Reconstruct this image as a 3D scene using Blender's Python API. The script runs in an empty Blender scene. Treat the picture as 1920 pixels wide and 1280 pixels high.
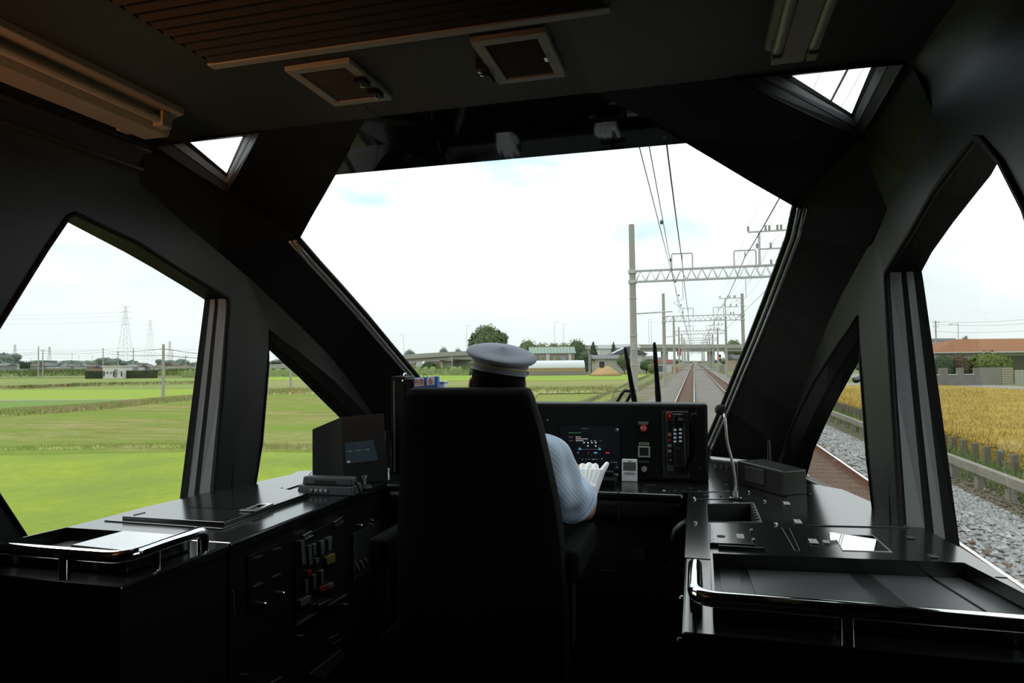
import bpy, bmesh, math, random
from mathutils import Vector, Matrix
from math import sin, cos, pi, radians, sqrt
random.seed(7)
S = bpy.context.scene
COL = S.collection

# ------------------------------------------------------------------ camera
F = 1275.0
CAM = Vector((0.6325, 0.0, 2.55))          # eye point behind the cab, cab centre line is x = 0
TH, PI_, RO = radians(14.951), radians(1.710), radians(0.6)
fw = Vector((-sin(TH)*cos(PI_), cos(TH)*cos(PI_), sin(PI_)))
r0 = Vector((cos(TH), sin(TH), 0)); u0 = r0.cross(fw)
rt = r0*cos(RO) - u0*sin(RO); up_ = r0*sin(RO) + u0*cos(RO)
cd = bpy.data.cameras.new('camera'); cam = bpy.data.objects.new('camera', cd); COL.objects.link(cam)
cam.matrix_world = Matrix((( rt.x, up_.x, -fw.x, CAM.x), (rt.y, up_.y, -fw.y, CAM.y), (rt.z, up_.z, -fw.z, CAM.z), (0,0,0,1)))
cd.sensor_width = 36; cd.lens = 36*F/1920; cd.clip_start = 0.05; cd.clip_end = 4000
S.camera = cam
S.view_settings.view_transform = 'Standard'; S.view_settings.look = 'None'
S.view_settings.gamma = 1; S.view_settings.exposure = 0.0
S.view_settings.use_curve_mapping = False

# ------------------------------------------------------------------ sky
w = bpy.data.worlds.new('sky'); S.world = w; w.use_nodes = True
nt = w.node_tree; nt.nodes.clear()
def N(t, **k):
    n = nt.nodes.new(t)
    for a, b in k.items(): setattr(n, a, b)
    return n
out = N('ShaderNodeOutputWorld'); bg = N('ShaderNodeBackground'); tc = N('ShaderNodeTexCoord')
mp = N('ShaderNodeMapping'); mp.inputs['Scale'].default_value = (1, 1, 2.6); mp.inputs['Location'].default_value = (0.3, 0.1, 0.4)
no = N('ShaderNodeTexNoise'); no.inputs['Scale'].default_value = 2.4; no.inputs['Detail'].default_value = 6; no.inputs['Roughness'].default_value = 0.55
cr = N('ShaderNodeValToRGB')
cr.color_ramp.elements[0].position = 0.36; cr.color_ramp.elements[0].color = (0.70, 1.0, 1.15, 1)
cr.color_ramp.elements[1].position = 0.56; cr.color_ramp.elements[1].color = (2.1, 2.15, 2.15, 1)
nt.links.new(tc.outputs['Generated'], mp.inputs['Vector']); nt.links.new(mp.outputs['Vector'], no.inputs['Vector'])
nt.links.new(no.outputs['Fac'], cr.inputs['Fac'])
sx_ = N('ShaderNodeSeparateXYZ'); mr = N('ShaderNodeMapRange'); mr.inputs['From Min'].default_value = 0.0; mr.inputs['From Max'].default_value = 0.34; mr.interpolation_type = 'SMOOTHSTEP'
hm = N('ShaderNodeMix'); hm.data_type = 'RGBA'; hm.inputs[6].default_value = (0.93, 1.0, 1.0, 1)      # hazier, duller sky toward the horizon
nt.links.new(tc.outputs['Generated'], sx_.inputs[0]); nt.links.new(sx_.outputs['Z'], mr.inputs['Value']); nt.links.new(mr.outputs[0], hm.inputs[0]); nt.links.new(cr.outputs['Color'], hm.inputs[7]); nt.links.new(hm.outputs[2], bg.inputs['Color'])
bg.inputs['Strength'].default_value = 1.0
nt.links.new(bg.outputs['Background'], out.inputs['Surface'])
# veiled sun, high on the left
sd = bpy.data.lights.new('sun', 'SUN'); sd.energy = 1.4; sd.angle = radians(24); sd.color = (1.0, 0.96, 0.88)
so = bpy.data.objects.new('sun', sd); COL.objects.link(so); so.location = (-30, 10, 60)
so.rotation_euler = Vector((0.60, -0.22, -0.77)).to_track_quat('-Z', 'Y').to_euler()
# added warm light behind the camera, tints the left ceiling like a reflection
ld = bpy.data.lights.new('warm_tint_light', 'AREA'); ld.energy = 5.0; ld.size = 0.4; ld.spread = radians(75); ld.color = (1.0, 0.42, 0.17)
lo = bpy.data.objects.new('warm_tint_light', ld); COL.objects.link(lo); lo.location = (-0.85, -0.6, 2.55)
lo.rotation_euler = Vector((-0.12, 1.0, 0.60)).to_track_quat('-Z', 'Y').to_euler()

# ------------------------------------------------------------------ pixel -> place helpers (each with a real plane)
def ray(px, py): return fw + rt*((px-960)/F) + up_*((640-py)/F)
def at(px, py, ax, val):
    d = ray(px, py); return CAM + d*((val-CAM[ax])/d[ax])
def atd(px, py, D): return CAM + ray(px, py)*D
def dep(P): return (Vector(P)-CAM).dot(fw)
def zat(P, py):
    """height on the vertical through P that is seen at row py"""
    P = Vector(P); lo_, hi = P.z-60, P.z+150
    def row(z):
        q = Vector((P.x, P.y, z))-CAM; return 640 - F*q.dot(up_)/q.dot(fw)
    for _ in range(50):
        m = (lo_+hi)/2
        if row(m) > py: lo_ = m
        else: hi = m
    return (lo_+hi)/2
def V(*a): return Vector(a)

# ------------------------------------------------------------------ materials
MATS = {}
KA = 1.0                                   # albedo scale of the materials defined from here on
kc = lambda c: tuple(x*KA for x in c)
def M(name, col, rough=0.6, metal=0.0, emit=0.0, spec=0.5, noise=None, bump=None, coat=0.0, stretch=(1,1,1)):
    if name in MATS: return MATS[name]
    if KA != 1.0 and metal < 0.5 and not emit:
        col = kc(col); spec = min(spec, 0.12) if rough > 0.5 else spec
        if noise: noise = (kc(noise[0]),)+noise[1:3]+((kc(noise[3]),)+noise[4:6] if len(noise) > 3 else ())
    m = bpy.data.materials.new(name); m.use_nodes = True; n = m.node_tree; b = n.nodes['Principled BSDF']
    b.inputs['Base Color'].default_value = (*col, 1); b.inputs['Roughness'].default_value = rough
    b.inputs['Metallic'].default_value = metal; b.inputs['Specular IOR Level'].default_value = spec
    b.inputs['Coat Weight'].default_value = coat
    if emit: b.inputs['Emission Color'].default_value = (*col, 1); b.inputs['Emission Strength'].default_value = emit
    if noise or bump:
        g = n.nodes.new('ShaderNodeNewGeometry'); mpn = n.nodes.new('ShaderNodeMapping'); mpn.inputs['Scale'].default_value = stretch
        n.links.new(g.outputs['Position'], mpn.inputs['Vector'])
    if noise:
        c2, sc, amt = noise[:3]
        t = n.nodes.new('ShaderNodeTexNoise'); t.inputs['Scale'].default_value = sc; t.inputs['Detail'].default_value = 7
        t.inputs['Roughness'].default_value = 0.62
        rp = n.nodes.new('ShaderNodeValToRGB'); rp.color_ramp.elements[0].position = 0.5-amt; rp.color_ramp.elements[1].position = 0.5+amt
        rp.color_ramp.elements[0].color = (*col, 1); rp.color_ramp.elements[1].color = (*c2, 1)
        n.links.new(mpn.outputs['Vector'], t.inputs['Vector']); n.links.new(t.outputs['Fac'], rp.inputs['Fac'])
        last = rp.outputs['Color']
        if len(noise) > 3:                                  # a second, broader patchiness
            c3, sc3, a3 = noise[3:6]
            t2 = n.nodes.new('ShaderNodeTexNoise'); t2.inputs['Scale'].default_value = sc3; t2.inputs['Detail'].default_value = 4
            r2 = n.nodes.new('ShaderNodeMapRange'); r2.inputs['From Min'].default_value = 0.5-a3; r2.inputs['From Max'].default_value = 0.5+a3
            mx = n.nodes.new('ShaderNodeMix'); mx.data_type = 'RGBA'
            n.links.new(mpn.outputs['Vector'], t2.inputs['Vector']); n.links.new(t2.outputs['Fac'], r2.inputs['Value'])
            n.links.new(r2.outputs['Result'], mx.inputs[0]); n.links.new(last, mx.inputs[6]); mx.inputs[7].default_value = (*c3, 1)
            last = mx.outputs[2]
        n.links.new(last, b.inputs['Base Color'])
    if bump:
        sc, st = bump
        t = n.nodes.new('ShaderNodeTexNoise'); t.inputs['Scale'].default_value = sc; t.inputs['Detail'].default_value = 5
        bp = n.nodes.new('ShaderNodeBump'); bp.inputs['Strength'].default_value = st; bp.inputs['Distance'].default_value = 1.0/sc
        n.links.new(mpn.outputs['Vector'], t.inputs['Vector']); n.links.new(t.outputs['Fac'], bp.inputs['Height']); n.links.new(bp.outputs['Normal'], b.inputs['Normal'])
    MATS[name] = m; return m
def glass_mat(name, tint=(0.97, 0.99, 0.98), refl=0.08):
    if name in MATS: return MATS[name]
    m = bpy.data.materials.new(name); m.use_nodes = True; n = m.node_tree; n.nodes.clear()
    o = n.nodes.new('ShaderNodeOutputMaterial'); mx = n.nodes.new('ShaderNodeMixShader'); t = n.nodes.new('ShaderNodeBsdfTransparent')
    g = n.nodes.new('ShaderNodeBsdfGlossy'); g.inputs['Roughness'].default_value = 0.0; g.inputs['Color'].default_value = (1, 1, 1, 1)
    t.inputs['Color'].default_value = (*tint, 1)
    lw = n.nodes.new('ShaderNodeLayerWeight'); lw.inputs['Blend'].default_value = 0.5
    pw = n.nodes.new('ShaderNodeMath'); pw.operation = 'POWER'; pw.inputs[1].default_value = 4.5
    ma = n.nodes.new('ShaderNodeMath'); ma.operation = 'MULTIPLY_ADD'; ma.inputs[1].default_value = 0.4; ma.inputs[2].default_value = 0.02
    n.links.new(lw.outputs['Facing'], pw.inputs[0]); n.links.new(pw.outputs[0], ma.inputs[0]); n.links.new(ma.outputs[0], mx.inputs['Fac']); n.links.new(t.outputs[0], mx.inputs[1]); n.links.new(g.outputs[0], mx.inputs[2]); n.links.new(mx.outputs[0], o.inputs['Surface'])
    MATS[name] = m; return m
def stripe_mat(name, c1, c2, freq, axis_rot=(0, 0, 0), rough=0.8, width=0.35, bump=0.0):
    """woven stripes that run with the cloth (object coordinates)"""
    if name in MATS: return MATS[name]
    m = bpy.data.materials.new(name); m.use_nodes = True; n = m.node_tree; b = n.nodes['Principled BSDF']; b.inputs['Roughness'].default_value = rough
    b.inputs['Specular IOR Level'].default_value = 0.2
    uv = n.nodes.new('ShaderNodeUVMap'); sp = n.nodes.new('ShaderNodeSeparateXYZ')
    mu = n.nodes.new('ShaderNodeMath'); mu.operation = 'MULTIPLY'; mu.inputs[1].default_value = freq
    fr = n.nodes.new('ShaderNodeMath'); fr.operation = 'FRACT'; lt = n.nodes.new('ShaderNodeMath'); lt.operation = 'LESS_THAN'; lt.inputs[1].default_value = width
    mx = n.nodes.new('ShaderNodeMix'); mx.data_type = 'RGBA'; mx.inputs[6].default_value = (*c1, 1); mx.inputs[7].default_value = (*c2, 1)
    n.links.new(uv.outputs['UV'], sp.inputs[0]); n.links.new(sp.outputs['X'], mu.inputs[0]); n.links.new(mu.outputs[0], fr.inputs[0]); n.links.new(fr.outputs[0], lt.inputs[0])
    n.links.new(lt.outputs[0], mx.inputs[0]); n.links.new(mx.outputs[2], b.inputs['Base Color'])
    MATS[name] = m; return m

# ------------------------------------------------------------------ mesh builder
ORG = {}
class MB:
    def __init__(s): s.v = []; s.f = []; s.uv = {}
    def add(s, vs, fs):
        k = len(s.v); s.v += [Vector(q) for q in vs]; s.f += [tuple(i+k for i in q) for q in fs]; return s
    def hexa(s, b, t):                                   # two rings of equal length
        n = len(b); fs = [tuple(reversed(range(n))), tuple(range(n, 2*n))]
        fs += [(i, (i+1) % n, n+(i+1) % n, n+i) for i in range(n)]
        return s.add(list(b)+list(t), fs)
    def box(s, c, d, R=None):
        c = Vector(c); x, y, z = [q/2 for q in d]
        b = [V(-x,-y,-z), V(x,-y,-z), V(x,y,-z), V(-x,y,-z)]; t = [q+V(0,0,2*z) for q in b]
        if R is not None: b = [R@q for q in b]; t = [R@q for q in t]
        return s.hexa([c+q for q in b], [c+q for q in t])
    def bx(s, x0, x1, y0, y1, z0, z1): return s.box(((x0+x1)/2, (y0+y1)/2, (z0+z1)/2), (abs(x1-x0), abs(y1-y0), abs(z1-z0)))
    def prism(s, poly, off):
        poly = [Vector(q) for q in poly]; off = Vector(off); return s.hexa(poly, [q+off for q in poly])
    def quad(s, *q): return s.add(q, [tuple(range(len(q)))])
    def grid(s, rows):
        n = len(rows[0]); vs = [q for r in rows for q in r]
        fs = [(i*n+j, i*n+j+1, (i+1)*n+j+1, (i+1)*n+j) for i in range(len(rows)-1) for j in range(n-1)]
        return s.add(vs, fs)
    def tube(s, pts, r, n=8, closed=False, flat=None):
        pts = [Vector(q) for q in pts]; m = len(pts); rs = r if isinstance(r, (list, tuple)) else [r]*m
        def tan(i):
            a = pts[(i-1) % m] if closed or i > 0 else pts[i]; b = pts[(i+1) % m] if closed or i < m-1 else pts[i]
            d = b-a; return d.normalized() if d.length > 1e-9 else V(0,0,1)
        t = tan(0); ref = V(0,0,1) if abs(t.z) < 0.9 else V(1,0,0)
        nx = (ref - t*ref.dot(t)).normalized(); rings = []
        for i in range(m):
            t = tan(i); nx = nx - t*nx.dot(t)
            if nx.length < 1e-6: nx = t.orthogonal()
            nx.normalize(); ny = t.cross(nx)
            rings.append([pts[i] + (nx*cos(2*pi*k/n)+ny*sin(2*pi*k/n))*rs[i] for k in range(n)])
        vs = [q for g in rings for q in g]; fs = []
        for i in range(m if closed else m-1):
            a, b = i*n, ((i+1) % m)*n
            fs += [(a+k, a+(k+1) % n, b+(k+1) % n, b+k) for k in range(n)]
        if not closed: fs += [tuple(reversed(range(n))), tuple(range((m-1)*n, m*n))]
        return s.add(vs, fs)
    def cyl(s, p0, p1, r, r1=None, n=12): return s.tube([p0, p1], [r, r if r1 is None else r1], n)
    def lathe(s, prof, c, R=None, n=20):
        c = Vector(c); vs = []; R = R or Matrix.Identity(3)
        for (r, z) in prof: vs += [c + R@V(r*cos(2*pi*k/n), r*sin(2*pi*k/n), z) for k in range(n)]
        fs = [(i*n+k, i*n+(k+1) % n, (i+1)*n+(k+1) % n, (i+1)*n+k) for i in range(len(prof)-1) for k in range(n)]
        fs += [tuple(reversed(range(n))), tuple(range((len(prof)-1)*n, len(prof)*n))]
        return s.add(vs, fs)
    def ell(s, c, r, n=12, m=8, R=None, jit=0):
        c = Vector(c); R = R or Matrix.Identity(3); vs = []
        for i in range(m+1):
            a = pi*i/m
            for k in range(n):
                j = 1 + random.uniform(-jit, jit); b = 2*pi*k/n
                vs.append(c + R@V(r[0]*sin(a)*cos(b)*j, r[1]*sin(a)*sin(b)*j, -r[2]*cos(a)*j))
        fs = [(i*n+k, i*n+(k+1) % n, (i+1)*n+(k+1) % n, (i+1)*n+k) for i in range(m) for k in range(n)]
        return s.add(vs, fs)
    def build(s, name, mat, parent=None, smooth=None, bevel=0, loc=None, sub=0, solid=0):
        if parent is None:
            if loc is None:
                mnz = min(q.z for q in s.v); o0 = V(sum(q.x for q in s.v)/len(s.v), sum(q.y for q in s.v)/len(s.v), mnz)
            else: o0 = Vector(loc)
        else: o0 = ORG[parent]
        me = bpy.data.meshes.new(name); me.from_pydata([q-o0 for q in s.v], [], s.f); me.validate(); 
        bm = bmesh.new(); bm.from_mesh(me); bmesh.ops.remove_doubles(bm, verts=bm.verts, dist=1e-6)
        bmesh.ops.recalc_face_normals(bm, faces=bm.faces); bm.to_mesh(me); bm.free()
        me.materials.append(mat)
        o = bpy.data.objects.new(name, me); COL.objects.link(o)
        if parent is None: o.location = o0; ORG[o] = o0
        else: o.parent = parent; ORG[o] = o0
        if bevel:
            b = o.modifiers.new('bevel', 'BEVEL'); b.width = bevel; b.segments = 2; b.limit_method = 'ANGLE'; b.angle_limit = radians(40)
        if solid:
            b = o.modifiers.new('solid', 'SOLIDIFY'); b.thickness = solid; b.offset = 0
        if sub:
            b = o.modifiers.new('sub', 'SUBSURF'); b.levels = sub; b.render_levels = sub
        if smooth:
            me.shade_smooth()
            if smooth is not True: me.set_sharp_from_angle(angle=radians(smooth))
        return o
def tag(o, label, cat, group=None, kind=None):
    o['label'] = label; o['category'] = cat
    if group: o['group'] = group
    if kind: o['kind'] = kind
    return o
def struct(o, label=None):
    o['kind'] = 'structure'
    if label: o['label'] = label
    return o
def empty(name, loc, label=None, cat=None, group=None):
    o = bpy.data.objects.new(name, None); COL.objects.link(o); o.location = loc; o.empty_display_size = 0.05; ORG[o] = Vector(loc)
    if label: tag(o, label, cat, group)
    return o
def copy_tree(o, loc=None, parent=None):
    c = o.copy(); COL.objects.link(c)
    if parent is not None: c.parent = parent
    if loc is not None: c.location = loc
    for ch in list(o.children): copy_tree(ch, None, c)
    return c
def text(name, body, P, size, mat, parent, right=V(1,0,0), upv=V(0,0,1), ext=0.0005, align='CENTER'):
    cu = bpy.data.curves.new(name, 'FONT'); cu.body = body; cu.size = size; cu.extrude = ext; cu.align_x = align; cu.align_y = 'CENTER'
    cu.materials.append(mat); o = bpy.data.objects.new(name, cu); COL.objects.link(o)
    right = right.normalized(); nrm = right.cross(upv).normalized(); u = nrm.cross(right)
    o0 = ORG[parent]; P = Vector(P)-o0
    o.matrix_local = Matrix(((right.x, u.x, nrm.x, P.x), (right.y, u.y, nrm.y, P.y), (right.z, u.z, nrm.z, P.z), (0,0,0,1)))
    bpy.context.view_layer.update(); me = bpy.data.meshes.new_from_object(o.evaluated_get(bpy.context.evaluated_depsgraph_get())); me.name = name; me.materials.clear(); me.materials.append(mat); m2 = bpy.data.objects.new(name, me); COL.objects.link(m2)
    m2.matrix_local = o.matrix_local.copy(); m2.parent = parent; ORG[m2] = o0; bpy.data.objects.remove(o); bpy.data.curves.remove(cu)
    return m2
def lerp(a, b, t): return Vector(a)*(1-t) + Vector(b)*t
def hole_fill(outer, holes):
    """planar-ish polygon with holes -> (verts, tris)"""
    bm = bmesh.new(); es = []
    for loop in [outer]+holes:
        vs = [bm.verts.new(q) for q in loop]; es += [bm.edges.new((vs[i], vs[(i+1) % len(vs)])) for i in range(len(vs))]
    bmesh.ops.triangle_fill(bm, use_beauty=True, use_dissolve=False, edges=es)
    bm.verts.index_update(); v = [q.co.copy() for q in bm.verts]; f = [tuple(x.index for x in g.verts) for g in bm.faces]; bm.free(); return v, f
ORD = ['nearest', 'second', 'third', 'fourth', 'fifth', 'sixth', 'seventh', 'eighth', 'ninth', 'tenth', 'eleventh', 'twelfth', 'thirteenth', 'fourteenth', 'fifteenth', 'sixteenth', 'seventeenth', 'eighteenth', 'nineteenth', 'twentieth']

# ------------------------------------------------------------------ palette
BLK = M('black_paint', (0.005, 0.005, 0.0045), 0.46, spec=0.15, bump=(900, 0.03))
TOPM = M('console_black', (0.008, 0.008, 0.008), 0.17, spec=0.8)
WALLM = M('wall_charcoal', (0.010, 0.0105, 0.0105), 0.42, spec=0.28)
CEILM = M('ceiling_olive', (0.019, 0.018, 0.014), 0.65)
FRM = M('frame_satin', (0.16, 0.165, 0.17), 0.45, spec=0.4)
RUB = M('rubber_black', (0.005, 0.005, 0.005), 0.55, spec=0.12)
BEAD = M('bead_satin', (0.22, 0.23, 0.23), 0.33, 0.85)
CHR = M('chrome', (0.85, 0.85, 0.85), 0.06, 1.0)
STL = M('steel', (0.6, 0.6, 0.6), 0.25, 1.0)
CREAM = M('cream_paint', (0.26, 0.235, 0.19), 0.55)
VENTM = M('vent_grey', (0.27, 0.275, 0.26), 0.6)
DARK = M('void_black', (0.006, 0.006, 0.006), 0.7)
LABM = M('label_grey', (0.25, 0.26, 0.27), 0.5)
LABW = M('label_edge', (0.6, 0.6, 0.6), 0.5)
GL = glass_mat('pane_glass')

# ================================================================== THE CAB
ZC, ZCE, ZFL = 2.0325, 3.332, 1.13
# windshield edge, top to bottom (half width, y, z)
WS = [(0.36, 1.955, 3.335), (0.50, 2.10, 3.292), (0.627, 2.22, 3.24), (0.73, 2.315, 3.195), (0.84, 2.413, 3.145), (0.985, 2.556, 3.088), (0.981, 2.712, 3.010), (0.957, 2.866, 2.916), (0.925, 3.042, 2.80),
      (0.879, 3.238, 2.65), (0.825, 3.448, 2.487), (0.765, 3.63, 2.31), (0.70, 3.77, 2.14), (0.66, 3.85, 2.0325)]
CREASE = [(1.224, 2.169, 3.080), (1.222, 2.336, 3.012), (1.205, 2.522, 2.921), (1.165, 2.727, 2.789), (1.141, 2.915, 2.674), (1.129, 3.074, 2.580),
          (1.110, 3.237, 2.450), (1.081, 3.401, 2.293), (1.045, 3.56, 2.12), (1.025, 3.63, 2.0325)]
def XB(y): return 1.238 - 0.19*max(0, y-2.47) if y > 2.47 else 1.238
def bulge(z): return 0.15*min(1, max(0, (3.24-z)/1.0))
def wrow(i, n=13):
    W, Y, Z = WS[i]; return [V(W*t, Y+bulge(Z)*(1-t*t), Z) for t in [(-1+2*k/(n-1)) for k in range(n)]]
# floor, ceiling, rear of the saloon
struct(MB().bx(-1.4, 1.4, -2.6, 3.9, ZFL-0.06, ZFL).build('floor', M('floor_black', (0.008, 0.008, 0.008), 0.7)), 'black cab floor')
c = MB().bx(-1.36, 1.36, -2.6, 1.957, ZCE, ZCE+0.04)
struct(c.build('ceiling', CEILM), 'dark olive cab ceiling')
struct(MB().bx(-1.4, 1.4, -2.66, -2.6, ZFL, ZCE).build('wall_back', M('saloon_brown', (0.10, 0.06, 0.035), 0.6)), 'dark saloon wall behind the camera')
t = MB()
for x0, x1, in ((-1.36, -0.32), (0.36, 1.36)): t.bx(x0, x1, 0.06, 1.957, ZCE-0.0015, ZCE+0.001)
struct(t.build('trim_1', M('ceiling_panel', (0.017, 0.016, 0.013), 0.6)), 'flat ceiling side panels')

def side(s, nm):
    X = lambda y, z, x=None: V(s*(XB(y) if x is None else x), y, z)
    hole = [(1.70, 3.03), (1.81, 3.006), (1.95, 2.978), (2.155, 2.908), (2.30, 2.865), (2.425, 2.825), (2.43, 2.80), (2.395, 2.45), (2.336, 2.02), (1.57, 2.02), (1.43, 2.25), (1.37, 2.42), (1.45, 2.65), (1.60, 2.90), (1.675, 3.015)] if s < 0 else \
           [(1.695, 3.03), (1.81, 3.006), (1.95, 2.978), (2.155, 2.908), (2.30, 2.865), (2.425, 2.825), (2.43, 2.80), (2.395, 2.45), (2.336, 2.02), (1.48, 2.02), (1.33, 2.25), (1.27, 2.42), (1.36, 2.62), (1.47, 2.826), (1.564, 2.94), (1.655, 3.015)]
    H = [X(y, z, 1.238) for y, z in hole]
    outer = [(-2.6, 2.0, 1.238), (-2.6, 3.19, 1.238), (1.957, 3.19, 1.238), (2.169, 3.08, 1.224), (2.336, 3.012, 1.222), (2.486, 2.942, 1.215), (2.455, 2.0, 1.238)]
    v, f = hole_fill([V(s*x, y, z) for y, z, x in outer], [H])
    mb = MB().add(v, f)
    # small front light
    hs = [(2.662, 2.702), (2.724, 2.664), (2.838, 2.605), (2.955, 2.536), (3.081, 2.461), (3.183, 2.387), (3.295, 2.305), (3.425, 2.20), (3.55, 2.02), (2.58, 2.02), (2.617, 2.209), (2.652, 2.538)]
    HS = [X(y, z) for y, z in hs]
    o2 = [V(s*XB(2.455), 2.455, 2.0), V(s*1.215, 2.486, 2.942)] + [V(s*a, b, cc) for a, b, cc in CREASE[2:]]
    o2 += [V(s*1.03, 3.66, 2.0)]
    v, f = hole_fill(o2, [HS]); mb.add(v, f)
    # cove up to the ceiling and wall below the consoles
    mb.grid([[V(s*1.238, y, 3.19) for y in (-2.6, 1.957)], [V(s*1.225, y, 3.26) for y in (-2.6, 1.957)], [V(s*1.19, y, 3.315) for y in (-2.6, 1.957)], [V(s*1.12, y, 3.3315) for y in (-2.6, 1.957)]])
    mb.quad(V(s*1.238, -2.6, ZFL), V(s*1.238, 2.4, ZFL), V(s*1.238, 2.4, 2.01), V(s*1.238, -2.6, 2.01))
    mb.quad(V(s*1.238, 2.4, ZFL), V(s*1.0, 3.9, ZFL), V(s*1.0, 3.9, 2.01), V(s*1.238, 2.4, 2.01))
    mb.quad(V(s*1.235, -2.6, 2.0), V(s*1.39, -2.6, 2.0), V(s*1.39, 1.3, 2.0), V(s*1.235, 1.3, 2.0))
    wall = struct(mb.build('wall_'+nm, WALLM, smooth=30), 'charcoal cab side wall with window openings')
    # joint line between wall panels + raised post
    MB().tube([V(s*1.236, 2.486, 2.94), V(s*1.236, 2.455, 2.035)], 0.0022, 6).build('panel_joint', DARK, wall)
    # big window
    gl = [(1.312, 1.72, 3.02), (1.334, 1.874, 2.989), (1.332, 1.986, 2.958), (1.326, 2.104, 2.919), (1.322, 2.27, 2.862), (1.332, 2.40, 2.822), (1.336, 2.40, 2.79), (1.362, 2.368, 2.43), (1.392, 2.328, 1.985), (1.39, 1.56, 1.985), (1.39, 1.40, 2.25), (1.385, 1.33, 2.42), (1.36, 1.43, 2.66), (1.33, 1.56, 2.90), (1.312, 1.66, 3.01)]
    if s > 0: gl = gl[:9] + [(1.392, 1.45, 1.985), (1.39, 1.28, 2.25), (1.385, 1.22, 2.42), (1.37, 1.32, 2.62), (1.34, 1.44, 2.83), (1.325, 1.53, 2.94), (1.312, 1.64, 3.01)]
    G = [V(s*a, b, cc) for a, b, cc in gl]
    n = len(H); pane = MB().add(G, [tuple(range(n))])
    wn = struct(pane.build('window_%d' % (2 if s < 0 else 3), GL), 'large pentagonal cab side window, %s' % ('left' if s < 0 else 'right'))
    m1 = [lerp(H[i], G[i], 0.42) for i in range(n)]; m2 = [lerp(H[i], G[i], 0.57) for i in range(n)]; m3 = [lerp(H[i], G[i], 0.76) for i in range(n)]
    cl = lambda L: L+[L[0]]
    MB().grid([cl(H), cl([lerp(H[i], G[i], 0.1) for i in range(n)])]).build('gasket', RUB, wn)
    h0 = [lerp(H[i], G[i], 0.1) for i in range(n)]; fa_, fb_ = 6, 9          # front jamb keeps the frame grey; the rest is coloured dark for its shade
    for a_, b_ in ((h0, m1), (m2, m3)):
        MB().grid([a_[fa_-1:fb_], b_[fa_-1:fb_]]).build('window_frame', FRM, wn)
        MB().grid([a_[fb_-1:]+a_[:fa_], b_[fb_-1:]+b_[:fa_]]).build('window_frame_shaded', RUB, wn)
    MB().grid([cl(m1), cl(m2)]).build('gasket', RUB, wn)
    MB().grid([cl(m3), cl(G)]).build('gasket', RUB, wn)
    MB().tube(H, 0.009, 6, closed=True).build('gasket', RUB, wn, smooth=True)
    # small window
    gs = [(1.258, 2.735, 2.618), (1.252, 2.775, 2.592), (1.247, 2.831, 2.556), (1.236, 2.94, 2.491), (1.212, 3.07, 2.393), (1.20, 3.16, 2.33), (1.193, 3.23, 2.285), (1.165, 3.42, 2.13), (1.150, 3.55, 1.99), (1.30, 2.62, 2.0), (1.29, 2.65, 2.209), (1.275, 2.70, 2.538)]
    G = [V(s*a, b, cc) for a, b, cc in gs]; n = len(HS)
    wn = struct(MB().add(G, [tuple(range(n))]).build('window_%d' % (4 if s < 0 else 5), GL), 'small triangular cab window beside the windscreen, %s' % ('left' if s < 0 else 'right'))
    m1 = [lerp(HS[i], G[i], 0.5) for i in range(n)]; m2 = [lerp(HS[i], G[i], 0.6) for i in range(n)]
    MB().grid([cl(HS), cl(m1)]).build('window_frame', WALLM, wn)
    MB().grid([cl(m1), cl(m2)]).build('gasket', RUB, wn)
    MB().grid([cl(m2), cl(G)]).build('window_frame', BLK, wn)
    MB().tube(HS, 0.006, 6, closed=True).build('gasket', RUB, wn, smooth=True)
    # corner trim between windscreen, ceiling and wall, with the triangular roof light
    E = [V(s*a, b, cc) for a, b, cc in WS]; C_ = [V(s*a, b, cc) for a, b, cc in CREASE]
    oa, ob, oc = V(s*1.176, 1.957, 3.318), V(s*0.747, 1.957, 3.328), V(s*1.14, 2.295, 3.228)
    P0 = V(s*1.238, 1.957, 3.19)
    mb = MB()
    mb.add([E[0], V(s*0.60, 1.955, ZCE+0.002), ob, E[2], E[1]], [(0, 1, 2, 3, 4)]); mb.add([V(s*0.6, 1.955, ZCE+0.002), V(s*1.12, 1.955, ZCE+0.001), V(s*1.19, 1.955, 3.317), oa, ob], [(0, 1, 2, 3, 4)])
    mb.add([ob, oc, E[5], E[4], E[3], E[2]], [(0, 1, 2, 3, 4, 5)])
    mb.add([oa, V(s*1.19, 1.955, 3.317), V(s*1.226, 1.955, 3.261), P0, C_[0], oc], [(0, 1, 2, 3, 4, 5)]); mb.add([oc, C_[0], C_[1], E[5]], [(0, 1, 2, 3)])
    mb.add([E[5], C_[1], V(s*1.215, 2.486, 2.942), C_[2], E[6]], [(0, 1, 2, 3, 4)])
    for i in range(6, 13):
        j = min(i-4, 8); mb.add([E[i], C_[j], C_[j+1], E[i+1]], [(0, 1, 2, 3)])
    tr = struct(mb.build('trim_%d' % (2 if s < 0 else 3), BLK), 'black windscreen pillar trim, %s' % ('left' if s < 0 else 'right'))
    ga, gb, gc = V(s*1.124, 2.07, 3.36), V(s*0.923, 2.095, 3.37), V(s*1.11, 2.25, 3.295)
    wn = struct(MB().add([ga, gb, gc], [(0, 1, 2)]).build('window_%d' % (6 if s < 0 else 7), GL), 'little triangular roof light, %s' % ('left' if s < 0 else 'right'))
    ri = lambda t: [lerp(oa, ga, t), lerp(ob, gb, t), lerp(oc, gc, t)]
    MB().grid([cl(ri(0)), cl(ri(0.42))]).build('window_frame', M('lintel_grey', (0.03, 0.03, 0.03), 0.4), wn)
    MB().grid([cl(ri(0.42)), cl(ri(0.48))]).build('gasket', RUB, wn)
    MB().grid([cl(ri(0.48)), cl(ri(0.80))]).build('window_frame', FRM, wn)
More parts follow.
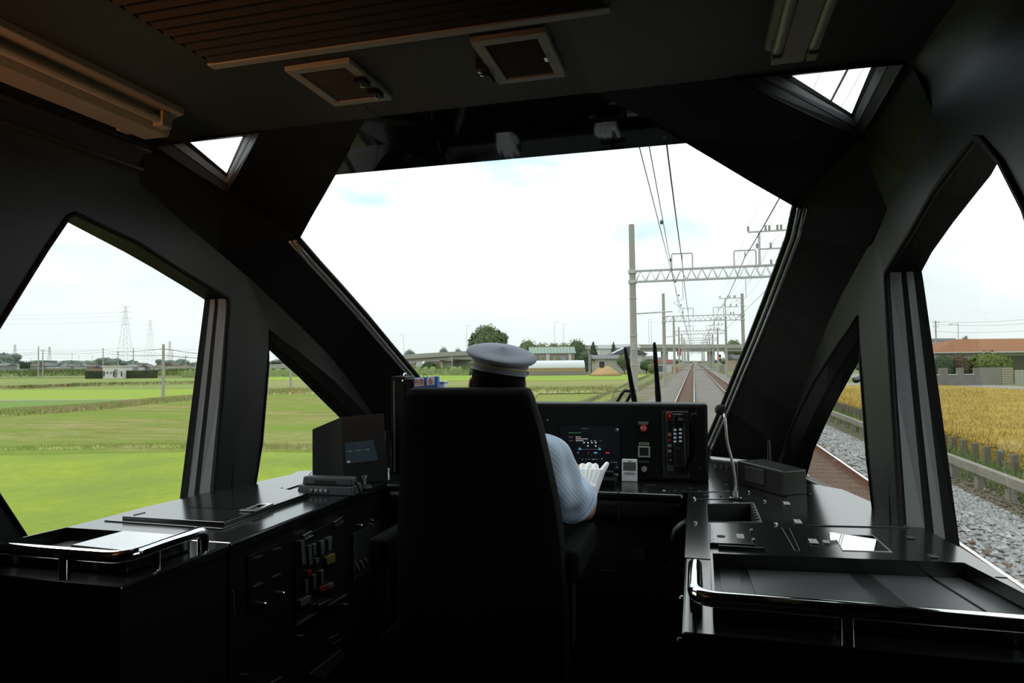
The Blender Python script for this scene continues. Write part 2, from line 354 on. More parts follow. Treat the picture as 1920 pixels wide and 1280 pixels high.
    MB().grid([cl(ri(0.80)), cl(ri(1.0))]).build('gasket', RUB, wn)
    MB().tube(ri(0), 0.005, 6, closed=True).build('gasket', RUB, wn)
    return wall
side(-1, 'left'); side(1, 'right')

# windscreen
g = MB().grid([wrow(i) for i in range(2, len(WS))])
ws = struct(g.build('window_1', GL, smooth=True), 'six-sided windscreen of the cab')
g = MB().grid([[V(q.x, q.y, q.z) for q in wrow(i)] for i in range(0, 3)])
g.add([V(-0.627, 2.225, 3.245), V(0.627, 2.225, 3.245), V(0.5, 2.4, 3.5), V(-0.5, 2.4, 3.5)], [(0, 1, 2, 3)])
g.build('shade_band', M('black_glass', (0.003, 0.003, 0.003), 0.04, spec=0.4), ws)
for s in (-1, 1):
    E = [V(s*a, b, cc) for a, b, cc in WS]; O = []
    for i, q in enumerate(E):
        o = V(s*CREASE[max(0, min(i-4, 9))][0], q.y, q.z+0.10*(1 if i < 5 else 0)); O.append(q + (o-q).normalized()*0.046)
    up = E[5:]; uo = O[5:]
    inn = V(-s*0.0, -0.006, -0.006)
    MB().tube([q+inn for q in up], 0.013, 6).build('gasket', RUB, ws, smooth=True)
    MB().grid([[q+inn*1.5 for q in up], [lerp(a, b, 0.45)+V(0, -0.022, -0.012) for a, b in zip(up, uo)], [lerp(a, b, 0.9)+V(0, -0.02, -0.012) for a, b in zip(up, uo)], [lerp(a, b, 1.15) for a, b in zip(up, uo)]]).build('window_frame', BEAD, ws, smooth=50)
    MB().tube([lerp(a, b, 0.42)+V(0, -0.022, -0.012) for a, b in zip(up, uo)], 0.0035, 6).build('gasket', RUB, ws)
    for q_, r_ in ((0.27, 0.008), (0.72, 0.011)): MB().tube([lerp(a, b, q_)+V(0, -0.021, -0.012) for a, b in zip(up, uo)], r_, 10).build('bead', M('bead_bright', (0.45, 0.46, 0.46), 0.28, 0.9), ws, smooth=True)
    MB().tube(E[1:6], 0.004, 6).build('gasket', RUB, ws)
# nose deck under the windscreen
d = [V(-1.03, 3.1, 2.025), V(1.03, 3.1, 2.025), V(1.025, 3.64, 2.025), V(0.66, 3.87, 2.025), V(0.3, 3.97, 2.025), V(-0.3, 3.97, 2.025), V(-0.66, 3.87, 2.025), V(-1.025, 3.64, 2.025)]
nd = struct(MB().prism(d, (0, 0, -0.03)).build('trim_4', TOPM), 'black deck under the windscreen')
for k in range(9):
    x = 0.72+k*0.028; MB().bx(x, x+0.011, 3.42, 3.56, 2.0255, 2.031).build('demister_slat', BLK, nd)
MB().bx(-1.0, 1.0, 3.88, 3.9, ZFL, 2.0).build('bulkhead', DARK, nd)

# ------------------------------------------------------------------ ceiling fittings
gr = empty('ceiling_grille', (-0.03, 1.2, ZCE), 'long louvred air grille across the dark cab ceiling', 'grille')
GX0, GX1, GY1 = -0.56, 0.47, 1.49
f = MB().bx(GX0, GX1, GY1-0.028, GY1, ZCE-0.016, ZCE); f.build('front_rail', VENTM, gr, bevel=0.003)
MB().bx(GX0, GX0+0.012, 0.62, GY1-0.028, ZCE-0.010, ZCE).build('side_rail', CEILM, gr)
MB().bx(GX1-0.012, GX1, 0.62, GY1-0.028, ZCE-0.010, ZCE).build('side_rail', CEILM, gr)
sl = MB()
R = Matrix.Rotation(radians(-35), 3, 'X')
for k in range(24): sl.box((-0.045, 1.44-k*0.036, ZCE-0.006), (1.0, 0.030, 0.003), R)
sl.build('slats', M('grille_grey', (0.022, 0.020, 0.017), 0.6), gr)
def vent(x0, x1, y0, y1, label, latch):
    o = empty('ceiling_vent', ((x0+x1)/2, (y0+y1)/2, ZCE), label, 'vent', 'square vents in the cab ceiling')
    b, z = 0.026, ZCE-0.014; f = MB()
    f.bx(x0, x1, y0, y0+b, z, ZCE); f.bx(x0, x1, y1-b, y1, z, ZCE); f.bx(x0, x0+b, y0+b, y1-b, z, ZCE); f.bx(x1-b, x1, y0+b, y1-b, z, ZCE)
    f.build('frame', VENTM, o, bevel=0.002)
    MB().bx(x0+b, x1-b, y0+b, y1-b, ZCE-0.002, ZCE-0.0005).build('backing', DARK, o)
    s_ = MB(); n = 17
    for k in range(n): s_.box(((x0+x1)/2, y0+b+(y1-y0-2*b)*(k+0.5)/n, ZCE-0.006), (x1-x0-2*b, 0.010, 0.002), R)
    s_.build('slats', M('slat_dark', (0.03, 0.028, 0.026), 0.6), o)
    MB().bx(x1-b-0.004 if latch < 0 else x1-b-0.004, x1-b+0.004, (y0+y1)/2-0.012, (y0+y1)/2+0.012, z-0.006, z).build('latch', STL, o)
    return o
vent(-0.392, -0.204, 1.55, 1.811, 'square louvred vent on the left of the cab ceiling', -1)
vent(0.126, 0.311, 1.534, 1.795, 'square louvred vent right of centre on the cab ceiling', 1)
k = empty('ceiling_bracket', (0.115, 1.69, ZCE), 'small black bracket with two bolts beside the right vent', 'bracket')
MB().bx(0.098, 0.124, 1.66, 1.70, ZCE-0.022, ZCE).build('plate', DARK, k, bevel=0.002)
MB().bx(0.112, 0.126, 1.69, 1.745, ZCE-0.03, ZCE-0.016).build('arm', BLK, k, bevel=0.002)
for y in (1.672, 1.692): MB().lathe([(0.006, 0), (0.006, -0.006), (0.003, -0.008)], (0.107, y, ZCE-0.022), n=10).build('bolt', STL, k)
k = empty('ceiling_bracket', (-0.215, 1.70, ZCE), 'two small black clips on the rim of the left vent', 'bracket')
for y in (1.655, 1.735):
    q = MB().bx(-0.236, -0.206, y-0.022, y+0.02, ZCE-0.03, ZCE-0.0145).build('clip', BLK, k, bevel=0.002)
    MB().lathe([(0.006, 0), (0.006, -0.005), (0.003, -0.007)], (-0.221, y, ZCE-0.03), n=10).build('bolt', STL, q)
def fixture(x0, x1, yend, label, w_, rev):
    o = empty('ceiling_light', ((x0+x1)/2, 0.9, ZCE), label, 'ceiling light', 'unlit tube light fittings along the cab ceiling')
    xc = (x0+x1)/2; h = 0.062 if w_ < 0.15 else 0.085
    prof = [(-w_/2, 0), (-w_/2, -0.022), (-w_*0.30, -0.034), (-w_*0.22, -h), (w_*0.22, -h), (w_*0.30, -0.034), (w_/2, -0.022), (w_/2, 0)]
    rows = [[V(xc+a, y, ZCE+z) for a, z in prof] for y in (0.1, yend)]
    b = MB().hexa(rows[0], rows[1]); b.build('housing', CREAM, o, bevel=0.003)
    MB().tube([V(xc-w_*0.33, 0.1, ZCE-0.055), V(xc-w_*0.33, yend-0.07, ZCE-0.055)], 0.013, 10).build('tube', M('tube_white', (0.32, 0.29, 0.24), 0.3), o, smooth=40)
    MB().bx(xc-w_*0.42, xc-w_*0.24, yend-0.07, yend-0.03, ZCE-0.075, ZCE-0.03).build('lamp_holder', CREAM, o, bevel=0.003)
    MB().tube([V(xc+w_*0.33, 0.1, ZCE-0.055), V(xc+w_*0.33, yend-0.07, ZCE-0.055)], 0.013, 10).build('tube', MATS['tube_white'], o, smooth=40)
    MB().bx(xc+w_*0.24, xc+w_*0.42, yend-0.07, yend-0.03, ZCE-0.075, ZCE-0.03).build('lamp_holder', CREAM, o, bevel=0.003)
    return o
fixture(-1.07, -0.83, 1.72, 'cream tube light fitting along the left of the cab ceiling', 0.20, 1)
fixture(0.80, 0.95, 1.76, 'pale tube light fitting at the right of the cab ceiling', 0.12, -1)
# added rods standing in for reflected stripes on the left cove
mo = MB()
for x, z, r in ((-1.19, 3.295, 0.008), (-1.222, 3.235, 0.008)): mo.tube([V(x, 0.3, z), V(x, 1.95, z)], r, 6)
mo.build('trim_5', CEILM).__setitem__('kind', 'structure')

# ------------------------------------------------------------------ consoles
def console(s, name, inner, outer, y0, y1, label, holes=None, parts=True):
    """inner: x of the aisle face; outer: [(x,y)] boundary toward the wall from rear to front"""
    o = empty(name, (s*0.95, (y0+y1)/2, ZFL), label, 'console')
    poly = [V(s*inner, y0, ZC)] + [V(s*x, y, ZC) for x, y in outer] + [V(s*inner, y1, ZC)]
    if holes:
        v, f = hole_fill(poly, holes); t = MB().add(v, f)
        n = len(poly); t.grid([poly+[poly[0]], [q-V(0, 0, 0.03) for q in poly+[poly[0]]]])
    else: t = MB().prism(poly, (0, 0, -0.03))
    t.build('worktop', TOPM, o, bevel=0 if holes else 0.006)
    b = [V(s*(inner+0.012), y0+0.012, ZC-0.03)] + [V(s*min(x-0.012, 1.225), y+(0.012 if i == 0 else 0), ZC-0.03) for i, (x, y) in enumerate(outer)] + [V(s*(inner+0.012), y1, ZC-0.03)]
    if holes: 
        bb = MB(); n = len(b); bb.grid([b+[b[0]], [q+V(0, 0, ZFL-ZC+0.03) for q in b+[b[0]]]])
        bb.build('body', BLK, o)
    else: MB().prism(b, (0, 0, ZFL-ZC+0.03)).build('body', BLK, o)
    return o
cl1 = console(-1, 'console_cabinet', 0.676, [(1.335, 1.318), (1.335, 1.706)], 1.318, 1.706, 'low black console by the left window, rear unit under the tray')
cl2 = console(-1, 'console_cabinet', 0.676, [(1.335, 1.712), (1.325, 2.10), (1.26, 2.55), (1.19, 2.95), (1.05, 3.1)], 1.712, 3.0, 'long black console on the left, front unit with flat lids')
# right console has real openings
rec = [at(px, py, 2, ZC) for px, py in ((1325, 945), (1413, 943), (1428, 979), (1327, 978))]
mir = [at(px, py, 2, ZC) for px, py in ((1562, 1002), (1637, 1004), (1672, 1035), (1580, 1032))]
cr1 = console(1, 'console_cabinet', 0.60, [(1.337, 1.345), (1.335, 1.85)], 1.345, 1.85, 'low black console by the right window, rear unit under the tray')
cr2 = console(1, 'console_cabinet', 0.60, [(1.335, 1.856), (1.325, 2.10), (1.265, 2.60), (1.19, 2.95), (1.05, 3.1)], 1.856, 3.1, 'long black console on the right with panels and openings', holes=[rec, mir])
for nm, lp, dp, mt in (('storage_recess', rec, 0.10, DARK), ('viewing_recess', mir, 0.07, DARK)):
    lo_ = [q-V(0, 0, dp) for q in lp]; cl = lambda L: L+[L[0]]
    r_ = MB().grid([cl(lp), cl(lo_)]).add(lo_, [(0, 1, 2, 3)]).build(nm, mt, cr2)
    MB().tube(lp, 0.0022, 5, closed=True).build('rim', BEAD, r_)
    if nm == 'storage_recess':
        for i in range(7):
            a = lerp(lp[1], lp[2], (i+0.6)/7.4); MB().box((a.x-0.006, a.y, ZC-0.04), (0.010, 0.020, 0.075)).build('louvre_slat', BEAD, r_)
    else:
        Pm = sum((q for q in lo_), V(0,0,0))/4+V(0, 0, 0.030); nm_ = ((CAM-Pm).normalized()+(V(1.45, 2.02, 2.62)-Pm).normalized()).normalized(); tx = V(1, 0, 0); tx = (tx-nm_*tx.dot(nm_)).normalized(); ty = nm_.cross(tx)
        MB().hexa([Pm+tx*a_+ty*b_ for a_, b_ in ((-.075, -.065), (.06, -.065), (.06, .065), (-.075, .065))], [Pm+tx*a_+ty*b_+nm_*.004 for a_, b_ in ((-.075, -.065), (.06, -.065), (.06, .065), (-.075, .065))]).build('glass_plate', M('dark_mirror', (0.75, 0.78, 0.8), 0.02, 1.0), r_)

# plates, labels and screws of the right console
def plate(parent, name, pix, z=0.003, mat=TOPM, bev=0.0015, zb=ZC):
    return MB().prism([at(px, py, 2, zb) + V(0, 0, 0.0003) for px, py in pix], (0, 0, z)).build(name, mat, parent, bevel=bev)
pl = plate(cr2, 'panel', ((1472, 922), (1560, 928), (1655, 960), (1706, 990), (1490, 985)))
pl2 = plate(cr2, 'panel', ((1480, 990), (1500, 1033), (1490, 1033), (1465, 989)), 0.002)
ph = plate(cr2, 'hinged_plate', ((1331, 987), (1407, 989), (1418, 1027), (1331, 1024)), 0.010)
MB().lathe([(0.012, 0), (0.012, 0.001)], at(1352, 1005, 2, ZC+0.0105), n=20).build('finger_hole', DARK, ph)
for px, py in ((1409, 994), (1413, 1012)): MB().box(at(px, py, 2, ZC+0.012), (0.008, 0.022, 0.006)).build('hinge', STL, ph)
for px, py in ((1336, 994), (1337, 999), (1338, 1010), (1338, 1016)): MB().lathe([(0.0025, 0), (0.002, 0.0015)], at(px, py, 2, ZC+0.0103), n=8).build('screw', STL, ph)
MB().box(at(1390, 1026, 2, ZC+0.006), (0.12, 0.012, 0.006)).build('catch_bar', BLK, ph)
def label_plate(parent, px, py, wx, wy, z=ZC+0.0035):
    P = at(px, py, 2, z); sk = 0.0
    q = MB().box(P, (wx, wy, 0.0015)).build('label_plate', LABW, parent)
    MB().box(P+V(0, 0, 0.001), (wx*0.84, wy*0.84, 0.001)).build('label_face', LABM, q)
for px, py, a, b in ((1475, 943, 0.019, 0.05), (1496, 977, 0.019, 0.05), (1525, 1014, 0.021, 0.045), (1549, 1015, 0.015, 0.026), (1388, 1005, 0.019, 0.048)): label_plate(cr2, px, py, a, b, ZC+0.0035 if px != 1388 else ZC+0.011)
for px, py in ((1650, 948), (1697, 984), (1707, 1007), (1749, 1042)):
    P = at(px, py, 2, ZC+0.003); MB().box(P, (0.020, 0.026, 0.004)).build('catch', M('catch_dark', (0.08, 0.08, 0.08), 0.3, 0.6), cr2, bevel=0.001)
for px, py in ((1303, 936), (1434, 940), (1304, 981), (1455, 983), (1405, 923), (1302, 934)): MB().lathe([(0.005, 0), (0.005, 0.004), (0.003, 0.006)], at(px, py, 2, ZC), n=8).build('screw', STL, cr2)
for px, py, a in ((1324, 929, 0.02), (1351, 930, 0.006)): MB().box(at(px, py, 2, ZC+0.003), (a, 0.02, 0.006)).build('switch', DARK, cr2)
plate(cr2, 'switch_plate', ((1302, 926), (1396, 926), (1402, 937), (1303, 936)), 0.002)
plate(cr2, 'recess_plate', ((1300, 939), (1446, 939), (1464, 985), (1298, 980), (1298, 979), (1462, 984), (1445, 940), (1300, 940)), 0.002) if False else None
for y in (1.36, 1.60): MB().lathe([(0.006, 0), (0.006, 0.006), (0.003, 0.009)], V(0.60, y, ZC-0.02), Matrix.Rotation(radians(-90), 3, 'Y'), 8).build('screw', STL, cr1)

# trays with handrails
def tray(s, parent_label, name, corners, rim, strips):
    o = empty(name, sum((V(q[0], q[1], ZC) for q in corners), V(0,0,0))/4, parent_label, 'tray', 'document trays on the consoles')
    cc = [V(q[0], q[1], ZC+0.001) for q in corners]; ce = sum(cc, V(0,0,0))/4
    ins = [q+(ce-q).normalized()*0.006 for q in cc]
    MB().prism(cc, (0, 0, 0.004)).build('base', M('tray_grey', (0.025, 0.025, 0.026), 0.34), o)
    m = MB()
    for i in range(4):
        a, b, a2, b2 = cc[i], cc[(i+1) % 4], ins[i], ins[(i+1) % 4]
        m.prism([a, b, b2, a2], (0, 0, rim))
    m.build('rim', TOPM, o)
    for t0, t1, mt in strips:
        q = [lerp(cc[0], cc[1], t0), lerp(cc[0], cc[1], t1), lerp(cc[3], cc[2], t1), lerp(cc[3], cc[2], t0)]
        q = [p+(ce-p)*0.03+V(0, 0, 0.0045) for p in q]
        MB().prism(q, (0, 0, 0.0025)).build('liner', mt, o)
    return o
LIN = M('tray_liner', (0.060, 0.060, 0.061), 0.38); LIN2 = M('tray_liner_dark', (0.015, 0.015, 0.0155), 0.36)
tray(1, 'wide black document tray behind the handrail on the right console', 'document_tray', [(0.663, 1.755), (1.232, 1.805), (1.30, 1.415), (0.660, 1.415)], 0.042,
     [(0.02, 0.10, LIN2), (0.14, 0.30, LIN), (0.30, 0.55, LIN), (0.55, 0.64, LIN2), (0.64, 0.86, LIN), (0.88, 0.99, LIN)])
tray(-1, 'wide black document tray behind the handrail on the left console', 'document_tray', [(-1.17, 1.615), (-0.735, 1.615), (-0.735, 1.395), (-1.20, 1.395)], 0.042,
     [(0.05, 0.22, LIN2), (0.25, 0.40, LIN2)])
tb = empty('clipboard', (-0.86, 1.52, ZC+0.05), 'flat glossy black board lying on the left tray, mirroring the sky', 'board')
q = [at(px, py, 2, ZC+0.052) for px, py in ((132, 1022), (232, 995), (352, 1004), (246, 1034))]
MB().prism(q, (0, 0, -0.010)).build('board', RUB, tb, bevel=0.003)
ce = sum(q, V(0,0,0))/4; MB().prism([p+(ce-p)*0.03 for p in q], (0, 0, 0.0012)).build('cover_sheet', M('gloss_black', (0.03, 0.03, 0.035), 0.05, spec=1.0, coat=1.0), tb)
MATS['gloss_black'].node_tree.nodes['Principled BSDF'].inputs['IOR'].default_value = 2.0
def handrail(name, pts, posts, label, r=0.0155):
    o = empty(name, pts[0], label, 'handrail', 'chrome handrails on the consoles')
    P = [Vector(p) for p in pts]; sm = [P[0]]
    for i in range(1, len(P)-1):
        a = (P[i-1]-P[i]).normalized(); b = (P[i+1]-P[i]).normalized(); rr = min(0.05, (P[i-1]-P[i]).length*0.45, (P[i+1]-P[i]).length*0.45)
        for k in range(9):
            t_ = k/8; sm.append((P[i]+a*rr)*(1-t_)**2 + P[i]*2*t_*(1-t_) + (P[i]+b*rr)*t_**2)
    sm.append(P[-1]); MB().tube(sm, r, 14).build('rail', CHR, o, smooth=40)
    for p in posts: MB().cyl(V(p[0], p[1], ZC), V(p[0], p[1], P[1].z-0.004), 0.0125, n=14).build('post', CHR, o, smooth=40)
    return o
zr = ZC+0.056
handrail('handrail', [(0.627, 1.615, ZC), (0.627, 1.615, zr), (0.627, 1.378, zr), (1.37, 1.372, zr)], [(0.628, 1.45), (0.895, 1.375), (1.20, 1.373)], 'chrome handrail around the right console tray')
handrail('handrail', [(-0.70, 1.625, ZC), (-0.70, 1.625, zr), (-0.70, 1.352, zr), (-1.37, 1.352, zr)], [(-0.70, 1.45), (-0.88, 1.352), (-1.15, 1.352)], 'chrome handrail around the left console tray')

# left console lids
plate(cl2, 'lid', ((195, 977), (417, 993), (582, 931), (470, 908), (400, 921)), 0.004)
l2 = plate(cl2, 'lid', ((229, 974), (420, 986), (578, 930), (478, 912), (405, 925)), 0.012, zb=ZC+0.004)
plate(cl2, 'pocket', ((352, 951), (392, 942), (470, 947), (440, 954)), 0.0006, M('pocket_dark', (0.008, 0.008, 0.009), 0.15), 0, ZC+0.0165)
h = MB(); a = [at(px, py, 2, ZC+0.0165) for px, py in ((449, 959), (486, 946), (513, 946), (479, 960))]; ce = sum(a, V(0,0,0))/4; b_ = [q+(ce-q)*0.42 for q in a]
for i in range(4): h.prism([a[i], a[(i+1) % 4], b_[(i+1) % 4], b_[i]], (0, 0, 0.006))
h.build('pull_handle', STL, l2, bevel=0.0015)
plate(cl2, 'lid', ((480, 921), (516, 925), (566, 909), (585, 884), (560, 884)), 0.004)
plate(cl2, 'slot', ((505, 921), (530, 914), (531, 915.5), (507, 922.5)), 0.001, DARK, 0, ZC+0.0045)
plate(cl2, 'slot', ((250, 965), (273, 960), (273, 961), (251, 966)), 0.001, DARK, 0, ZC+0.0165)
# aisle faces of the left consoles
XF = -0.6885
def onface(px, py): return at(px, py, 0, XF+0.001)
def fplate(parent, name, pix, th, mat, bev=0.001, base=0.0):
    return MB().prism([onface(px, py)+V(base, 0, 0) for px, py in pix], (th, 0, 0)).build(name, mat, parent, bevel=bev)
GREYL = M('dull_grey', (0.08, 0.08, 0.083), 0.4); RED = M('switch_red', (0.16, 0.012, 0.01), 0.45); YEL = M('switch_yellow', (0.14, 0.10, 0.015), 0.5)
d1 = fplate(cl2, 'door', ((462, 1043), (526, 1014), (526, 1112), (464, 1145)), 0.006, BLK)
for q in (((473, 1046), (488, 1040), (488, 1041.5), (473, 1047.5)), ((508, 1031), (522, 1025), (522, 1026.5), (508, 1032.5)), ((472, 1100), (489, 1091), (489, 1093), (472, 1102)), ((507, 1082), (523, 1074), (523, 1076), (507, 1084))):
    fplate(d1, 'pull', q, 0.005, STL, 0, 0.006)
for px, py in ((488, 1132), (523, 1112)): MB().lathe([(0.007, 0), (0.007, 0.012), (0.004, 0.015)], onface(px, py)+V(0.006, 0, 0), Matrix.Rotation(radians(90), 3, 'Y'), 10).build('lock', CHR, d1)
bp = fplate(cl2, 'breaker_panel', ((551, 1015), (642, 966), (644, 1112), (553, 1172)), 0.006, M('panel_dark', (0.010, 0.010, 0.011), 0.3))
for q in (((556, 1014), (562, 1011), (566, 1056), (558, 1058)), ((570, 1023), (576, 1021), (577, 1049), (571, 1051)), ((579, 1020), (585, 1017), (585, 1040), (580, 1042)), ((593, 1015), (601, 1011), (601, 1036), (594, 1040)), ((607, 1010), (615, 1004), (614, 1030), (608, 1034)),
          ((564, 1086), (569, 1083), (569, 1110), (565, 1112)), ((579, 1078), (584, 1075), (584, 1102), (580, 1104)), ((594, 1070), (599, 1066), (598, 1092), (595, 1095)), ((584, 1047), (590, 1044), (590, 1053), (584, 1056)), ((572, 1053), (578, 1050), (578, 1056), (572, 1060))):
    fplate(bp, 'breaker', q, 0.012, GREYL, 0.001, 0.006)
for q, mt in ((((567, 1070), (575, 1067), (576, 1077), (568, 1080)), RED), (((591, 1102), (607, 1095), (607, 1104), (592, 1110)), RED), (((603, 1045), (620, 1036), (620, 1052), (605, 1058)), YEL), (((607, 1096), (617, 1090), (617, 1099), (608, 1104)), GREYL), (((554, 1125), (574, 1115), (574, 1127), (555, 1137)), GREYL)):
    fplate(bp, 'switch', q, 0.014, mt, 0.001, 0.006)
for q in (((561, 1003), (577, 994), (577, 999), (563, 1007)), ((619, 978), (634, 969), (634, 974), (621, 982)), ((622, 984), (638, 976), (638, 979), (623, 987)), ((563, 1010), (580, 1002), (580, 1004), (564, 1012))):
    fplate(bp, 'hinge', q, 0.012, STL, 0.001, 0.006)
fplate(bp, 'pull', ((588, 1132), (612, 1121), (613, 1127), (590, 1139)), 0.018, STL, 0.002, 0.006)
fplate(bp, 'edge_strip', ((552, 1170), (646, 1112), (646, 1114), (552, 1172)), 0.009, BEAD, 0, 0.006)
lv = fplate(cl2, 'louvre_pocket', ((660, 1000), (712, 975), (712, 1060), (661, 1089)), 0.003, DARK)
for k in range(5):
    px = 662+k*9; fplate(lv, 'louvre_slat', ((px, 1056-k*4), (px+3, 1054-k*4), (px+10, 1069-k*5), (px+7, 1071-k*5)), 0.008, GREYL, 0, 0.003)
fplate(lv, 'edge_strip', ((659, 1001), (661, 1000), (662, 1089), (660, 1090)), 0.007, BEAD, 0, 0.003)
for px, py in ((675, 985), (697, 975), (695, 983), (642, 1118), (649, 1134), (565, 1193), (459, 1266)): MB().lathe([(0.006, 0), (0.006, 0.008), (0.003, 0.011)], onface(px, py), Matrix.Rotation(radians(90), 3, 'Y'), 8).build('screw', CHR, cl2)
ld_ = fplate(cl2, 'lower_door', ((500, 1300), (648, 1190), (648, 1290), (500, 1400)), 0.006, BLK)
for q in (((609, 1196), (626, 1187), (630, 1190), (613, 1199)), ((616, 1206), (630, 1197), (631, 1200), (617, 1209)), ((500, 1278), (520, 1267), (524, 1270), (504, 1281))): fplate(ld_, 'hinge', q, 0.014, STL, 0.001, 0.006)
fplate(ld_, 'foot_plate', ((575, 1262), (632, 1218), (641, 1230), (600, 1275)), 0.010, M('foot_grey', (0.02, 0.02, 0.022), 0.5), 0.001, 0.006)
MB().tube([onface(425, 1106)+V(0.02, 0, 0), onface(427, 1160)+V(0.02, 0, 0)], 0.004, 8).build('latch_bar', STL, cl1)
MB().box((-1.0, 1.329, 1.9), (0.42, 0.006, 0.10)).build('rear_panel', BLK, cl1, bevel=0.002)

# monitor on the left console
B1, B2, B3 = at(585, 899, 2, ZC), at(645, 904, 2, ZC), at(729, 903, 2, ZC)
mo_ = empty('display_monitor', (B1+B2+B3)/3, 'boxy black monitor with a small dim screen on the left console', 'monitor')
def topof(P, py): return V(P.x, P.y, zat(P, py))
T1, T2, T3 = topof(B1, 804), topof(B2, 781), topof(B3, 774)
T2 = T2 + (B2-B3).normalized()*0.012; T3 = T3+(B2-B3).normalized()*0.02
back = B1+(B3-B2); backt = T1+(T3-T2)
MB().hexa([B1, B2, B3, back], [T1, T2, T3, backt]).build('housing', M('monitor_black', (0.017, 0.0175, 0.017), 0.42), mo_, bevel=0.004)
fr = lambda a, b: lerp(lerp(B2, B3, a), lerp(T2, T3, a), b)
nrm = (B3-B2).cross(T2-B2).normalized(); nrm = nrm if nrm.dot(CAM-B2) > 0 else -nrm
sc_ = MB().prism([fr(0.06, 0.28)+nrm*0.001, fr(0.80, 0.32)+nrm*0.001, fr(0.72, 0.62)+nrm*0.001, fr(0.06, 0.60)+nrm*0.001], nrm*0.002).build('screen', M('screen_blue', (0.020, 0.032, 0.040), 0.15, emit=0.35), mo_)
for k in range(3): MB().prism([fr(0.12+k*0.2, 0.462+k*.008)+nrm*0.0035, fr(0.22+k*0.2, 0.466+k*.008)+nrm*0.0035, fr(0.22+k*0.2, 0.476+k*.008)+nrm*0.0035, fr(0.12+k*0.2, 0.472+k*.008)+nrm*0.0035], nrm*0.001).build('screen_mark', M('screen_grey', (0.10, 0.13, 0.15), 0.4, emit=0.5), sc_)
MB().prism([fr(0.10, 0.30)+nrm*0.0035, fr(0.16, 0.30)+nrm*0.0035, fr(0.16, 0.325)+nrm*0.0035, fr(0.10, 0.325)+nrm*0.0035], nrm*0.001).build('screen_mark', M('screen_white', (0.3, 0.32, 0.4), 0.4, emit=0.5), sc_)
# desk telephone on the left console
A, B, Cc = at(556, 926, 2, ZC), at(661, 930, 2, ZC), at(668, 912, 2, ZC); ax = (B-A).normalized(); ay = (Cc-B); ay = (ay-ax*ay.dot(ax)); ayn = ay.normalized(); L = (B-A).length
te = empty('telephone', (A+B)/2, 'grey desk telephone lying in front of the black monitor', 'telephone')
TEL = M('phone_grey', (0.05, 0.056, 0.056), 0.42)
def tq(u, v, z): return A+ax*(L*u)+ayn*v+V(0, 0, z)
W_ = 0.09
MB().hexa([tq(0, 0, 0), tq(1, 0, 0), tq(1, W_, 0), tq(0, W_, 0)], [tq(0.02, 0.006, 0.034), tq(0.98, 0.006, 0.034), tq(0.98, W_-0.004, 0.04), tq(0.02, W_-0.004, 0.04)]).build('base', TEL, te, bevel=0.004)
hs_ = MB().hexa([tq(0.07, 0.012, 0.036), tq(0.97, 0.012, 0.036), tq(0.97, 0.062, 0.036), tq(0.07, 0.062, 0.036)], [tq(0.08, 0.016, 0.068), tq(0.96, 0.016, 0.068), tq(0.96, 0.058, 0.068), tq(0.08, 0.058, 0.068)]).build('handset', TEL, te, bevel=0.006)
MB().prism([tq(0.30, 0.010, 0.038), tq(0.68, 0.010, 0.038), tq(0.66, 0.010, 0.054), tq(0.30, 0.010, 0.054)], ayn*0.004).build('grip_slot', DARK, hs_)
for k in range(4): MB().box(tq(0.27+k*0.085, -0.001, 0.018), (0.012, 0.008, 0.010)).build('button', M('key_pale', (0.5, 0.52, 0.53), 0.4) if k else M('key_pink', (0.42, 0.25, 0.24), 0.4), te, bevel=0.001)
MB().tube([tq(1.0, 0.03, 0.05), tq(1.06, 0.03, 0.02), tq(1.12, 0.02, 0.006), tq(1.18, 0.04, 0.006)], 0.005, 8).build('cord', RUB, te, smooth=True)
kn = empty('push_button_stand', at(684, 922, 2, ZC), 'black round button stand with a chrome plunger beside the telephone', 'button')
P = at(684, 919, 2, ZC); MB().lathe([(0.032, 0), (0.032, 0.012), (0.022, 0.022), (0.006, 0.026)], P, n=20).build('base', BLK, kn, smooth=40)
MB().lathe([(0.006, 0.02), (0.006, 0.052), (0.012, 0.053), (0.012, 0.060), (0.004, 0.062)], P, n=14).build('plunger', STL, kn, smooth=40)

# upright timetable cabinet by the left pillar
ZP = 2.488
th_ = empty('timetable_cabinet', (-0.66, 2.97, ZC), 'narrow black upright cabinet left of the driver seat', 'cabinet')
MB().bx(-0.742, -0.674, 2.94, 3.05, ZC+0.004, ZP).build('body', BLK, th_, bevel=0.004)
MB().bx(-0.674, -0.639, 2.945, 3.03, ZC+0.004, ZP-0.012).build('side_leaf', BLK, th_, bevel=0.003)
MB().bx(-0.729, -0.723, 2.936, 2.942, ZC+0.01, ZP-0.02).build('edge_strip', M('strip_green', (0.10, 0.12, 0.085), 0.5), th_)
MB().lathe([(0.010, 0), (0.010, 0.010), (0.006, 0.014)], (-0.695, 2.99, ZP), n=10).build('screw', CHR, th_)
MB().lathe([(0.004, 0), (0.004, 0.004)], (-0.682, 2.94, ZP-0.02), Matrix.Rotation(radians(90), 3, 'X'), 8).build('screw', CHR, th_)
MB().tube([(-0.757, 2.93, ZC), (-0.757, 2.93, ZC+0.20)], 0.011, 12).build('pole', BLK, th_, smooth=40)
MB().tube([(-0.757, 2.93, ZC), (-0.757, 2.93, ZC+0.03)], 0.014, 12).build('pole_foot', CHR, th_, smooth=40)
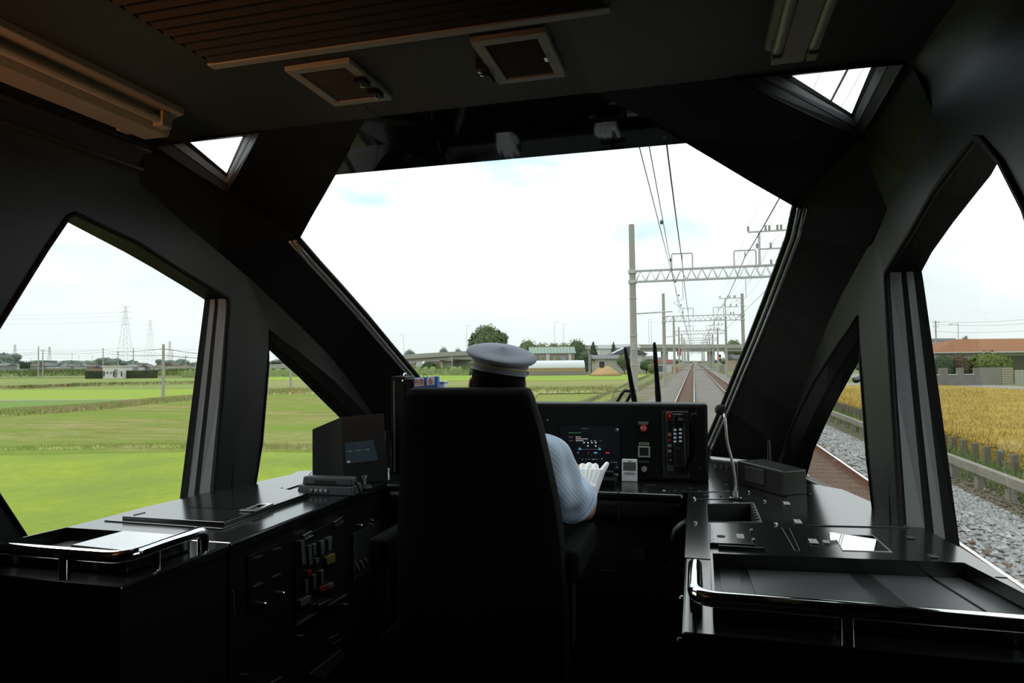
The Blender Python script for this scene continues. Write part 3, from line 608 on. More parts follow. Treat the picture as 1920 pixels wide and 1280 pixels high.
# blue service sign
a, b, c2, d2 = at(774, 708, 1, 2.955), at(820, 705, 1, 2.94), at(820, 726, 1, 2.94), at(774, 729, 1, 2.955)
sg = empty('service_sign', (a+b+c2+d2)/4, 'blue sign block with white 特急 and 6 tiles above the seat', 'sign')
MB().hexa([d2, c2, c2+V(0, 0.03, 0), d2+V(0, 0.03, 0)], [a, b, b+V(0, 0.03, 0), a+V(0, 0.03, 0)]).build('block', M('sign_blue', (0.015, 0.10, 0.45), 0.4), sg, bevel=0.003)
WHT = M('tile_white', (0.62, 0.62, 0.60), 0.45); TRED = M('lettering_red', (0.45, 0.03, 0.03), 0.5)
sp = lambda u, v: lerp(lerp(a, b, u), lerp(d2, c2, u), v)
sr = (b-a).normalized(); su = (a-d2).normalized(); sn = sr.cross(su); sn = sn if sn.y < 0 else -sn
for u0, u1, v0, v1, tx, sz in ((0.09, 0.47, 0.08, 0.80, '特急', 0.029), (0.60, 0.90, 0.06, 0.76, '6', 0.045)):
    tl = MB().prism([sp(u0, v1)+sn*0.001, sp(u1, v1)+sn*0.001, sp(u1, v0)+sn*0.001, sp(u0, v0)+sn*0.001], sn*0.005).build('tile', WHT, sg, bevel=0.0015)
    text('lettering', tx, sp((u0+u1)/2, (v0+v1)/2)+sn*0.0066, sz, TRED, tl, sr, su)
MB().tube([sp(0.46, 0.02)+V(0.01*cos(t), 0.015, 0.004+0.010*sin(t)) for t in [2*pi*k/14 for k in range(14)]], 0.002, 6, closed=True).build('ring', M('ring_brown', (0.25, 0.10, 0.05), 0.5), sg)
bx_ = [at(819, 717, 1, 3.05), at(834, 717, 1, 3.05)]
pb = empty('card_box', bx_[0], 'pale translucent card box behind the blue sign', 'box')
x0, x1 = at(812, 730, 1, 3.05).x, at(833, 730, 1, 3.05).x; z0, z1 = at(820, 735, 1, 3.05).z, at(820, 719, 1, 3.05).z
MB().bx(x0, x1, 3.05, 3.10, 2.362, z1).build('body', M('box_white', (0.55, 0.57, 0.6), 0.35), pb, bevel=0.003)
MB().bx(x0, x1+0.002, 3.048, 3.102, z1, z1+0.012).build('lid', M('box_lid', (0.30, 0.36, 0.44), 0.35), pb, bevel=0.003)

# ------------------------------------------------------------------ driver's desk and instrument panel
dk = empty('driver_desk', (0, 2.85, ZFL), 'black driving desk across the cab below the instrument panel', 'desk')
MB().bx(-0.66, 0.585, 2.70, 3.1, ZC-0.028, ZC+0.0005).build('worktop', TOPM, dk, bevel=0.01)
MB().bx(-0.66, 0.585, 2.705, 3.1, ZC-0.10, ZC-0.028).build('apron', M('apron_grey', (0.015, 0.015, 0.016), 0.3), dk, bevel=0.02)
MB().bx(-0.66, 0.60, 2.80, 3.1, ZFL, ZC-0.10).build('knee_panel', DARK, dk)
MB().bx(0.335, 0.339, 2.70, 2.712, ZC-0.11, ZC+0.001).build('joint', DARK, dk)
def onknee(px, py): return at(px, py, 1, 2.80)
def kbox(px, py, w_, h_, d_, mt, nm): P = onknee(px, py); return MB().box(P-V(0, d_/2, 0), (w_, d_, h_)).build(nm, mt, dk, bevel=0.0015)
kbox(1207, 962, 0.05, 0.012, 0.004, LABM, 'name_plate'); kbox(1197, 1038, 0.055, 0.05, 0.008, M('socket_brown', (0.05, 0.045, 0.03), 0.5), 'socket_cover')
kbox(1141, 1068, 0.06, 0.008, 0.012, STL, 'foot_bar'); kbox(1207, 974, 0.012, 0.006, 0.01, M('lamp_red', (0.25, 0.02, 0.02), 0.4), 'lamp')
MB().lathe([(0.010, 0), (0.010, 0.012), (0.005, 0.016)], onknee(1170, 976), Matrix.Rotation(radians(90), 3, 'X'), 12).build('lock', CHR, dk)
P = onknee(1251, 1054); MB().tube([P+V(0.018*cos(t), -0.004, 0.018*sin(t)) for t in [2*pi*k/18 for k in range(18)]], 0.003, 6, closed=True).build('dial_ring', GREYL, dk)
MB().tube([V(0.60, 2.72, 1.93), V(0.575, 2.69, 1.92), V(0.555, 2.69, 1.90), V(0.545, 2.70, 1.86)], 0.014, 10).build('hose', M('hose_green', (0.12, 0.17, 0.16), 0.2), dk, smooth=True)
ip = empty('instrument_panel', (0, 3.0, ZC), 'black instrument panel with a dark monitor below the windscreen', 'instrument panel')
YP = 2.985
MB().bx(-0.594, 0.684, YP, 3.12, ZC, 2.364).build('housing', M('panel_black', (0.007, 0.007, 0.0065), 0.5, spec=0.15), ip, bevel=0.012)
def ipq(px0, py0, px1, py1, d0, d1, nm, mt, par=None, bev=0.0, y=YP):
    p = at(px0, py0, 1, y); q = at(px1, py1, 1, y); return MB().bx(p.x, q.x, y-d1, y-d0, q.z, p.z).build(nm, mt, par or ip, bevel=bev)
fr_ = ipq(1048, 794, 1166, 884, 0.0, 0.004, 'screen_frame', RUB, bev=0.001)
scn = ipq(1051, 797, 1163, 882, 0.004, 0.005, 'screen', M('monitor_dark', (0.005, 0.005, 0.007), 0.35, emit=0.35, spec=0.12))
EM = lambda n, c, e=1.0: M(n, c, 0.4, emit=e)
CY, RD, YL, GN, WH, GY = EM('mark_cyan', (0.08, 0.32, 0.40), 0.7), EM('mark_red', (0.40, 0.02, 0.02), 0.7), EM('mark_amber', (0.45, 0.27, 0.05), 0.7), EM('mark_green', (0.05, 0.22, 0.05), 0.6), EM('mark_white', (0.5, 0.5, 0.5), 0.8), EM('mark_grey', (0.13, 0.13, 0.14), 0.5)
zx = lambda x: 1045+x*130/1849; zy = lambda y: 790+y*130/1849*(90/ (130*1280/1849))
def smark(x0, y0, x1, y1, mt): ipq(zx(x0), zy(y0), zx(x1), zy(y1), 0.005, 0.006, 'screen_mark', mt, scn)
smark(570, 710, 642, 752, CY); smark(1096, 710, 1168, 752, CY); smark(980, 810, 1068, 850, CY); smark(1296, 812, 1390, 852, RD); smark(815, 815, 850, 838, RD)
smark(365, 808, 402, 836, YL); smark(540, 808, 572, 838, CY); smark(526, 1132, 742, 1178, EM('bar_amber', (0.30, 0.17, 0.02), 0.9))
for x, y in ((716, 558), (822, 558), (926, 558), (1030, 558), (820, 646), (1028, 646)):
    P = at(zx(x), zy(y), 1, YP); MB().lathe([(0.0034, 0), (0.0034, 0.001)], P-V(0, 0.005, 0), Matrix.Rotation(radians(90), 3, 'X'), 10).build('screen_mark', WH, scn)
for x in (672, 775, 860, 950, 990, 1060): smark(x-8, 995, x+8, 1012, WH)
smark(1184, 978, 1212, 996, WH); smark(1550, 160, 1556, 255, GY); smark(1580, 190, 1636, 210, WH); smark(1580, 232, 1632, 250, GY)
smark(1424, 1040, 1620, 1046, GY); smark(1424, 1040, 1430, 1120, GY); smark(1450, 1075, 1610, 1095, GY); smark(1566, 1146, 1572, 1270, GY); smark(1566, 1146, 1630, 1152, GY); smark(1596, 1206, 1620, 1224, WH)
for y, x0, x1, mt in ((297, 316, 650, GN), (410, 500, 624, WH), (460, 500, 830, WH), (508, 500, 720, WH), (508, 985, 1050, WH), (508, 750, 790, GY), (508, 900, 940, WH), (508, 1135, 1180, GY), (412, 305, 440, GY), (508, 310, 430, GY), (688, 580, 640, GY), (688, 1098, 1160, GY)):
    xx = x0
    while xx < x1-14:                                       # unreadable runs of small characters
        smark(xx, y-11, xx+random.choice((14, 20)), y+9, mt); xx += 27
text('readout', '14 45 17', at(zx(725), zy(190), 1, YP-0.0055), 0.0085, GY, scn, V(1, 0, 0), V(0, 0, 1))
for y in (882, 960):
    for k in range(6): smark(590+k*106, y, 608+k*106, y+26, M('mark_dim', (0.035, 0.035, 0.037), 0.5, emit=0.4))
smark(640, 735, 1090, 738, GY)
# lamp, labels and buttons to the right of the monitor
lp_ = ipq(1196, 790, 1216, 796, 0, 0.003, 'name_plate', M('plate_grey', (0.10, 0.10, 0.10), 0.4), bev=0.001)
ipq(1192, 791, 1222, 818, -0.001, 0.002, 'lamp_plate', RUB)
ipq(1196, 791, 1216, 795, 0.003, 0.0045, 'plate_face', M('plate_grey2', (0.16, 0.16, 0.16), 0.4), lp_)
for px in (1198, 1214): MB().lathe([(0.002, 0), (0.002, 0.002)], at(px, 793, 1, YP)-V(0, 0.0045, 0), Matrix.Rotation(radians(90), 3, 'X'), 8).build('screw', STL, lp_)
P = at(1207, 802, 1, YP); lm = MB().lathe([(0.0145, 0), (0.0145, 0.008), (0.012, 0.011)], P, Matrix.Rotation(radians(90), 3, 'X'), 20).build('warning_lamp', M('lamp_dim_red', (0.28, 0.015, 0.015), 0.3, emit=0.25), ip, smooth=40)
text('lettering', '緊急', P-V(0.0, 0.0118, 0), 0.014, M('letter_pale', (0.55, 0.45, 0.45), 0.5), lm, V(1, 0, 0), V(0, 0, 1), 0.0003)
nb = ipq(1198, 829, 1217, 834, 0, 0.003, 'name_plate', M('plate_cream', (0.33, 0.36, 0.30), 0.5), bev=0.001)
for k in range(5): ipq(1200+k*3.2, 830, 1202+k*3.2, 833, 0.003, 0.0034, 'character', M('ink', (0.04, 0.045, 0.04), 0.6), nb)
sf = MB(); p, q = at(1196.5, 835.5, 1, YP), at(1219, 857, 1, YP); t_ = 0.006
for x0, x1, z0, z1 in ((p.x, q.x, p.z-t_, p.z), (p.x, q.x, q.z, q.z+t_), (p.x, p.x+t_, q.z+t_, p.z-t_), (q.x-t_, q.x, q.z+t_, p.z-t_)): sf.bx(x0, x1, YP-0.006, YP, z0, z1)
sf.build('switch_frame', M('frame_green', (0.36, 0.42, 0.31), 0.5), ip, bevel=0.001)
ipq(1199, 838, 1217, 854.5, 0, 0.004, 'switch_window', DARK)
ipq(1198, 863, 1217, 867.5, 0, 0.003, 'name_plate', M('plate_dim', (0.06, 0.06, 0.06), 0.5), bev=0.001)
MB().lathe([(0.0125, 0), (0.0125, 0.006), (0.011, 0.009)], at(1208, 879, 1, YP), Matrix.Rotation(radians(90), 3, 'X'), 20).build('push_button', M('button_lilac', (0.34, 0.33, 0.38), 0.4), ip, smooth=40)
for px, py in ((1231, 786), (1232, 880), (1313, 878), (1027, 787)): MB().lathe([(0.003, 0), (0.003, 0.002)], at(px, py, 1, YP), Matrix.Rotation(radians(90), 3, 'X'), 8).build('screw', STL, ip)
# small white clock standing on the desk
YC = 2.95
p, q = at(1165, 861, 1, YC), at(1195, 902, 1, YC)
ck = empty('desk_clock', V((p.x+q.x)/2, YC, ZC), 'small white digital clock with a grey display on the desk', 'clock')
zb = ZC+0.001; tl_ = V(0, 0.012, 0)
MB().hexa([V(p.x, YC, zb), V(q.x, YC, zb), V(q.x, YC+0.016, zb), V(p.x, YC+0.016, zb)], [V(p.x+.001, YC+.012, p.z), V(q.x, YC+.012, p.z), V(q.x, YC+.026, p.z), V(p.x+.001, YC+.026, p.z)]).build('case', M('clock_white', (0.80, 0.85, 0.82), 0.45), ck, bevel=0.003)
def cq(x0, y0, x1, y1, d0, d1, nm, mt, par=None):
    H = p.z-zb
    def pt(x, y, d): f_ = (y-861)/(902-861); return V(p.x+(q.x-p.x)*(x-1165)/30, YC+0.012*(1-f_)-d, p.z-H*f_)
    return MB().hexa([pt(x0, y1, d0), pt(x1, y1, d0), pt(x1, y1, d1), pt(x0, y1, d1)], [pt(x0, y0, d0), pt(x1, y0, d0), pt(x1, y0, d1), pt(x0, y0, d1)]).build(nm, mt, par or ck)
cq(1168, 866.5, 1192.5, 882, 0, 0.0012, 'display', M('lcd_grey', (0.09, 0.10, 0.09), 0.3)); cq(1170, 885, 1190, 888, 0, 0.003, 'button', M('button_grey', (0.25, 0.27, 0.27), 0.4)); cq(1177, 864, 1184, 865.2, 0, 0.0006, 'maker_mark', GREYL)
# silver rimmed lever box behind the glove
lb = empty('lever_box', at(1150, 925, 2, ZC), 'black lever block with a silver rim under the gloved hand', 'lever')
p, q = at(1139, 888, 1, 2.93), at(1158, 888, 1, 2.93)
MB().bx(0.20, q.x, 2.80, 2.93, ZC+0.0008, p.z-0.003).build('block', RUB, lb, bevel=0.003)
MB().tube([V(p.x-0.03, 2.928, p.z), V(q.x, 2.928, p.z), V(q.x, 2.928, ZC+0.03)], 0.0035, 8).build('rim', STL, lb, smooth=40)
lvr = MB().tube([V(0.245, 2.80, ZC+0.03), V(0.245, 2.79, ZC+0.05), V(0.245, 2.785, ZC+0.058)], 0.010, 10); lvr.tube([V(0.18, 2.785, ZC+0.060), V(0.31, 2.785, ZC+0.060)], 0.013, 12); lvr.build('lever', BLK, lb, smooth=40)
# desk markings
plate(dk, 'slot', ((1209, 908), (1230, 908), (1230, 909), (1209, 909)), 0.001, STL, 0, ZC+0.001)
for px, py, mt in ((1245, 919.5, WHT), (1266, 919.5, GREYL), (1282, 919.5, GREYL), (1311, 919.5, GREYL), (1337, 919, WHT), (1295, 915, GREYL), (1362, 908, STL), (1365, 920, STL)): MB().box(at(px, py, 2, ZC+0.0032), (0.010, 0.008, 0.002)).build('marker', mt, dk)
plate(dk, 'marker_strip', ((1238, 905), (1368, 903), (1371, 922), (1238, 923)), 0.002, TOPM)

# telephone handset on its cradle, right end of the panel
ph_ = empty('radio_telephone', at(1270, 880, 1, YP), 'black radio telephone handset with lit keys on the instrument panel', 'telephone')
def pq(px0, py0, px1, py1, d0, d1, nm, mt, par=None, bev=0.0): return ipq(px0, py0, px1, py1, d0, d1, nm, mt, par or ph_, bev)
pq(1241, 770, 1293, 897, 0.0, 0.010, 'back_plate', M('cradle_grey', (0.022, 0.022, 0.021), 0.4), bev=0.002)
pq(1249, 770, 1293, 882, 0.010, 0.026, 'cradle', M('cradle_black', (0.013, 0.013, 0.014), 0.4), bev=0.004)
eb = pq(1249.5, 772.5, 1262, 787, 0.026, 0.030, 'emergency_frame', M('red_plate', (0.35, 0.02, 0.02), 0.4), bev=0.001)
MB().lathe([(0.011, 0), (0.011, 0.001)], at(1256.5, 779.5, 1, YP)-V(0, 0.030, 0), Matrix.Rotation(radians(90), 3, 'X'), 20).build('emergency_ring', RUB, eb)
MB().lathe([(0.0065, 0), (0.0065, 0.008), (0.004, 0.010)], at(1256.5, 779.5, 1, YP)-V(0, 0.031, 0), Matrix.Rotation(radians(90), 3, 'X'), 16).build('emergency_button', M('button_red', (0.55, 0.02, 0.02), 0.35), eb, smooth=40)
for y0, y1, mt in ((810.5, 816.5, M('key_orange', (0.55, 0.20, 0.03), 0.4)), (821, 826.5, MATS['button_red']), (830.5, 836.5, M('key_grey', (0.36, 0.37, 0.34), 0.4)), (841, 846.5, MATS['key_grey'])): pq(1253, y0, 1259.5, y1, 0.026, 0.030, 'key', mt, bev=0.001)
for y0, mt in ((850, GREYL), (858, M('lamp_amber', (0.3, 0.26, 0.08), 0.5))): pq(1255.5, y0+1, 1259.5, y0+4, 0.026, 0.028, 'indicator', mt)
sg_ = pq(1251, 869, 1263.5, 881, 0.026, 0.028, 'speaker_grid', M('speaker_grey', (0.06, 0.06, 0.06), 0.5))
for i in range(4):
    for j in range(3): MB().box(at(1253+3*i, 871+4*j, 1, YP)-V(0, 0.0285, 0), (0.002, 0.001, 0.002)).build('grid_hole', GREYL, sg_)
# handset body: curved bar
hb = MB(); rows = []
for k in range(13):
    t = k/12; py = 774+t*(873-774); x0 = 1261.0+3.0*t+0.8*sin(pi*t); x1 = 1283+5.0*t+1.2*sin(pi*t)
    dpt = 0.058+0.018*sin(pi*t)**0.5 if 0.04 < t < 0.96 else 0.050
    a_ = at(x0, py, 1, YP); b_ = at(x1, py, 1, YP); y_b = YP-0.028
    rows.append([V(a_.x, y_b, a_.z), V(a_.x+0.002, YP-dpt+0.010, a_.z), V(a_.x+0.008, YP-dpt, a_.z), V(b_.x-0.008, YP-dpt, b_.z), V(b_.x-0.002, YP-dpt+0.010, b_.z), V(b_.x, y_b, b_.z)])
for r_ in rows: r_.append(r_[0])
hb.grid(rows); n = len(rows[0]); hb.add(rows[0][:-1], [tuple(range(n-1))]); hb.add(rows[-1][:-1], [tuple(range(n-1))])
hd = hb.build('handset', M('handset_black', (0.012, 0.012, 0.0125), 0.36), ph_, smooth=35)
def hq(px0, py0, px1, py1, nm, mt, par=None, th=0.002):
    t = ((py0+py1)/2-774)/99; yy = YP-(0.058+0.018*sin(pi*min(.96, max(.05, t)))**0.5)
    p = at(px0, py0, 1, yy); q = at(px1, py1, 1, yy); return MB().bx(p.x, q.x, yy-th, yy+0.004, q.z, p.z).build(nm, mt, par or hd)
kp = hq(1262.5, 777, 1282, 832.5, 'key_panel', M('keypad_black', (0.008, 0.008, 0.009), 0.25), th=0.0055)
LK = M('lit_key', (0.34, 0.42, 0.46), 0.4, emit=0.3)
def kq(px0, py0, px1, py1, nm, mt):
    yy = YP-0.076-0.0055
    p = at(px0, py0, 1, yy); q = at(px1, py1, 1, yy); return MB().bx(p.x, q.x, yy-0.003, yy+0.014, q.z, p.z).build(nm, mt, hd)
for k in range(4):
    kq(1263, 804+k*7.3, 1268.5, 807.2+k*7.3, 'key', LK); kq(1273, 803.3+k*7.3, 1278.5, 806.5+k*7.3, 'key', LK)
    kq(1263.5, 801.6+k*7.3, 1267.5, 802.4+k*7.3, 'key_legend', GREYL); kq(1273.5, 801+k*7.3, 1277, 801.8+k*7.3, 'key_legend', GREYL)
yy = YP-0.084; dq = at(1275.5, 786, 1, yy)
dsp = kq(1271, 783, 1280.5, 788.5, 'display', M('display_dim', (0.10, 0.08, 0.08), 0.4))
text('digits', '11', dq, 0.013, EM('digit_red', (0.55, 0.06, 0.05), 0.8), hd, V(1, 0, 0), V(0, 0, 1), 0.0003)
for py in (784.5, 788.5, 792.5): kq(1262.5, py, 1264.2, py+1.4, 'indicator', GREYL)
kq(1263.5, 779.3, 1267.5, 781, 'indicator', M('ind_green', (0.04, 0.06, 0.045), 0.5)); kq(1273, 779, 1276, 780.2, 'indicator', M('ind_green', (0.04, 0.06, 0.045), 0.5))
kq(1270, 831.5, 1274, 832.5, 'key_legend', GREYL)
text('lettering', 'JRC', at(1272, 840, 1, YP-0.0765), 0.006, M('mark_silver', (0.3, 0.3, 0.3), 0.4), hd, V(1, 0, 0), V(0, 0, 1), 0.0002) if False else kq(1268, 839.3, 1275.5, 840.6, 'maker_mark', GREYL)
# coiled cord
cp = [at(px, py, 1, YP-0.03) for px, py in ((1301, 775), (1299, 800), (1302, 830), (1300, 858), (1291, 876), (1282, 884))]
def spline(P, n):
    o = []
    for i in range(len(P)-1):
        p0, p1, p2, p3 = P[max(i-1, 0)], P[i], P[i+1], P[min(i+2, len(P)-1)]
        for k in range(n):
            t = k/n; o.append(0.5*((2*p1)+(p2-p0)*t+(2*p0-5*p1+4*p2-p3)*t*t+(3*p1-p0-3*p2+p3)*t**3))
    o.append(P[-1]); return o
base = spline(cp, 60); pts = []
for i, q in enumerate(base):
    tn = (base[min(i+1, len(base)-1)]-base[max(i-1, 0)]).normalized(); nx = V(0, 1, 0); ny = tn.cross(nx).normalized(); a_ = i*0.75
    pts.append(q+nx*0.013*cos(a_)+ny*0.013*sin(a_))
MB().tube(pts, 0.0028, 5).build('coiled_cord', RUB, ph_, smooth=True)

# gooseneck microphone on the right console
mb_ = at(1379, 936, 2, ZC)
gm = empty('gooseneck_microphone', mb_, 'gooseneck microphone with a black foam head on the right console', 'microphone')
MB().box(mb_+V(0, 0, 0.003), (0.05, 0.035, 0.006)).build('base_plate', BLK, gm, bevel=0.001)
for dx in (-0.018, 0.018): MB().lathe([(0.004, 0), (0.003, 0.003)], mb_+V(dx, 0, 0.006), n=8).build('screw', STL, gm)
for dx in (-0.005, 0.005): MB().tube([mb_+V(dx, 0, 0.004), mb_+V(dx, 0, 0.032)], 0.005, 10).build('socket', CHR, gm, smooth=40)
D0 = mb_.y
nk = [mb_+V(0, 0, 0.03)] + [at(px, py, 1, D0+o) for px, py, o in ((1379, 905, 0.0), (1374, 870, -0.01), (1364, 830, -0.02), (1361, 800, -0.025), (1359, 782, -0.02), (1356, 774, 0.0))]
MB().tube(spline(nk, 8), 0.0052, 10).build('neck', M('gooseneck_steel', (0.62, 0.58, 0.54), 0.22, 1.0, bump=(700, 0.6)), gm, smooth=True)
dirn = (nk[-1]-nk[-2]).normalized(); 
MB().tube([nk[-1]-dirn*0.004, nk[-1]+dirn*0.012, nk[-1]+dirn*0.022], [0.008, 0.009, 0.010], 12).build('collar', STL, gm, smooth=40)
MB().ell(at(1351, 768, 1, D0+0.01), (0.021, 0.023, 0.021), 18, 12).build('foam_head', M('foam', (0.012, 0.012, 0.012), 0.95, bump=(600, 0.5)), gm, smooth=True)

# blower box on the right console
q1, q2, q0 = at(1468, 931, 2, ZC), at(1513, 927, 2, ZC), at(1382, 906, 2, ZC); q3 = q0+(q2-q1)*1.25
bl = empty('heater_blower', (q1+q2+q0+q3)/4, 'black box-shaped blower with a slatted front on the right console', 'blower')
zt = zat(q1, 883)
tp = [V(q.x, q.y, zt) for q in (q0, q1, q2, q3)]
MB().hexa([q0, q1, q2, q3], tp).build('housing', M('blower_black', (0.010, 0.010, 0.010), 0.4), bl, bevel=0.006)
u_ = (q1-q0); n_ = V(u_.y, -u_.x, 0).normalized(); n_ = n_ if n_.dot(CAM-q0) > 0 else -n_
H_ = zt-ZC
gq = lambda u, v: q0+u_*u+V(0, 0, H_*v)
op = MB().prism([gq(0.2, 0.25)+n_*0.0005, gq(0.64, 0.25)+n_*0.0005, gq(0.64, 0.88)+n_*0.0005, gq(0.2, 0.88)+n_*0.0005], n_*0.001).build('outlet', DARK, bl)
for k in range(9): MB().prism([gq(0.21, 0.28+k*0.07)+n_*0.0015, gq(0.63, 0.28+k*0.07)+n_*0.0015, gq(0.63, 0.295+k*0.07)+n_*0.0015, gq(0.21, 0.295+k*0.07)+n_*0.0015], n_*0.004).build('outlet_slat', M('slat_grey', (0.10, 0.10, 0.10), 0.35), op)
w2 = (q2-q1)
for i in range(12):
    for j in range(5): MB().box(tp[0]+u_*(0.18+i*0.055)+w2*(0.18+j*0.16)+V(0, 0, 0.0006), (0.007, 0.012, 0.0012)).build('vent_slot', DARK, bl) if (i+j) % 1 == 0 else None
MB().lathe([(0.004, 0), (0.004, 0.005)], q2+V(0.01, 0, 0), n=8).build('screw', STL, bl)
P = at(1443, 864, 2, ZC+0.10)
an = empty('stub_antenna', V(P.x, P.y, ZC), 'short glossy black rod standing behind the blower box', 'antenna')
P = at(1443, 880, 1, q3.y+0.14); MB().tube([V(P.x, P.y, ZC), V(P.x, P.y, zat(V(P.x, P.y, ZC), 834)), V(P.x, P.y, zat(V(P.x, P.y, ZC), 824))], [0.009, 0.007, 0.004], 12).build('rod', M('gloss_rod', (0.01, 0.01, 0.01), 0.1), an, smooth=40)

# ------------------------------------------------------------------ driver's seat
SEATM = M('seat_fabric', (0.004, 0.004, 0.0045), 0.9, spec=0.15, bump=(500, 0.3))
SY = 1.96
st = empty('driver_chair', (-0.13, SY+0.22, ZFL), 'tall black driver seat with a broad tapered backrest', 'seat')
bk = MB(); rows = []
prof = [(728, 763, 980), (731, 757, 986), (745, 753, 992), (800, 746, 1010), (860, 743, 1024), (920, 741, 1038), (970, 739, 1047), (1010, 737, 1052), (1060, 737, 1056), (1150, 738, 1060), (1240, 742, 1062), (1330, 750, 1060)]
for k, (py, xa, xb) in enumerate(prof):
    yy = SY + 0.05*max(0, 1-k/9)
    a_, b_ = at(xa, py, 1, yy), at(xb, py, 1, yy); z = (a_.z+b_.z)/2; th = 0.11 if k > 1 else (0.05, 0.09)[k]
    ring = []
    for j in range(16):
        t = 2*pi*j/16; cx, sy = cos(t), sin(t); e = 0.35
        ring.append(V((a_.x+b_.x)/2+(b_.x-a_.x)/2*(abs(cx)**e)*(1 if cx > 0 else -1), yy+0.055+th/2*(abs(sy)**e)*(1 if sy > 0 else -1), z))
    rows.append(ring+[ring[0]])
bk.grid(rows); bk.add(rows[0][:-1], [tuple(range(16))]); bk.add(rows[-1][:-1], [tuple(range(16))])
bk.build('backrest', SEATM, st, smooth=50)
MB().bx(-0.38, 0.14, SY+0.06, SY+0.60, 1.56, 1.67).build('cushion', SEATM, st, bevel=0.03)
for xa in (0.222, -0.405):
    MB().bx(xa, xa+0.07, SY+0.06, SY+0.46, 1.885, 1.982).build('armrest', M('armrest_fabric', (0.006, 0.006, 0.0055), 0.9, spec=0.1), st, bevel=0.018)
    MB().bx(xa+0.025 if xa > 0 else xa+0.03, xa+0.045 if xa > 0 else xa+0.05, SY+0.08, SY+0.14, 1.70, 1.885).build('armrest_bracket', DARK, st)
MB().tube([V(0.155, SY+0.05, 2.02), V(0.165, SY+0.04, 2.0), V(0.162, SY+0.04, 1.97)], 0.008, 8).build('recline_lever', STL, st, smooth=True)
MB().bx(-0.26, 0.02, SY+0.14, SY+0.50, 1.40, 1.56).build('mechanism', DARK, st, bevel=0.01)
MB().cyl(V(-0.12, SY+0.32, ZFL), V(-0.12, SY+0.32, 1.40), 0.07, n=20).build('pedestal', DARK, st, smooth=40)
sc2 = MB().bx(0.12, 0.165, SY+0.05, SY+0.48, 1.50, 1.74); sc2.build('side_cover', BLK, st, bevel=0.01)
for y, z in ((SY+0.1, 1.70), (SY+0.22, 1.60), (SY+0.12, 1.53), (SY+0.32, 1.54)): MB().lathe([(0.006, 0), (0.006, 0.006), (0.003, 0.009)], V(0.165, y, z), Matrix.Rotation(radians(90), 3, 'Y'), 8).build('screw', STL, st)

# ------------------------------------------------------------------ the driver
SKIN = M('skin', (0.42, 0.19, 0.11), 0.55, spec=0.3); HAIR = M('hair_black', (0.006, 0.005, 0.005), 0.8, spec=0.06, bump=(300, 0.5))
CAPM = M('cap_grey', (0.30, 0.325, 0.39), 0.85, spec=0.2, bump=(900, 0.35)); GOLD = M('piping_gold', (0.62, 0.50, 0.24), 0.5)
GLOVE = M('glove_white', (0.88, 0.89, 0.89), 0.85, spec=0.2, bump=(250, 0.12)); TROU = M('trousers_grey', (0.07, 0.08, 0.09), 0.85)
SHIRT = stripe_mat('shirt_stripe', (0.74, 0.85, 0.97), (0.52, 0.67, 0.93), 46, width=0.42)
dr = empty('person', (-0.08, 2.30, ZFL), 'train driver seen from behind in a grey peaked cap, striped blue shirt and white gloves', 'person')
def remesh(o, vox, smooth=2):
    m = o.modifiers.new('remesh', 'REMESH'); m.mode = 'VOXEL'; m.voxel_size = vox; m.use_smooth_shade = True
    if smooth: q = o.modifiers.new('smooth', 'SMOOTH'); q.factor = 0.5; q.iterations = smooth
HY = 2.21
hc = at(936, 725, 1, HY)                                     # middle of the skull
Sh = [V(-0.24, 2.17, 2.235), at(1004, 856, 1, 2.20)]        # shoulders, left and right
El = [V(-0.30, 2.40, 1.985), at(1094, 953, 1, 2.43)]
Wr = [V(-0.30, 2.62, 2.062), at(1104, 921, 1, 2.60)]
hip = V(-0.11, 2.16, 1.76)
b = MB()
b.ell(hip+V(0, 0.02, 0.0), (0.19, 0.14, 0.12), 18, 12)
b.tube([hip, V(-0.11, 2.15, 1.95), V(-0.105, 2.14, 2.10), V(-0.10, 2.145, 2.20)], [0.145, 0.135, 0.15, 0.13], 16)
b.tube([Sh[0]+V(0, 0, -0.01), V(-0.10, 2.15, 2.25), Sh[1]+V(0, 0, -0.01)], [0.062, 0.085, 0.062], 14)
b.tube([V(-0.10, 2.15, 2.22), V(-0.08, 2.17, 2.32), hc+V(0, -0.02, -0.03)], [0.075, 0.058, 0.055], 14)
for k in (0, 1):
    b.tube([Sh[k], lerp(Sh[k], El[k], 0.5), El[k]], [0.062, 0.052, 0.043], 12); b.ell(El[k], (0.044, 0.044, 0.044), 10, 8)
    b.tube([El[k], lerp(El[k], Wr[k], 0.35), Wr[k]], [0.044, 0.044, 0.028], 12)
    kn_ = hip+V((-0.13, 0.13)[k], 0.46, -0.02); ft = V(kn_.x, kn_.y+0.10, ZFL+0.09)
    b.tube([hip+V((-0.09, 0.09)[k], 0.02, -0.02), kn_], [0.095, 0.062], 14); b.ell(kn_, (0.062, 0.062, 0.062), 10, 8)
    b.tube([kn_, lerp(kn_, ft, 0.35)+V(0, -0.02, 0), ft], [0.06, 0.058, 0.038], 12)
    b.ell(ft+V(0, 0.07, -0.045), (0.045, 0.13, 0.045), 12, 8)
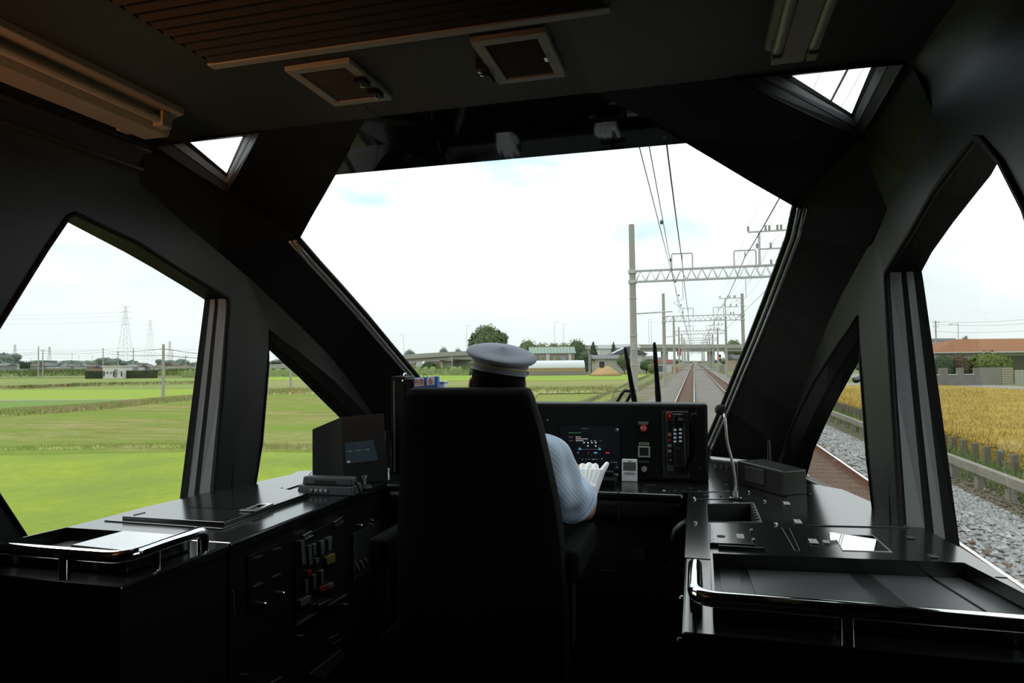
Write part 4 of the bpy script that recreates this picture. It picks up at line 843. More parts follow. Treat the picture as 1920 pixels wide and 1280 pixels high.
# head with face
b.ell(hc+V(0, 0, 0.008), (0.077, 0.094, 0.092), 20, 16); b.ell(hc+V(0, 0.035, -0.06), (0.062, 0.066, 0.065), 16, 12); b.ell(hc+V(0, 0.075, -0.100), (0.030, 0.028, 0.022), 12, 8)
b.tube([hc+V(0, 0.092, 0.0), hc+V(0, 0.118, -0.035)], [0.009, 0.014], 8); b.ell(hc+V(0, 0.088, 0.012), (0.055, 0.014, 0.012), 12, 8)
b.ell(hc+V(0, 0.094, -0.072), (0.026, 0.012, 0.012), 10, 6)
for s in (-1, 1): b.ell(hc+V(0.070 if s > 0 else -0.093, 0.050 if s > 0 else -0.012, 0.004), (0.012, 0.020, 0.033), 12, 8)
def hand(mb, k, sc, gr=1.0):
    """palm, four curled fingers and a thumb; sc scales the radii"""
    W = Wr[k]; s = (-1, 1)[k]
    if k == 1: side_, fwd, upv = V(1, 0.05, 0).normalized(), V(0.10, 0.72, 0.10), V(-0.02, 0.10, 1)
    else: side_, fwd, upv = V(-1, 0.05, 0).normalized(), V(0.02, 0.95, 0.0), V(0, 0.25, 0.6)
    up = upv.normalized(); f = fwd.normalized()
    d = (f*0.55+up*0.84).normalized() if k == 1 else (f*0.97+up*0.12).normalized()
    n = side_.cross(d); n = n if n.dot(V(0, 1, 0)) > 0 else -n   # palm side points away from the eye on the right hand
    if k == 0: n = V(0, 0.1, -1).normalized()
    P1 = W+d*0.088
    for j in range(5): mb.tube([W+side_*(-0.016+0.008*j), P1+side_*(-0.036+0.018*j)], [0.018*sc, 0.016*sc], 10)
    ends = []
    for j, (ln, rr) in enumerate(((0.070, 0.0115), (0.080, 0.0118), (0.074, 0.0115), (0.058, 0.0098))):
        K = P1+side_*(-0.038+0.025*j)+d*(0.003, 0.007, 0.004, -0.006)[j]; sp_ = side_*(0.006*(j-1.5)/1.5)
        if k == 1:
            if j == 3: c = [K-d*0.008, K+d*0.010+side_*0.007, K+d*0.024+side_*0.013+n*0.004, K+d*0.040+side_*0.018+n*0.010]
            else: c = [K, K+d*0.014+n*0.004, K+d*0.010+n*0.034, K-d*0.018+n*0.046]
        else: c = [K, K+d*ln*0.40+n*0.006+sp_, K+d*ln*0.72+n*0.020+sp_*1.5, K+d*ln*0.92+n*0.036+sp_*1.5]
        mb.tube(c, [rr*1.12*sc, rr*1.08*sc, rr*sc, rr*0.85*sc], 10); mb.ell(c[0], (rr*1.2*sc,)*3, 8, 6); mb.ell(c[1], (rr*1.1*sc,)*3, 8, 6); mb.ell(c[-1], (rr*0.85*sc,)*3, 8, 6)
    T = W+d*0.025-side_*0.020+n*0.006
    tc_ = [T, T-side_*0.026+d*0.026+n*0.008, T-side_*0.036+d*0.052+n*0.016, T-side_*0.034+d*0.070+n*0.024]
    mb.tube(tc_, [0.014*sc, 0.0125*sc, 0.011*sc, 0.009*sc], 10); mb.ell(tc_[-1], (0.009*sc,)*3, 8, 6)
    return W, d, side_
for k in (0, 1): hand(b, k, 0.78)
body = b.build('body', SKIN, dr); remesh(body, 0.006, 3)
for s in (-1, 1):
    ey = MB().ell(hc+V(s*0.031, 0.083, -0.002), (0.0115, 0.0115, 0.0115), 12, 8).build('eye', M('eye_white', (0.7, 0.7, 0.68), 0.2), dr, smooth=True)
    MB().ell(hc+V(s*0.031, 0.0915, -0.002), (0.005, 0.004, 0.005), 10, 6).build('iris', DARK, ey, smooth=True)
MB().tube([hc+V(-0.022, 0.104, -0.072), hc+V(0, 0.108, -0.070), hc+V(0.022, 0.104, -0.072)], 0.003, 6).build('mouth', M('lip', (0.30, 0.09, 0.07), 0.5), dr, smooth=True)
for k in (0, 1):
    g = MB(); W, d, sd_ = hand(g, k, 1.12)
    g.tube([W-d*0.045, W-d*0.012, W+d*0.016], [0.036, 0.034, 0.034], 14)
    go = g.build('glove', GLOVE, dr); remesh(go, 0.0032, 2)
    seams = MB()
    for j in range(3):                                             # stitched ribs on the back of the glove
        nn = sd_.cross(d); nn = nn if nn.dot(CAM-W) > 0 else -nn
        seams.tube([W+d*0.005+sd_*(-0.010+0.010*j)+nn*0.0185, W+d*0.045+sd_*(-0.016+0.016*j)+nn*0.0185, W+d*0.088+sd_*(-0.020+0.020*j)+nn*0.0175], 0.0013, 6)
    seams.build('seams', GLOVE, go, smooth=True)
    MB().tube([W-d*0.034+(sd_*cos(t)+d.cross(sd_)*sin(t))*0.034 for t in [2*pi*i/16 for i in range(16)]], 0.0022, 6, closed=True).build('cuff', GLOVE, go, smooth=True)
# shirt with UVs so that the stripes follow the cloth
def cloth(rings, us):
    """rings: list of (points round, v); returns grid with uv"""
    n = len(rings[0]); vs = [q for r in rings for q in r]; fs = []; uvs = []
    for i in range(len(rings)-1):
        for j in range(n-1):
            jn = (j+1) % (n-1); fs.append((i*n+j, i*n+jn, (i+1)*n+jn, (i+1)*n+j)); uvs += [(us[j], i), (us[j+1], i), (us[j+1], i+1), (us[j], i+1)]
    return vs, fs, uvs
def cloth_tube(path, rad, n=40, wr=0.004, seed=0, flat=1.0, closedtop=False):
    rnd = random.Random(seed); ph = [rnd.uniform(0, 6.28) for _ in range(6)]
    rings = []; m = len(path); t0 = (path[1]-path[0]).normalized(); ref = V(0, -1, 0.2); nx = (ref-t0*ref.dot(t0)).normalized()
    for i, c in enumerate(path):
        t = (path[min(i+1, m-1)]-path[max(i-1, 0)]).normalized(); nx = (nx-t*nx.dot(t)).normalized(); ny = t.cross(nx); rg = []
        for j in range(n+1):
            a = 2*pi*j/n
            w_ = wr*(sin(3*a+ph[0]+i*0.35)+0.8*sin(5*a+ph[1]-i*0.5)+0.6*sin(2*a+ph[2]+i*0.9))*(0.35+0.65*sin(pi*min(1, i/(m-1)+0.15)))
            r = rad[i]+w_; rg.append(c+nx*r*cos(a)+ny*r*sin(a)*flat)
        rings.append(rg)
    return cloth(rings, [j/n for j in range(n+1)])
def cloth_obj(name, pieces, mat, parent):
    vs, fs, uv = [], [], []
    for v, f, u in pieces:
        k = len(vs); vs += v; fs += [tuple(i+k for i in q) for q in f]; uv += u
    me = bpy.data.meshes.new(name); me.from_pydata([q-ORG[parent] for q in vs], [], fs); l = me.uv_layers.new(name='UVMap')
    for i, u in enumerate(uv): l.data[i].uv = u
    me.materials.append(mat); me.shade_smooth(); o = bpy.data.objects.new(name, me); COL.objects.link(o); o.parent = parent; ORG[o] = ORG[parent]
    sm = o.modifiers.new('thick', 'SOLIDIFY'); sm.thickness = 0.003; sb = o.modifiers.new('sub', 'SUBSURF'); sb.levels = sb.render_levels = 1
    return o
pcs = []
for k in (0, 1):
    a, e = Sh[k], El[k]; inn_ = V((0.05, -0.05)[k], -0.005, 0.012)
    if k == 1: P = spline([a+inn_*1.6, a, at(1040, 896, 1, 2.28), at(1064, 925, 1, 2.34), at(1081, 943, 1, 2.385)], 7); SLV = P
    else: P = spline([a+inn_*1.6, a, lerp(a, e, 0.45), lerp(a, e, 0.8), e+V(0.0, 0, 0.01)], 7)
    n = len(P); R_ = [0.060+0.030*min(1, i/7) - 0.014*max(0, (i-10)/(n-10)) for i in range(n)]
    pcs.append(cloth_tube(P, R_, seed=3+k, wr=0.0075, n=60))
tp_ = spline([hip+V(0, -0.01, 0.0), V(-0.11, 2.14, 1.92), V(-0.105, 2.13, 2.06), V(-0.10, 2.135, 2.17), V(-0.10, 2.145, 2.245), V(-0.095, 2.155, 2.285)], 5)
tr_ = [0.185, 0.18, 0.178, 0.176, 0.175, 0.172, 0.170, 0.170, 0.172, 0.174, 0.176, 0.178, 0.180, 0.182, 0.184, 0.185, 0.184, 0.180, 0.172, 0.160, 0.145, 0.125, 0.105, 0.090, 0.078, 0.072][:len(tp_)]
pcs.append(cloth_tube(tp_, tr_, n=60, seed=9, wr=0.003, flat=1.0))
v_, f_, u_ = pcs[-1]; 
for i, q in enumerate(v_):                                          # flatten the chest front to back
    v_[i] = V(q.x, 2.14+(q.y-2.14)*0.78, q.z)
sh_ = cloth_obj('shirt', [(a, b_, [(u*1.6, w_) for u, w_ in c] if i == 2 else c) for i, (a, b_, c) in enumerate(pcs)], SHIRT, dr)
# cuff hem, pen tab and collar
def hem(P, k, r, nm):
    t = (P[min(k+1, len(P)-1)]-P[k-1]).normalized(); a_ = t.orthogonal().normalized(); b_ = t.cross(a_)
    MB().tube([P[k]+(a_*cos(q)+b_*sin(q))*r for q in [2*pi*i/28 for i in range(28)]], 0.0028, 6, closed=True).build(nm, M('hem_blue', (0.50, 0.63, 0.88), 0.85), sh_, smooth=True)
hem(SLV, len(SLV)-1, 0.0765, 'sleeve_hem'); hem(SLV, len(SLV)-4, 0.0795, 'hem_stitch')
MB().tube([V(-0.095+0.064*cos(t), 2.165+0.066*sin(t), 2.292+0.012*sin(t)) for t in [2*pi*i/20 for i in range(20)]], 0.014, 8, closed=True).build('collar', M('collar_blue', (0.33, 0.45, 0.68), 0.8), sh_, smooth=True)
P = at(1079, 883, 1, 2.285); MB().box(P, (0.012, 0.022, 0.024), Matrix.Rotation(radians(-18), 3, 'Y')).build('sleeve_badge', M('badge_dark', (0.03, 0.025, 0.015), 0.6), sh_, bevel=0.002)
MB().box(P+V(0.003, -0.0115, 0), (0.006, 0.002, 0.016), Matrix.Rotation(radians(-18), 3, 'Y')).build('badge_stripe', GOLD, sh_)
# trousers, shoes, watch
tm = []
for k in (0, 1):
    kn_ = hip+V((-0.13, 0.13)[k], 0.46, -0.02); ft = V(kn_.x, kn_.y+0.10, ZFL+0.09)
    tm.append(cloth_tube(spline([hip+V((-0.08, 0.08)[k], -0.02, 0.0), lerp(hip, kn_, 0.6)+V((-0.05, 0.05)[k]*0.4, 0, 0), kn_+V(0, 0.035, 0.0), kn_+V(0, 0.06, -0.08), lerp(kn_, ft, 0.6), ft], 4), [0.115]*4+[0.105, 0.10, 0.095, 0.09]+[0.085]*8+[0.075]*5, n=24, seed=20+k, wr=0.004))
cloth_obj('trousers', tm, TROU, dr)
for k in (0, 1):
    kn_ = hip+V((-0.13, 0.13)[k], 0.46, -0.02); MB().ell(V(kn_.x, kn_.y+0.17, ZFL+0.05), (0.052, 0.145, 0.05), 14, 10).build('shoe', M('shoe_black', (0.01, 0.01, 0.01), 0.3), dr, smooth=True)
wd = (Wr[0]-El[0]).normalized(); wc = Wr[0]-wd*0.045; wx = wd.orthogonal().normalized(); wy = wd.cross(wx)
MB().tube([wc+(wx*cos(t)+wy*sin(t))*0.034 for t in [2*pi*i/20 for i in range(20)]], 0.006, 6, closed=True).build('wristwatch', STL, dr, smooth=True)
# hair
h_ = MB()
for i in range(9):
    pass
rows = []
for i in range(9):
    t = i/8; z = -0.075+0.150*t; rg = []
    for j in range(29):
        a = radians(-205+230*j/28)                                 # wraps the back of the head, temple to temple
        k_ = 0.78*(1-t)**2.4; tp = max(0, (t-0.75)/0.25)**2; rx = 0.0885*(1-0.30*k_)-0.002*t-0.012*tp; ry = 0.106*(1-0.26*k_)-0.002*t-0.012*tp
        rg.append(hc+V(rx*cos(a), ry*sin(a)-0.004, z))
    rows.append(rg)
h_.grid(rows); ho = h_.build('hair', HAIR, dr, smooth=True, solid=0.006)
# peaked cap
R_ = Matrix.Rotation(radians(10), 3, 'Y') @ Matrix.Rotation(radians(12), 3, 'Z')
cc_ = at(936, 697, 1, HY)
def capring(rx, ry, zf, n=40):
    out_ = []
    for j in range(n):
        a = 2*pi*j/n; f = (1+sin(a))/2; out_.append(cc_+R_@V(rx*cos(a), ry*sin(a), zf(f)))
    return out_+[out_[0]]
cap = MB().grid([capring(0.0945, 0.110, lambda f: 0.0), capring(0.0950, 0.111, lambda f: 0.019)]).build('cap_band', CAPM, dr, smooth=True)
FR = 0.050
cr_ = [capring(0.0945, 0.1105, lambda f: 0.019), capring(0.0955, 0.112, lambda f: 0.025+0.3*FR*f), capring(0.100, 0.118, lambda f: 0.028+0.6*FR*f), capring(0.112, 0.133, lambda f: 0.028+0.8*FR*f), capring(0.1185, 0.141, lambda f: 0.0315+0.95*FR*f), capring(0.1195, 0.1425, lambda f: 0.0365+FR*f), capring(0.116, 0.138, lambda f: 0.041+FR*f),
       capring(0.10, 0.119, lambda f: 0.046+0.97*FR*f), capring(0.07, 0.083, lambda f: 0.053+0.80*FR*f), capring(0.035, 0.042, lambda f: 0.057+0.68*FR*f), capring(0.001, 0.001, lambda f: 0.060+0.5*FR)]
MB().grid(cr_).build('cap_crown', CAPM, cap, smooth=True)
MB().tube(capring(0.0962, 0.1122, lambda f: 0.0195)[:-1], 0.0027, 6, closed=True).build('cap_piping', GOLD, cap, smooth=True)
MB().tube(capring(0.0955, 0.1115, lambda f: 0.0015)[:-1], 0.0018, 6, closed=True).build('cap_welt', M('welt_grey', (0.33, 0.34, 0.38), 0.7), cap, smooth=True)
MB().lathe([(0.006, 0), (0.0055, 0.003), (0.002, 0.004)], cc_+R_@V(0.0950, 0.012, 0.010), R_@Matrix.Rotation(radians(90), 3, 'Y'), 12).build('cap_button', DARK, cap)
vz = [[cc_+R_@V(0.092*cos(a), 0.108*sin(a), 0.003) for a in [radians(25+130*i/20) for i in range(21)]], [cc_+R_@V(0.098*cos(a), 0.118*sin(a)+0.038*sin(max(0, (a-radians(25))/radians(130)*pi)), -0.020) for a in [radians(25+130*i/20) for i in range(21)]]]
MB().grid(vz).build('cap_visor', RUB, cap, smooth=True, solid=0.003)

# ------------------------------------------------------------------ wipers outside the windscreen
def on_glass(px, py, off=0.03):
    d = ray(px, py); lo_, hi = 2.0, 5.0
    def g(t):
        q = CAM+d*t
        z = max(WS[-1][2], min(WS[0][2], q.z))
        for i in range(len(WS)-1):
            if WS[i][2] >= z >= WS[i+1][2]:
                k = (z-WS[i][2])/(WS[i+1][2]-WS[i][2]); W = WS[i][0]+k*(WS[i+1][0]-WS[i][0]); Y = WS[i][1]+k*(WS[i+1][1]-WS[i][1]); break
        return q.y-(Y+bulge(z)*(1-min(1, (q.x/W)**2))+off)
    for _ in range(60):
        m = (lo_+hi)/2
        if g(m) < 0: lo_ = m
        else: hi = m
    return CAM+d*lo_
def wiper(blade, arm, label, extra=None):
    A, B = on_glass(*blade[0]), on_glass(*blade[1])
    o = empty('windscreen_wiper', B, label, 'wiper', 'wipers on the windscreen')
    mid = lerp(A, B, 0.5)
    MB().tube([A, lerp(A, B, 0.1), lerp(A, B, 0.55), lerp(A, B, 0.75), B], [0.007, 0.010, 0.013, 0.016, 0.014], 8).build('blade', RUB, o, smooth=True)
    for a_ in arm: MB().tube([on_glass(x, y, 0.05) for x, y in a_], 0.009, 8).build('arm', BLK, o, smooth=True)
    return o
wiper(((1172, 652), (1193, 772)), [((1192, 734), (1172, 732), (1166, 738), (1150, 765)), ((1184, 737), (1168, 765))], 'black wiper with jointed arms, left of the pair beyond the instrument panel')
wiper(((1227, 643), (1236, 772)), [((1233, 725), (1236, 745), (1237, 772))], 'plain straight black wiper, right of the pair beyond the instrument panel')

# ================================================================== OUTSIDE
ZF = -1.0
KA = 0.56
GRD = M('field_base', (0.20, 0.25, 0.07), 0.95, noise=((0.26, 0.27, 0.10), 0.05, 0.2))
struct(MB().quad(V(-1500, -80, ZF-0.08), V(1500, -80, ZF-0.08), V(1500, 2600, ZF-0.08), V(-1500, 2600, ZF-0.08)).build('ground', GRD, loc=(0, 0, ZF-0.08)), 'flat farmland beyond the railway')
LUSH = M('paddy_lush', (0.31, 0.42, 0.025), 0.9, noise=((0.43, 0.52, 0.05), 2.2, 0.2, (0.26, 0.35, 0.05), 0.3, 0.2), bump=(5, 0.6))
LIME = M('paddy_lime', (0.33, 0.46, 0.035), 0.9, noise=((0.38, 0.50, 0.05), 1.5, 0.3, (0.34, 0.45, 0.06), 0.05, 0.3), bump=(3, 0.3))
STUB = M('paddy_stubble', (0.25, 0.29, 0.045), 0.95, noise=((0.48, 0.40, 0.16), 0.55, 0.12, (0.25, 0.36, 0.04), 0.11, 0.16), bump=(2.0, 1.0), stretch=(0.5, 1.5, 1))
FARG = M('paddy_far', (0.27, 0.38, 0.05), 0.9, noise=((0.32, 0.38, 0.09), 0.12, 0.2, (0.24, 0.30, 0.07), 0.03, 0.2))
DRY = M('dry_bank', (0.36, 0.27, 0.12), 0.95, noise=((0.18, 0.20, 0.06), 0.5, 0.2))
PATH = M('field_path', (0.36, 0.34, 0.25), 0.95)
MID = M('paddy_mid', (0.22, 0.33, 0.05), 0.9, noise=((0.28, 0.35, 0.08), 0.8, 0.25, (0.34, 0.33, 0.14), 0.1, 0.2), bump=(3, 0.5))
def patch(name, low, upp, mat, label, z=ZF, cat='paddy', kind='stuff', th=0.06):
    q = [at(px, py, 2, z) for px, py in low] + [at(px, py, 2, z) for px, py in reversed(upp)]
    o = MB().prism(q, (0, 0, -th)).build(name, mat)
    return tag(o, label, cat, None, kind)
patch('rice_paddy', ((-700, 1500), (100, 1500), (700, 1100)), ((-700, 880), (0, 853), (350, 846), (700, 848)), LUSH, 'bright green paddy nearest the train on the left')
patch('stubble_field', ((-700, 880), (0, 853), (350, 846), (700, 848), (900, 905)), ((-700, 845), (0, 777), (350, 745), (480, 739), (620, 738), (1010, 737)), STUB, 'olive cut stubble field behind the bright near paddy', ZF+0.01)
patch('stubble_field', ((900, 905), (1010, 880), (1130, 790)), ((1010, 739), (1100, 738), (1150, 736)), M('paddy_front', (0.26, 0.33, 0.05), 0.95, noise=((0.34, 0.36, 0.10), 0.7, 0.25), bump=(3, 0.6)), 'green and straw coloured stubble field ahead, just left of the track', ZF+0.02)
patch('rice_paddy', ((-700, 842), (0, 776), (350, 744.5)), ((-700, 756), (0, 751.5), (350, 748.5)), M('paddy_dark', (0.17, 0.30, 0.045), 0.9, noise=((0.22, 0.33, 0.06), 1.0, 0.25)), 'darker green strip between the weedy bank and the pale path', ZF+0.02)
patch('field_path', ((-700, 756), (0, 751.5), (360, 748.5)), ((-700, 753.5), (0, 749.5), (360, 747.5)), PATH, 'thin pale path along the lime green paddy', ZF+0.03, 'path')
patch('rice_paddy', ((-700, 753), (0, 749.5), (400, 747.5)), ((-700, 733), (0, 731.2), (180, 729.8), (400, 728.8)), LIME, 'lime green paddy in the middle of the left side window', ZF+0.02)
patch('rice_paddy', ((-700, 733), (0, 731), (180, 729.5), (425, 728.3)), ((-700, 712), (0, 710.5), (180, 709), (425, 708.3)), FARG, 'yellow green paddy beyond the lime one', ZF+0.02)
patch('rice_paddy', ((-700, 709), (0, 708), (180, 707), (400, 706)), ((-700, 703), (0, 703), (180, 702), (400, 702)), MID, 'far green paddy below the white hut', ZF+0.02)
patch('rice_paddy', ((430, 741), (700, 740), (1010, 737), (1165, 732)), ((430, 721), (700, 721), (1010, 721), (1185, 718)), MID, 'mixed green paddy across the middle of the view ahead', ZF+0.02)
patch('rice_paddy', ((430, 721), (700, 721), (1010, 721), (1185, 718)), ((430, 713), (700, 714), (1010, 714), (1190, 712)), M('paddy_tan', (0.30, 0.34, 0.08), 0.9, noise=((0.36, 0.33, 0.14), 0.3, 0.2)), 'tan tinged paddy strip ahead beyond the weeds', ZF+0.02)
patch('rice_paddy', ((430, 712.5), (700, 713.5), (1010, 713.5), (1190, 711.5)), ((430, 703), (700, 703), (1010, 704), (1215, 702)), M('paddy_bright', (0.30, 0.44, 0.04), 0.9, noise=((0.35, 0.46, 0.06), 0.4, 0.25)), 'fresh green paddy in front of the greenhouse and husk heap', ZF+0.02)
# weedy banks: ridges with grass blades
def bank(name, pix, w_, h, n, bl, mats, label, z=ZF):
    P = [at(px, py, 2, z) for px, py in pix]; rnd = random.Random(len(label)+n); mb = MB(); path = spline(P, 24) if len(P) > 2 else [lerp(P[0], P[1], i/40) for i in range(41)]
    rows = []
    for q in path:
        d = V(q.x-CAM.x, q.y-CAM.y, 0).normalized(); hh = h*rnd.uniform(0.6, 1.0)
        rows.append([q-d*w_, q-d*w_*0.4+V(0, 0, hh*0.8), q+V(0, 0, hh), q+d*w_*0.5+V(0, 0, hh*0.7), q+d*w_])
    mb.grid(rows)
    for i in range(n):
        t = rnd.random()*(len(path)-1); k = int(t); q = lerp(path[k], path[k+1], t-k); d = V(q.x-CAM.x, q.y-CAM.y, 0).normalized(); s_ = max(-1.25, min(1.2, rnd.gauss(0, .5)))
        q = q+d*w_*s_+V(rnd.uniform(-.3, .3), 0, h*max(0, 1-abs(s_))*0.7); a = rnd.uniform(0, 6.28); b_ = V(cos(a), sin(a), 0)*bl*0.09; l = V(rnd.uniform(-.4, .4), rnd.uniform(-.4, .4), 1)*bl*rnd.uniform(.5, 1.1)
        mb.add([q-b_, q+b_, q+l], [(0, 1, 2)])
    return tag(mb.build(name, mats), label, 'weeds', None, 'stuff')
WEED = M('weeds', (0.56, 0.53, 0.20), 0.95, noise=((0.72, 0.58, 0.33), 0.25, 0.15, (0.50, 0.56, 0.18), 0.6, 0.15))
WEED2 = M('weeds_green', (0.25, 0.30, 0.09), 0.95, noise=((0.36, 0.33, 0.15), 0.3, 0.2))
REED = M('reeds', (0.22, 0.29, 0.10), 0.95, noise=((0.28, 0.34, 0.13), 0.2, 0.2))
bank('weedy_bank', ((-400, 812), (0, 778), (150, 768), (250, 759), (350, 749), (440, 743)), 2.2, 0.20, 22000, 0.42, WEED, 'long brown and green weedy bank crossing the left window')
bank('weedy_bank', ((-500, 858), (0, 842), (350, 836), (500, 838), (640, 840)), 1.3, 0.015, 7000, 0.13, M('weeds_soft', (0.44, 0.44, 0.13), 0.95, noise=((0.62, 0.52, 0.27), 0.5, 0.2, (0.38, 0.50, 0.08), 0.4, 0.2)), 'soft brownish weeds along the near edge of the stubble field')
bank('weedy_bank', ((440, 744), (520, 739), (620, 737), (790, 737), (1000, 736), (1150, 734)), 2.0, 0.5, 9000, 0.55, WEED, 'straw coloured weedy strip between the two fields ahead')
bank('weedy_bank', ((-300, 731), (0, 729), (70, 727.5), (135, 725)), 2.2, 0.5, 2500, 0.4, DRY, 'dry brown bank behind the lime green paddy')
bank('weedy_bank', ((135, 725), (240, 722), (420, 719)), 1.6, 0.5, 2000, 0.5, WEED2, 'low green hummocks behind the lime green paddy')
bank('reed_bed', ((-300, 706), (0, 706), (80, 705), (160, 704)), 7, 2.2, 5000, 1.6, REED, 'tall green reeds left of the white hut')
bank('reed_bed', ((280, 705), (330, 704), (360, 703.5)), 6, 2.4, 1500, 1.2, M('mound_green', (0.14, 0.20, 0.05), 0.95, noise=((0.20, 0.24, 0.07), 0.3, 0.2)), 'rounded green mound right of the hut hedge')
bank('weedy_bank', ((340, 706.5), (500, 706), (640, 705), (780, 703), (880, 703)), 3, 2.6, 4500, 1.0, REED, 'dark weeds along the foot of the viaduct')
# grass tufts in the two nearest fields
def tufts(name, x0, x1, y0, y1, z, n, h, mat, label, bw=0.05):
    rnd = random.Random(n); mb = MB()
    for i in range(n):
        q = V(rnd.uniform(x0, x1), y0+(y1-y0)*rnd.random()**1.5, z); a = rnd.uniform(0, 6.28); b_ = V(cos(a), sin(a), 0)*h*bw; l = V(rnd.uniform(-.5, .5)*h, rnd.uniform(-.5, .5)*h, h*rnd.uniform(.6, 1.1))
        mb.add([q-b_, q+b_, q+l], [(0, 1, 2)])
    return tag(mb.build(name, mat), label, 'grass', None, 'stuff')

# trackbed
BAL = M('ballast_grey', (0.20, 0.185, 0.165), 0.95, noise=((0.44, 0.42, 0.38), 13, 0.08, (0.26, 0.23, 0.19), 0.5, 0.3), bump=(16, 1.0))
BALB = M('ballast_rust', (0.14, 0.085, 0.057), 0.95, noise=((0.23, 0.155, 0.11), 12, 0.15), bump=(14, 0.9))
BALR = M('ballast_blue', (0.20, 0.20, 0.205), 0.95, noise=((0.60, 0.60, 0.59), 10, 0.07, (0.26, 0.23, 0.19), 0.6, 0.12), bump=(11, 1.0))
DIRT = M('shoulder_dirt', (0.27, 0.225, 0.165), 0.95, noise=((0.36, 0.31, 0.24), 5, 0.2, (0.20, 0.21, 0.09), 0.35, 0.15), bump=(7, 0.9))
def strip(name, prof, mat, label, kind='structure', y0=-6, y1=720):
    ys = [y0, 5, 15, 30, 60, 120, 300, y1]
    o = MB().grid([[V(x, y, z) for x, z in prof] for y in ys]).build(name, mat); o['kind'] = kind; o['label'] = label; o['category'] = 'trackbed'
    return o
strip('ground_ballast', [(-2.7, -0.42), (-1.7, -0.17), (-1.0, -0.15), (1.1, -0.15), (1.9, -0.17), (2.9, -0.15), (4.9, -0.17)], BAL, 'grey stone ballast under and between the tracks')
strip('ground_ballast', [(4.9, -0.17), (5.4, -0.25), (6.5, -0.72), (7.4, -0.95)], BALR, 'pale blue grey ballast slope right of the right track')
strip('ground_shoulder', [(-6.6, -1.02), (-5.2, -0.75), (-4.2, -0.50), (-2.7, -0.42)], DIRT, 'brown dirt shoulder left of the track')
strip('ground_shoulder', [(7.4, -0.95), (8.4, -1.1), (11, -1.12)], M('ditch_dirt', (0.22, 0.18, 0.13), 0.95, noise=((0.15, 0.17, 0.07), 1.2, 0.2), bump=(6, 0.7)), 'brown ditch edge below the concrete guard rail')
TX, TX2, GA = 0.046, 3.55, 1.067
for tx, nm in ((TX, 'own'), (TX2, 'right')):
    strip('ground_ballast', [(tx-0.52, -0.149), (tx-0.3, -0.145), (tx+0.3, -0.145), (tx+0.52, -0.149)], BALB, 'rust brown ballast between the rails of the %s track' % nm)
RSIDE = M('rail_rust', (0.24, 0.12, 0.075), 0.8, noise=((0.20, 0.10, 0.06), 6, 0.2)); RTOP = M('rail_bright', (0.72, 0.72, 0.72), 0.22, 1.0)
for tx, sd_, lab in ((TX, -1, 'left rail of the track the train runs on'), (TX, 1, 'right rail of the track the train runs on'), (TX2, -1, 'left rail of the neighbouring right track'), (TX2, 1, 'right rail of the neighbouring right track')):
    x = tx+sd_*(GA/2+0.03); o = empty('rail', (x, 0, -0.15), 'shiny steel '+lab, 'rail', 'rails of the two tracks')
    MB().bx(x-0.032, x+0.032, -6, 700, -0.04, -0.004).bx(x-0.010, x+0.010, -6, 700, -0.13, -0.04).bx(x-0.06, x+0.06, -6, 700, -0.15, -0.125).build('web', RSIDE, o)
    MB().bx(x-0.028, x+0.028, -6, 700, -0.004, 0.0).build('running_surface', RTOP, o)
sl0 = None
SLP = M('sleeper_brown', (0.22, 0.145, 0.10), 0.9, noise=((0.17, 0.11, 0.075), 5, 0.2), bump=(14, 0.6))
for i in range(70):
    y = 4+i*0.62
    if sl0 is None:
        sl0 = MB().bx(TX2-1.0, TX2+1.0, y-0.11, y+0.11, -0.24, -0.139).build('sleeper', SLP, bevel=0.01); tag(sl0, 'weathered brown sleeper half buried in the ballast of the right track', 'sleeper', 'sleepers of the right track')
        sz = sl0.location.z; sx = sl0.location.x
    else: copy_tree(sl0, (sx, y, sz))
def stones(name, n, x0, x1, y0, y1, zf, r0_, r1_, mat, label):
    rnd = random.Random(n); mb = MB()
    for i in range(n):
        x, y = rnd.uniform(x0, x1), y0+(y1-y0)*rnd.random()**1.4; r = rnd.uniform(r0_, r1_); p = V(x, y, zf(x)+r*0.2); R = Matrix.Rotation(rnd.uniform(0, 6.28), 3, 'Z') @ Matrix.Rotation(rnd.uniform(-.6, .6), 3, 'X')
        mb.add([p+R@V(*q)*r for q in ((1, .1, 0), (-.9, 0, .1), (0, .85, 0), (.1, -.8, 0), (.1, 0, .65), (0, 0, -.6))], [(0, 2, 4), (2, 1, 4), (1, 3, 4), (3, 0, 4), (2, 0, 5), (1, 2, 5), (3, 1, 5), (0, 3, 5)])
    return tag(mb.build(name, mat), label, 'ballast', None, 'stuff')
zsl = lambda x: -0.17 if x < 4.9 else (-0.17-(x-4.9)*0.16 if x < 5.4 else (-0.25-(x-5.4)*0.427 if x < 6.5 else -0.72-(x-6.5)*0.255))
stones('ballast_stones', 11000, 4.35, 7.3, 4, 34, zsl, 0.035, 0.085, M('stone_grey', (0.22, 0.22, 0.215), 0.9, noise=((0.66, 0.66, 0.64), 7, 0.16)), 'loose pale grey stones on the ballast slope right of the right track')
stones('ballast_stones', 3500, 7.3, 9.6, 5, 30, lambda x: -0.95-(x-7.3)*0.08, 0.03, 0.07, M('stone_brown', (0.20, 0.155, 0.11), 0.9, noise=((0.36, 0.31, 0.25), 7, 0.16)), 'scattered brown stones along the foot of the guard rail')
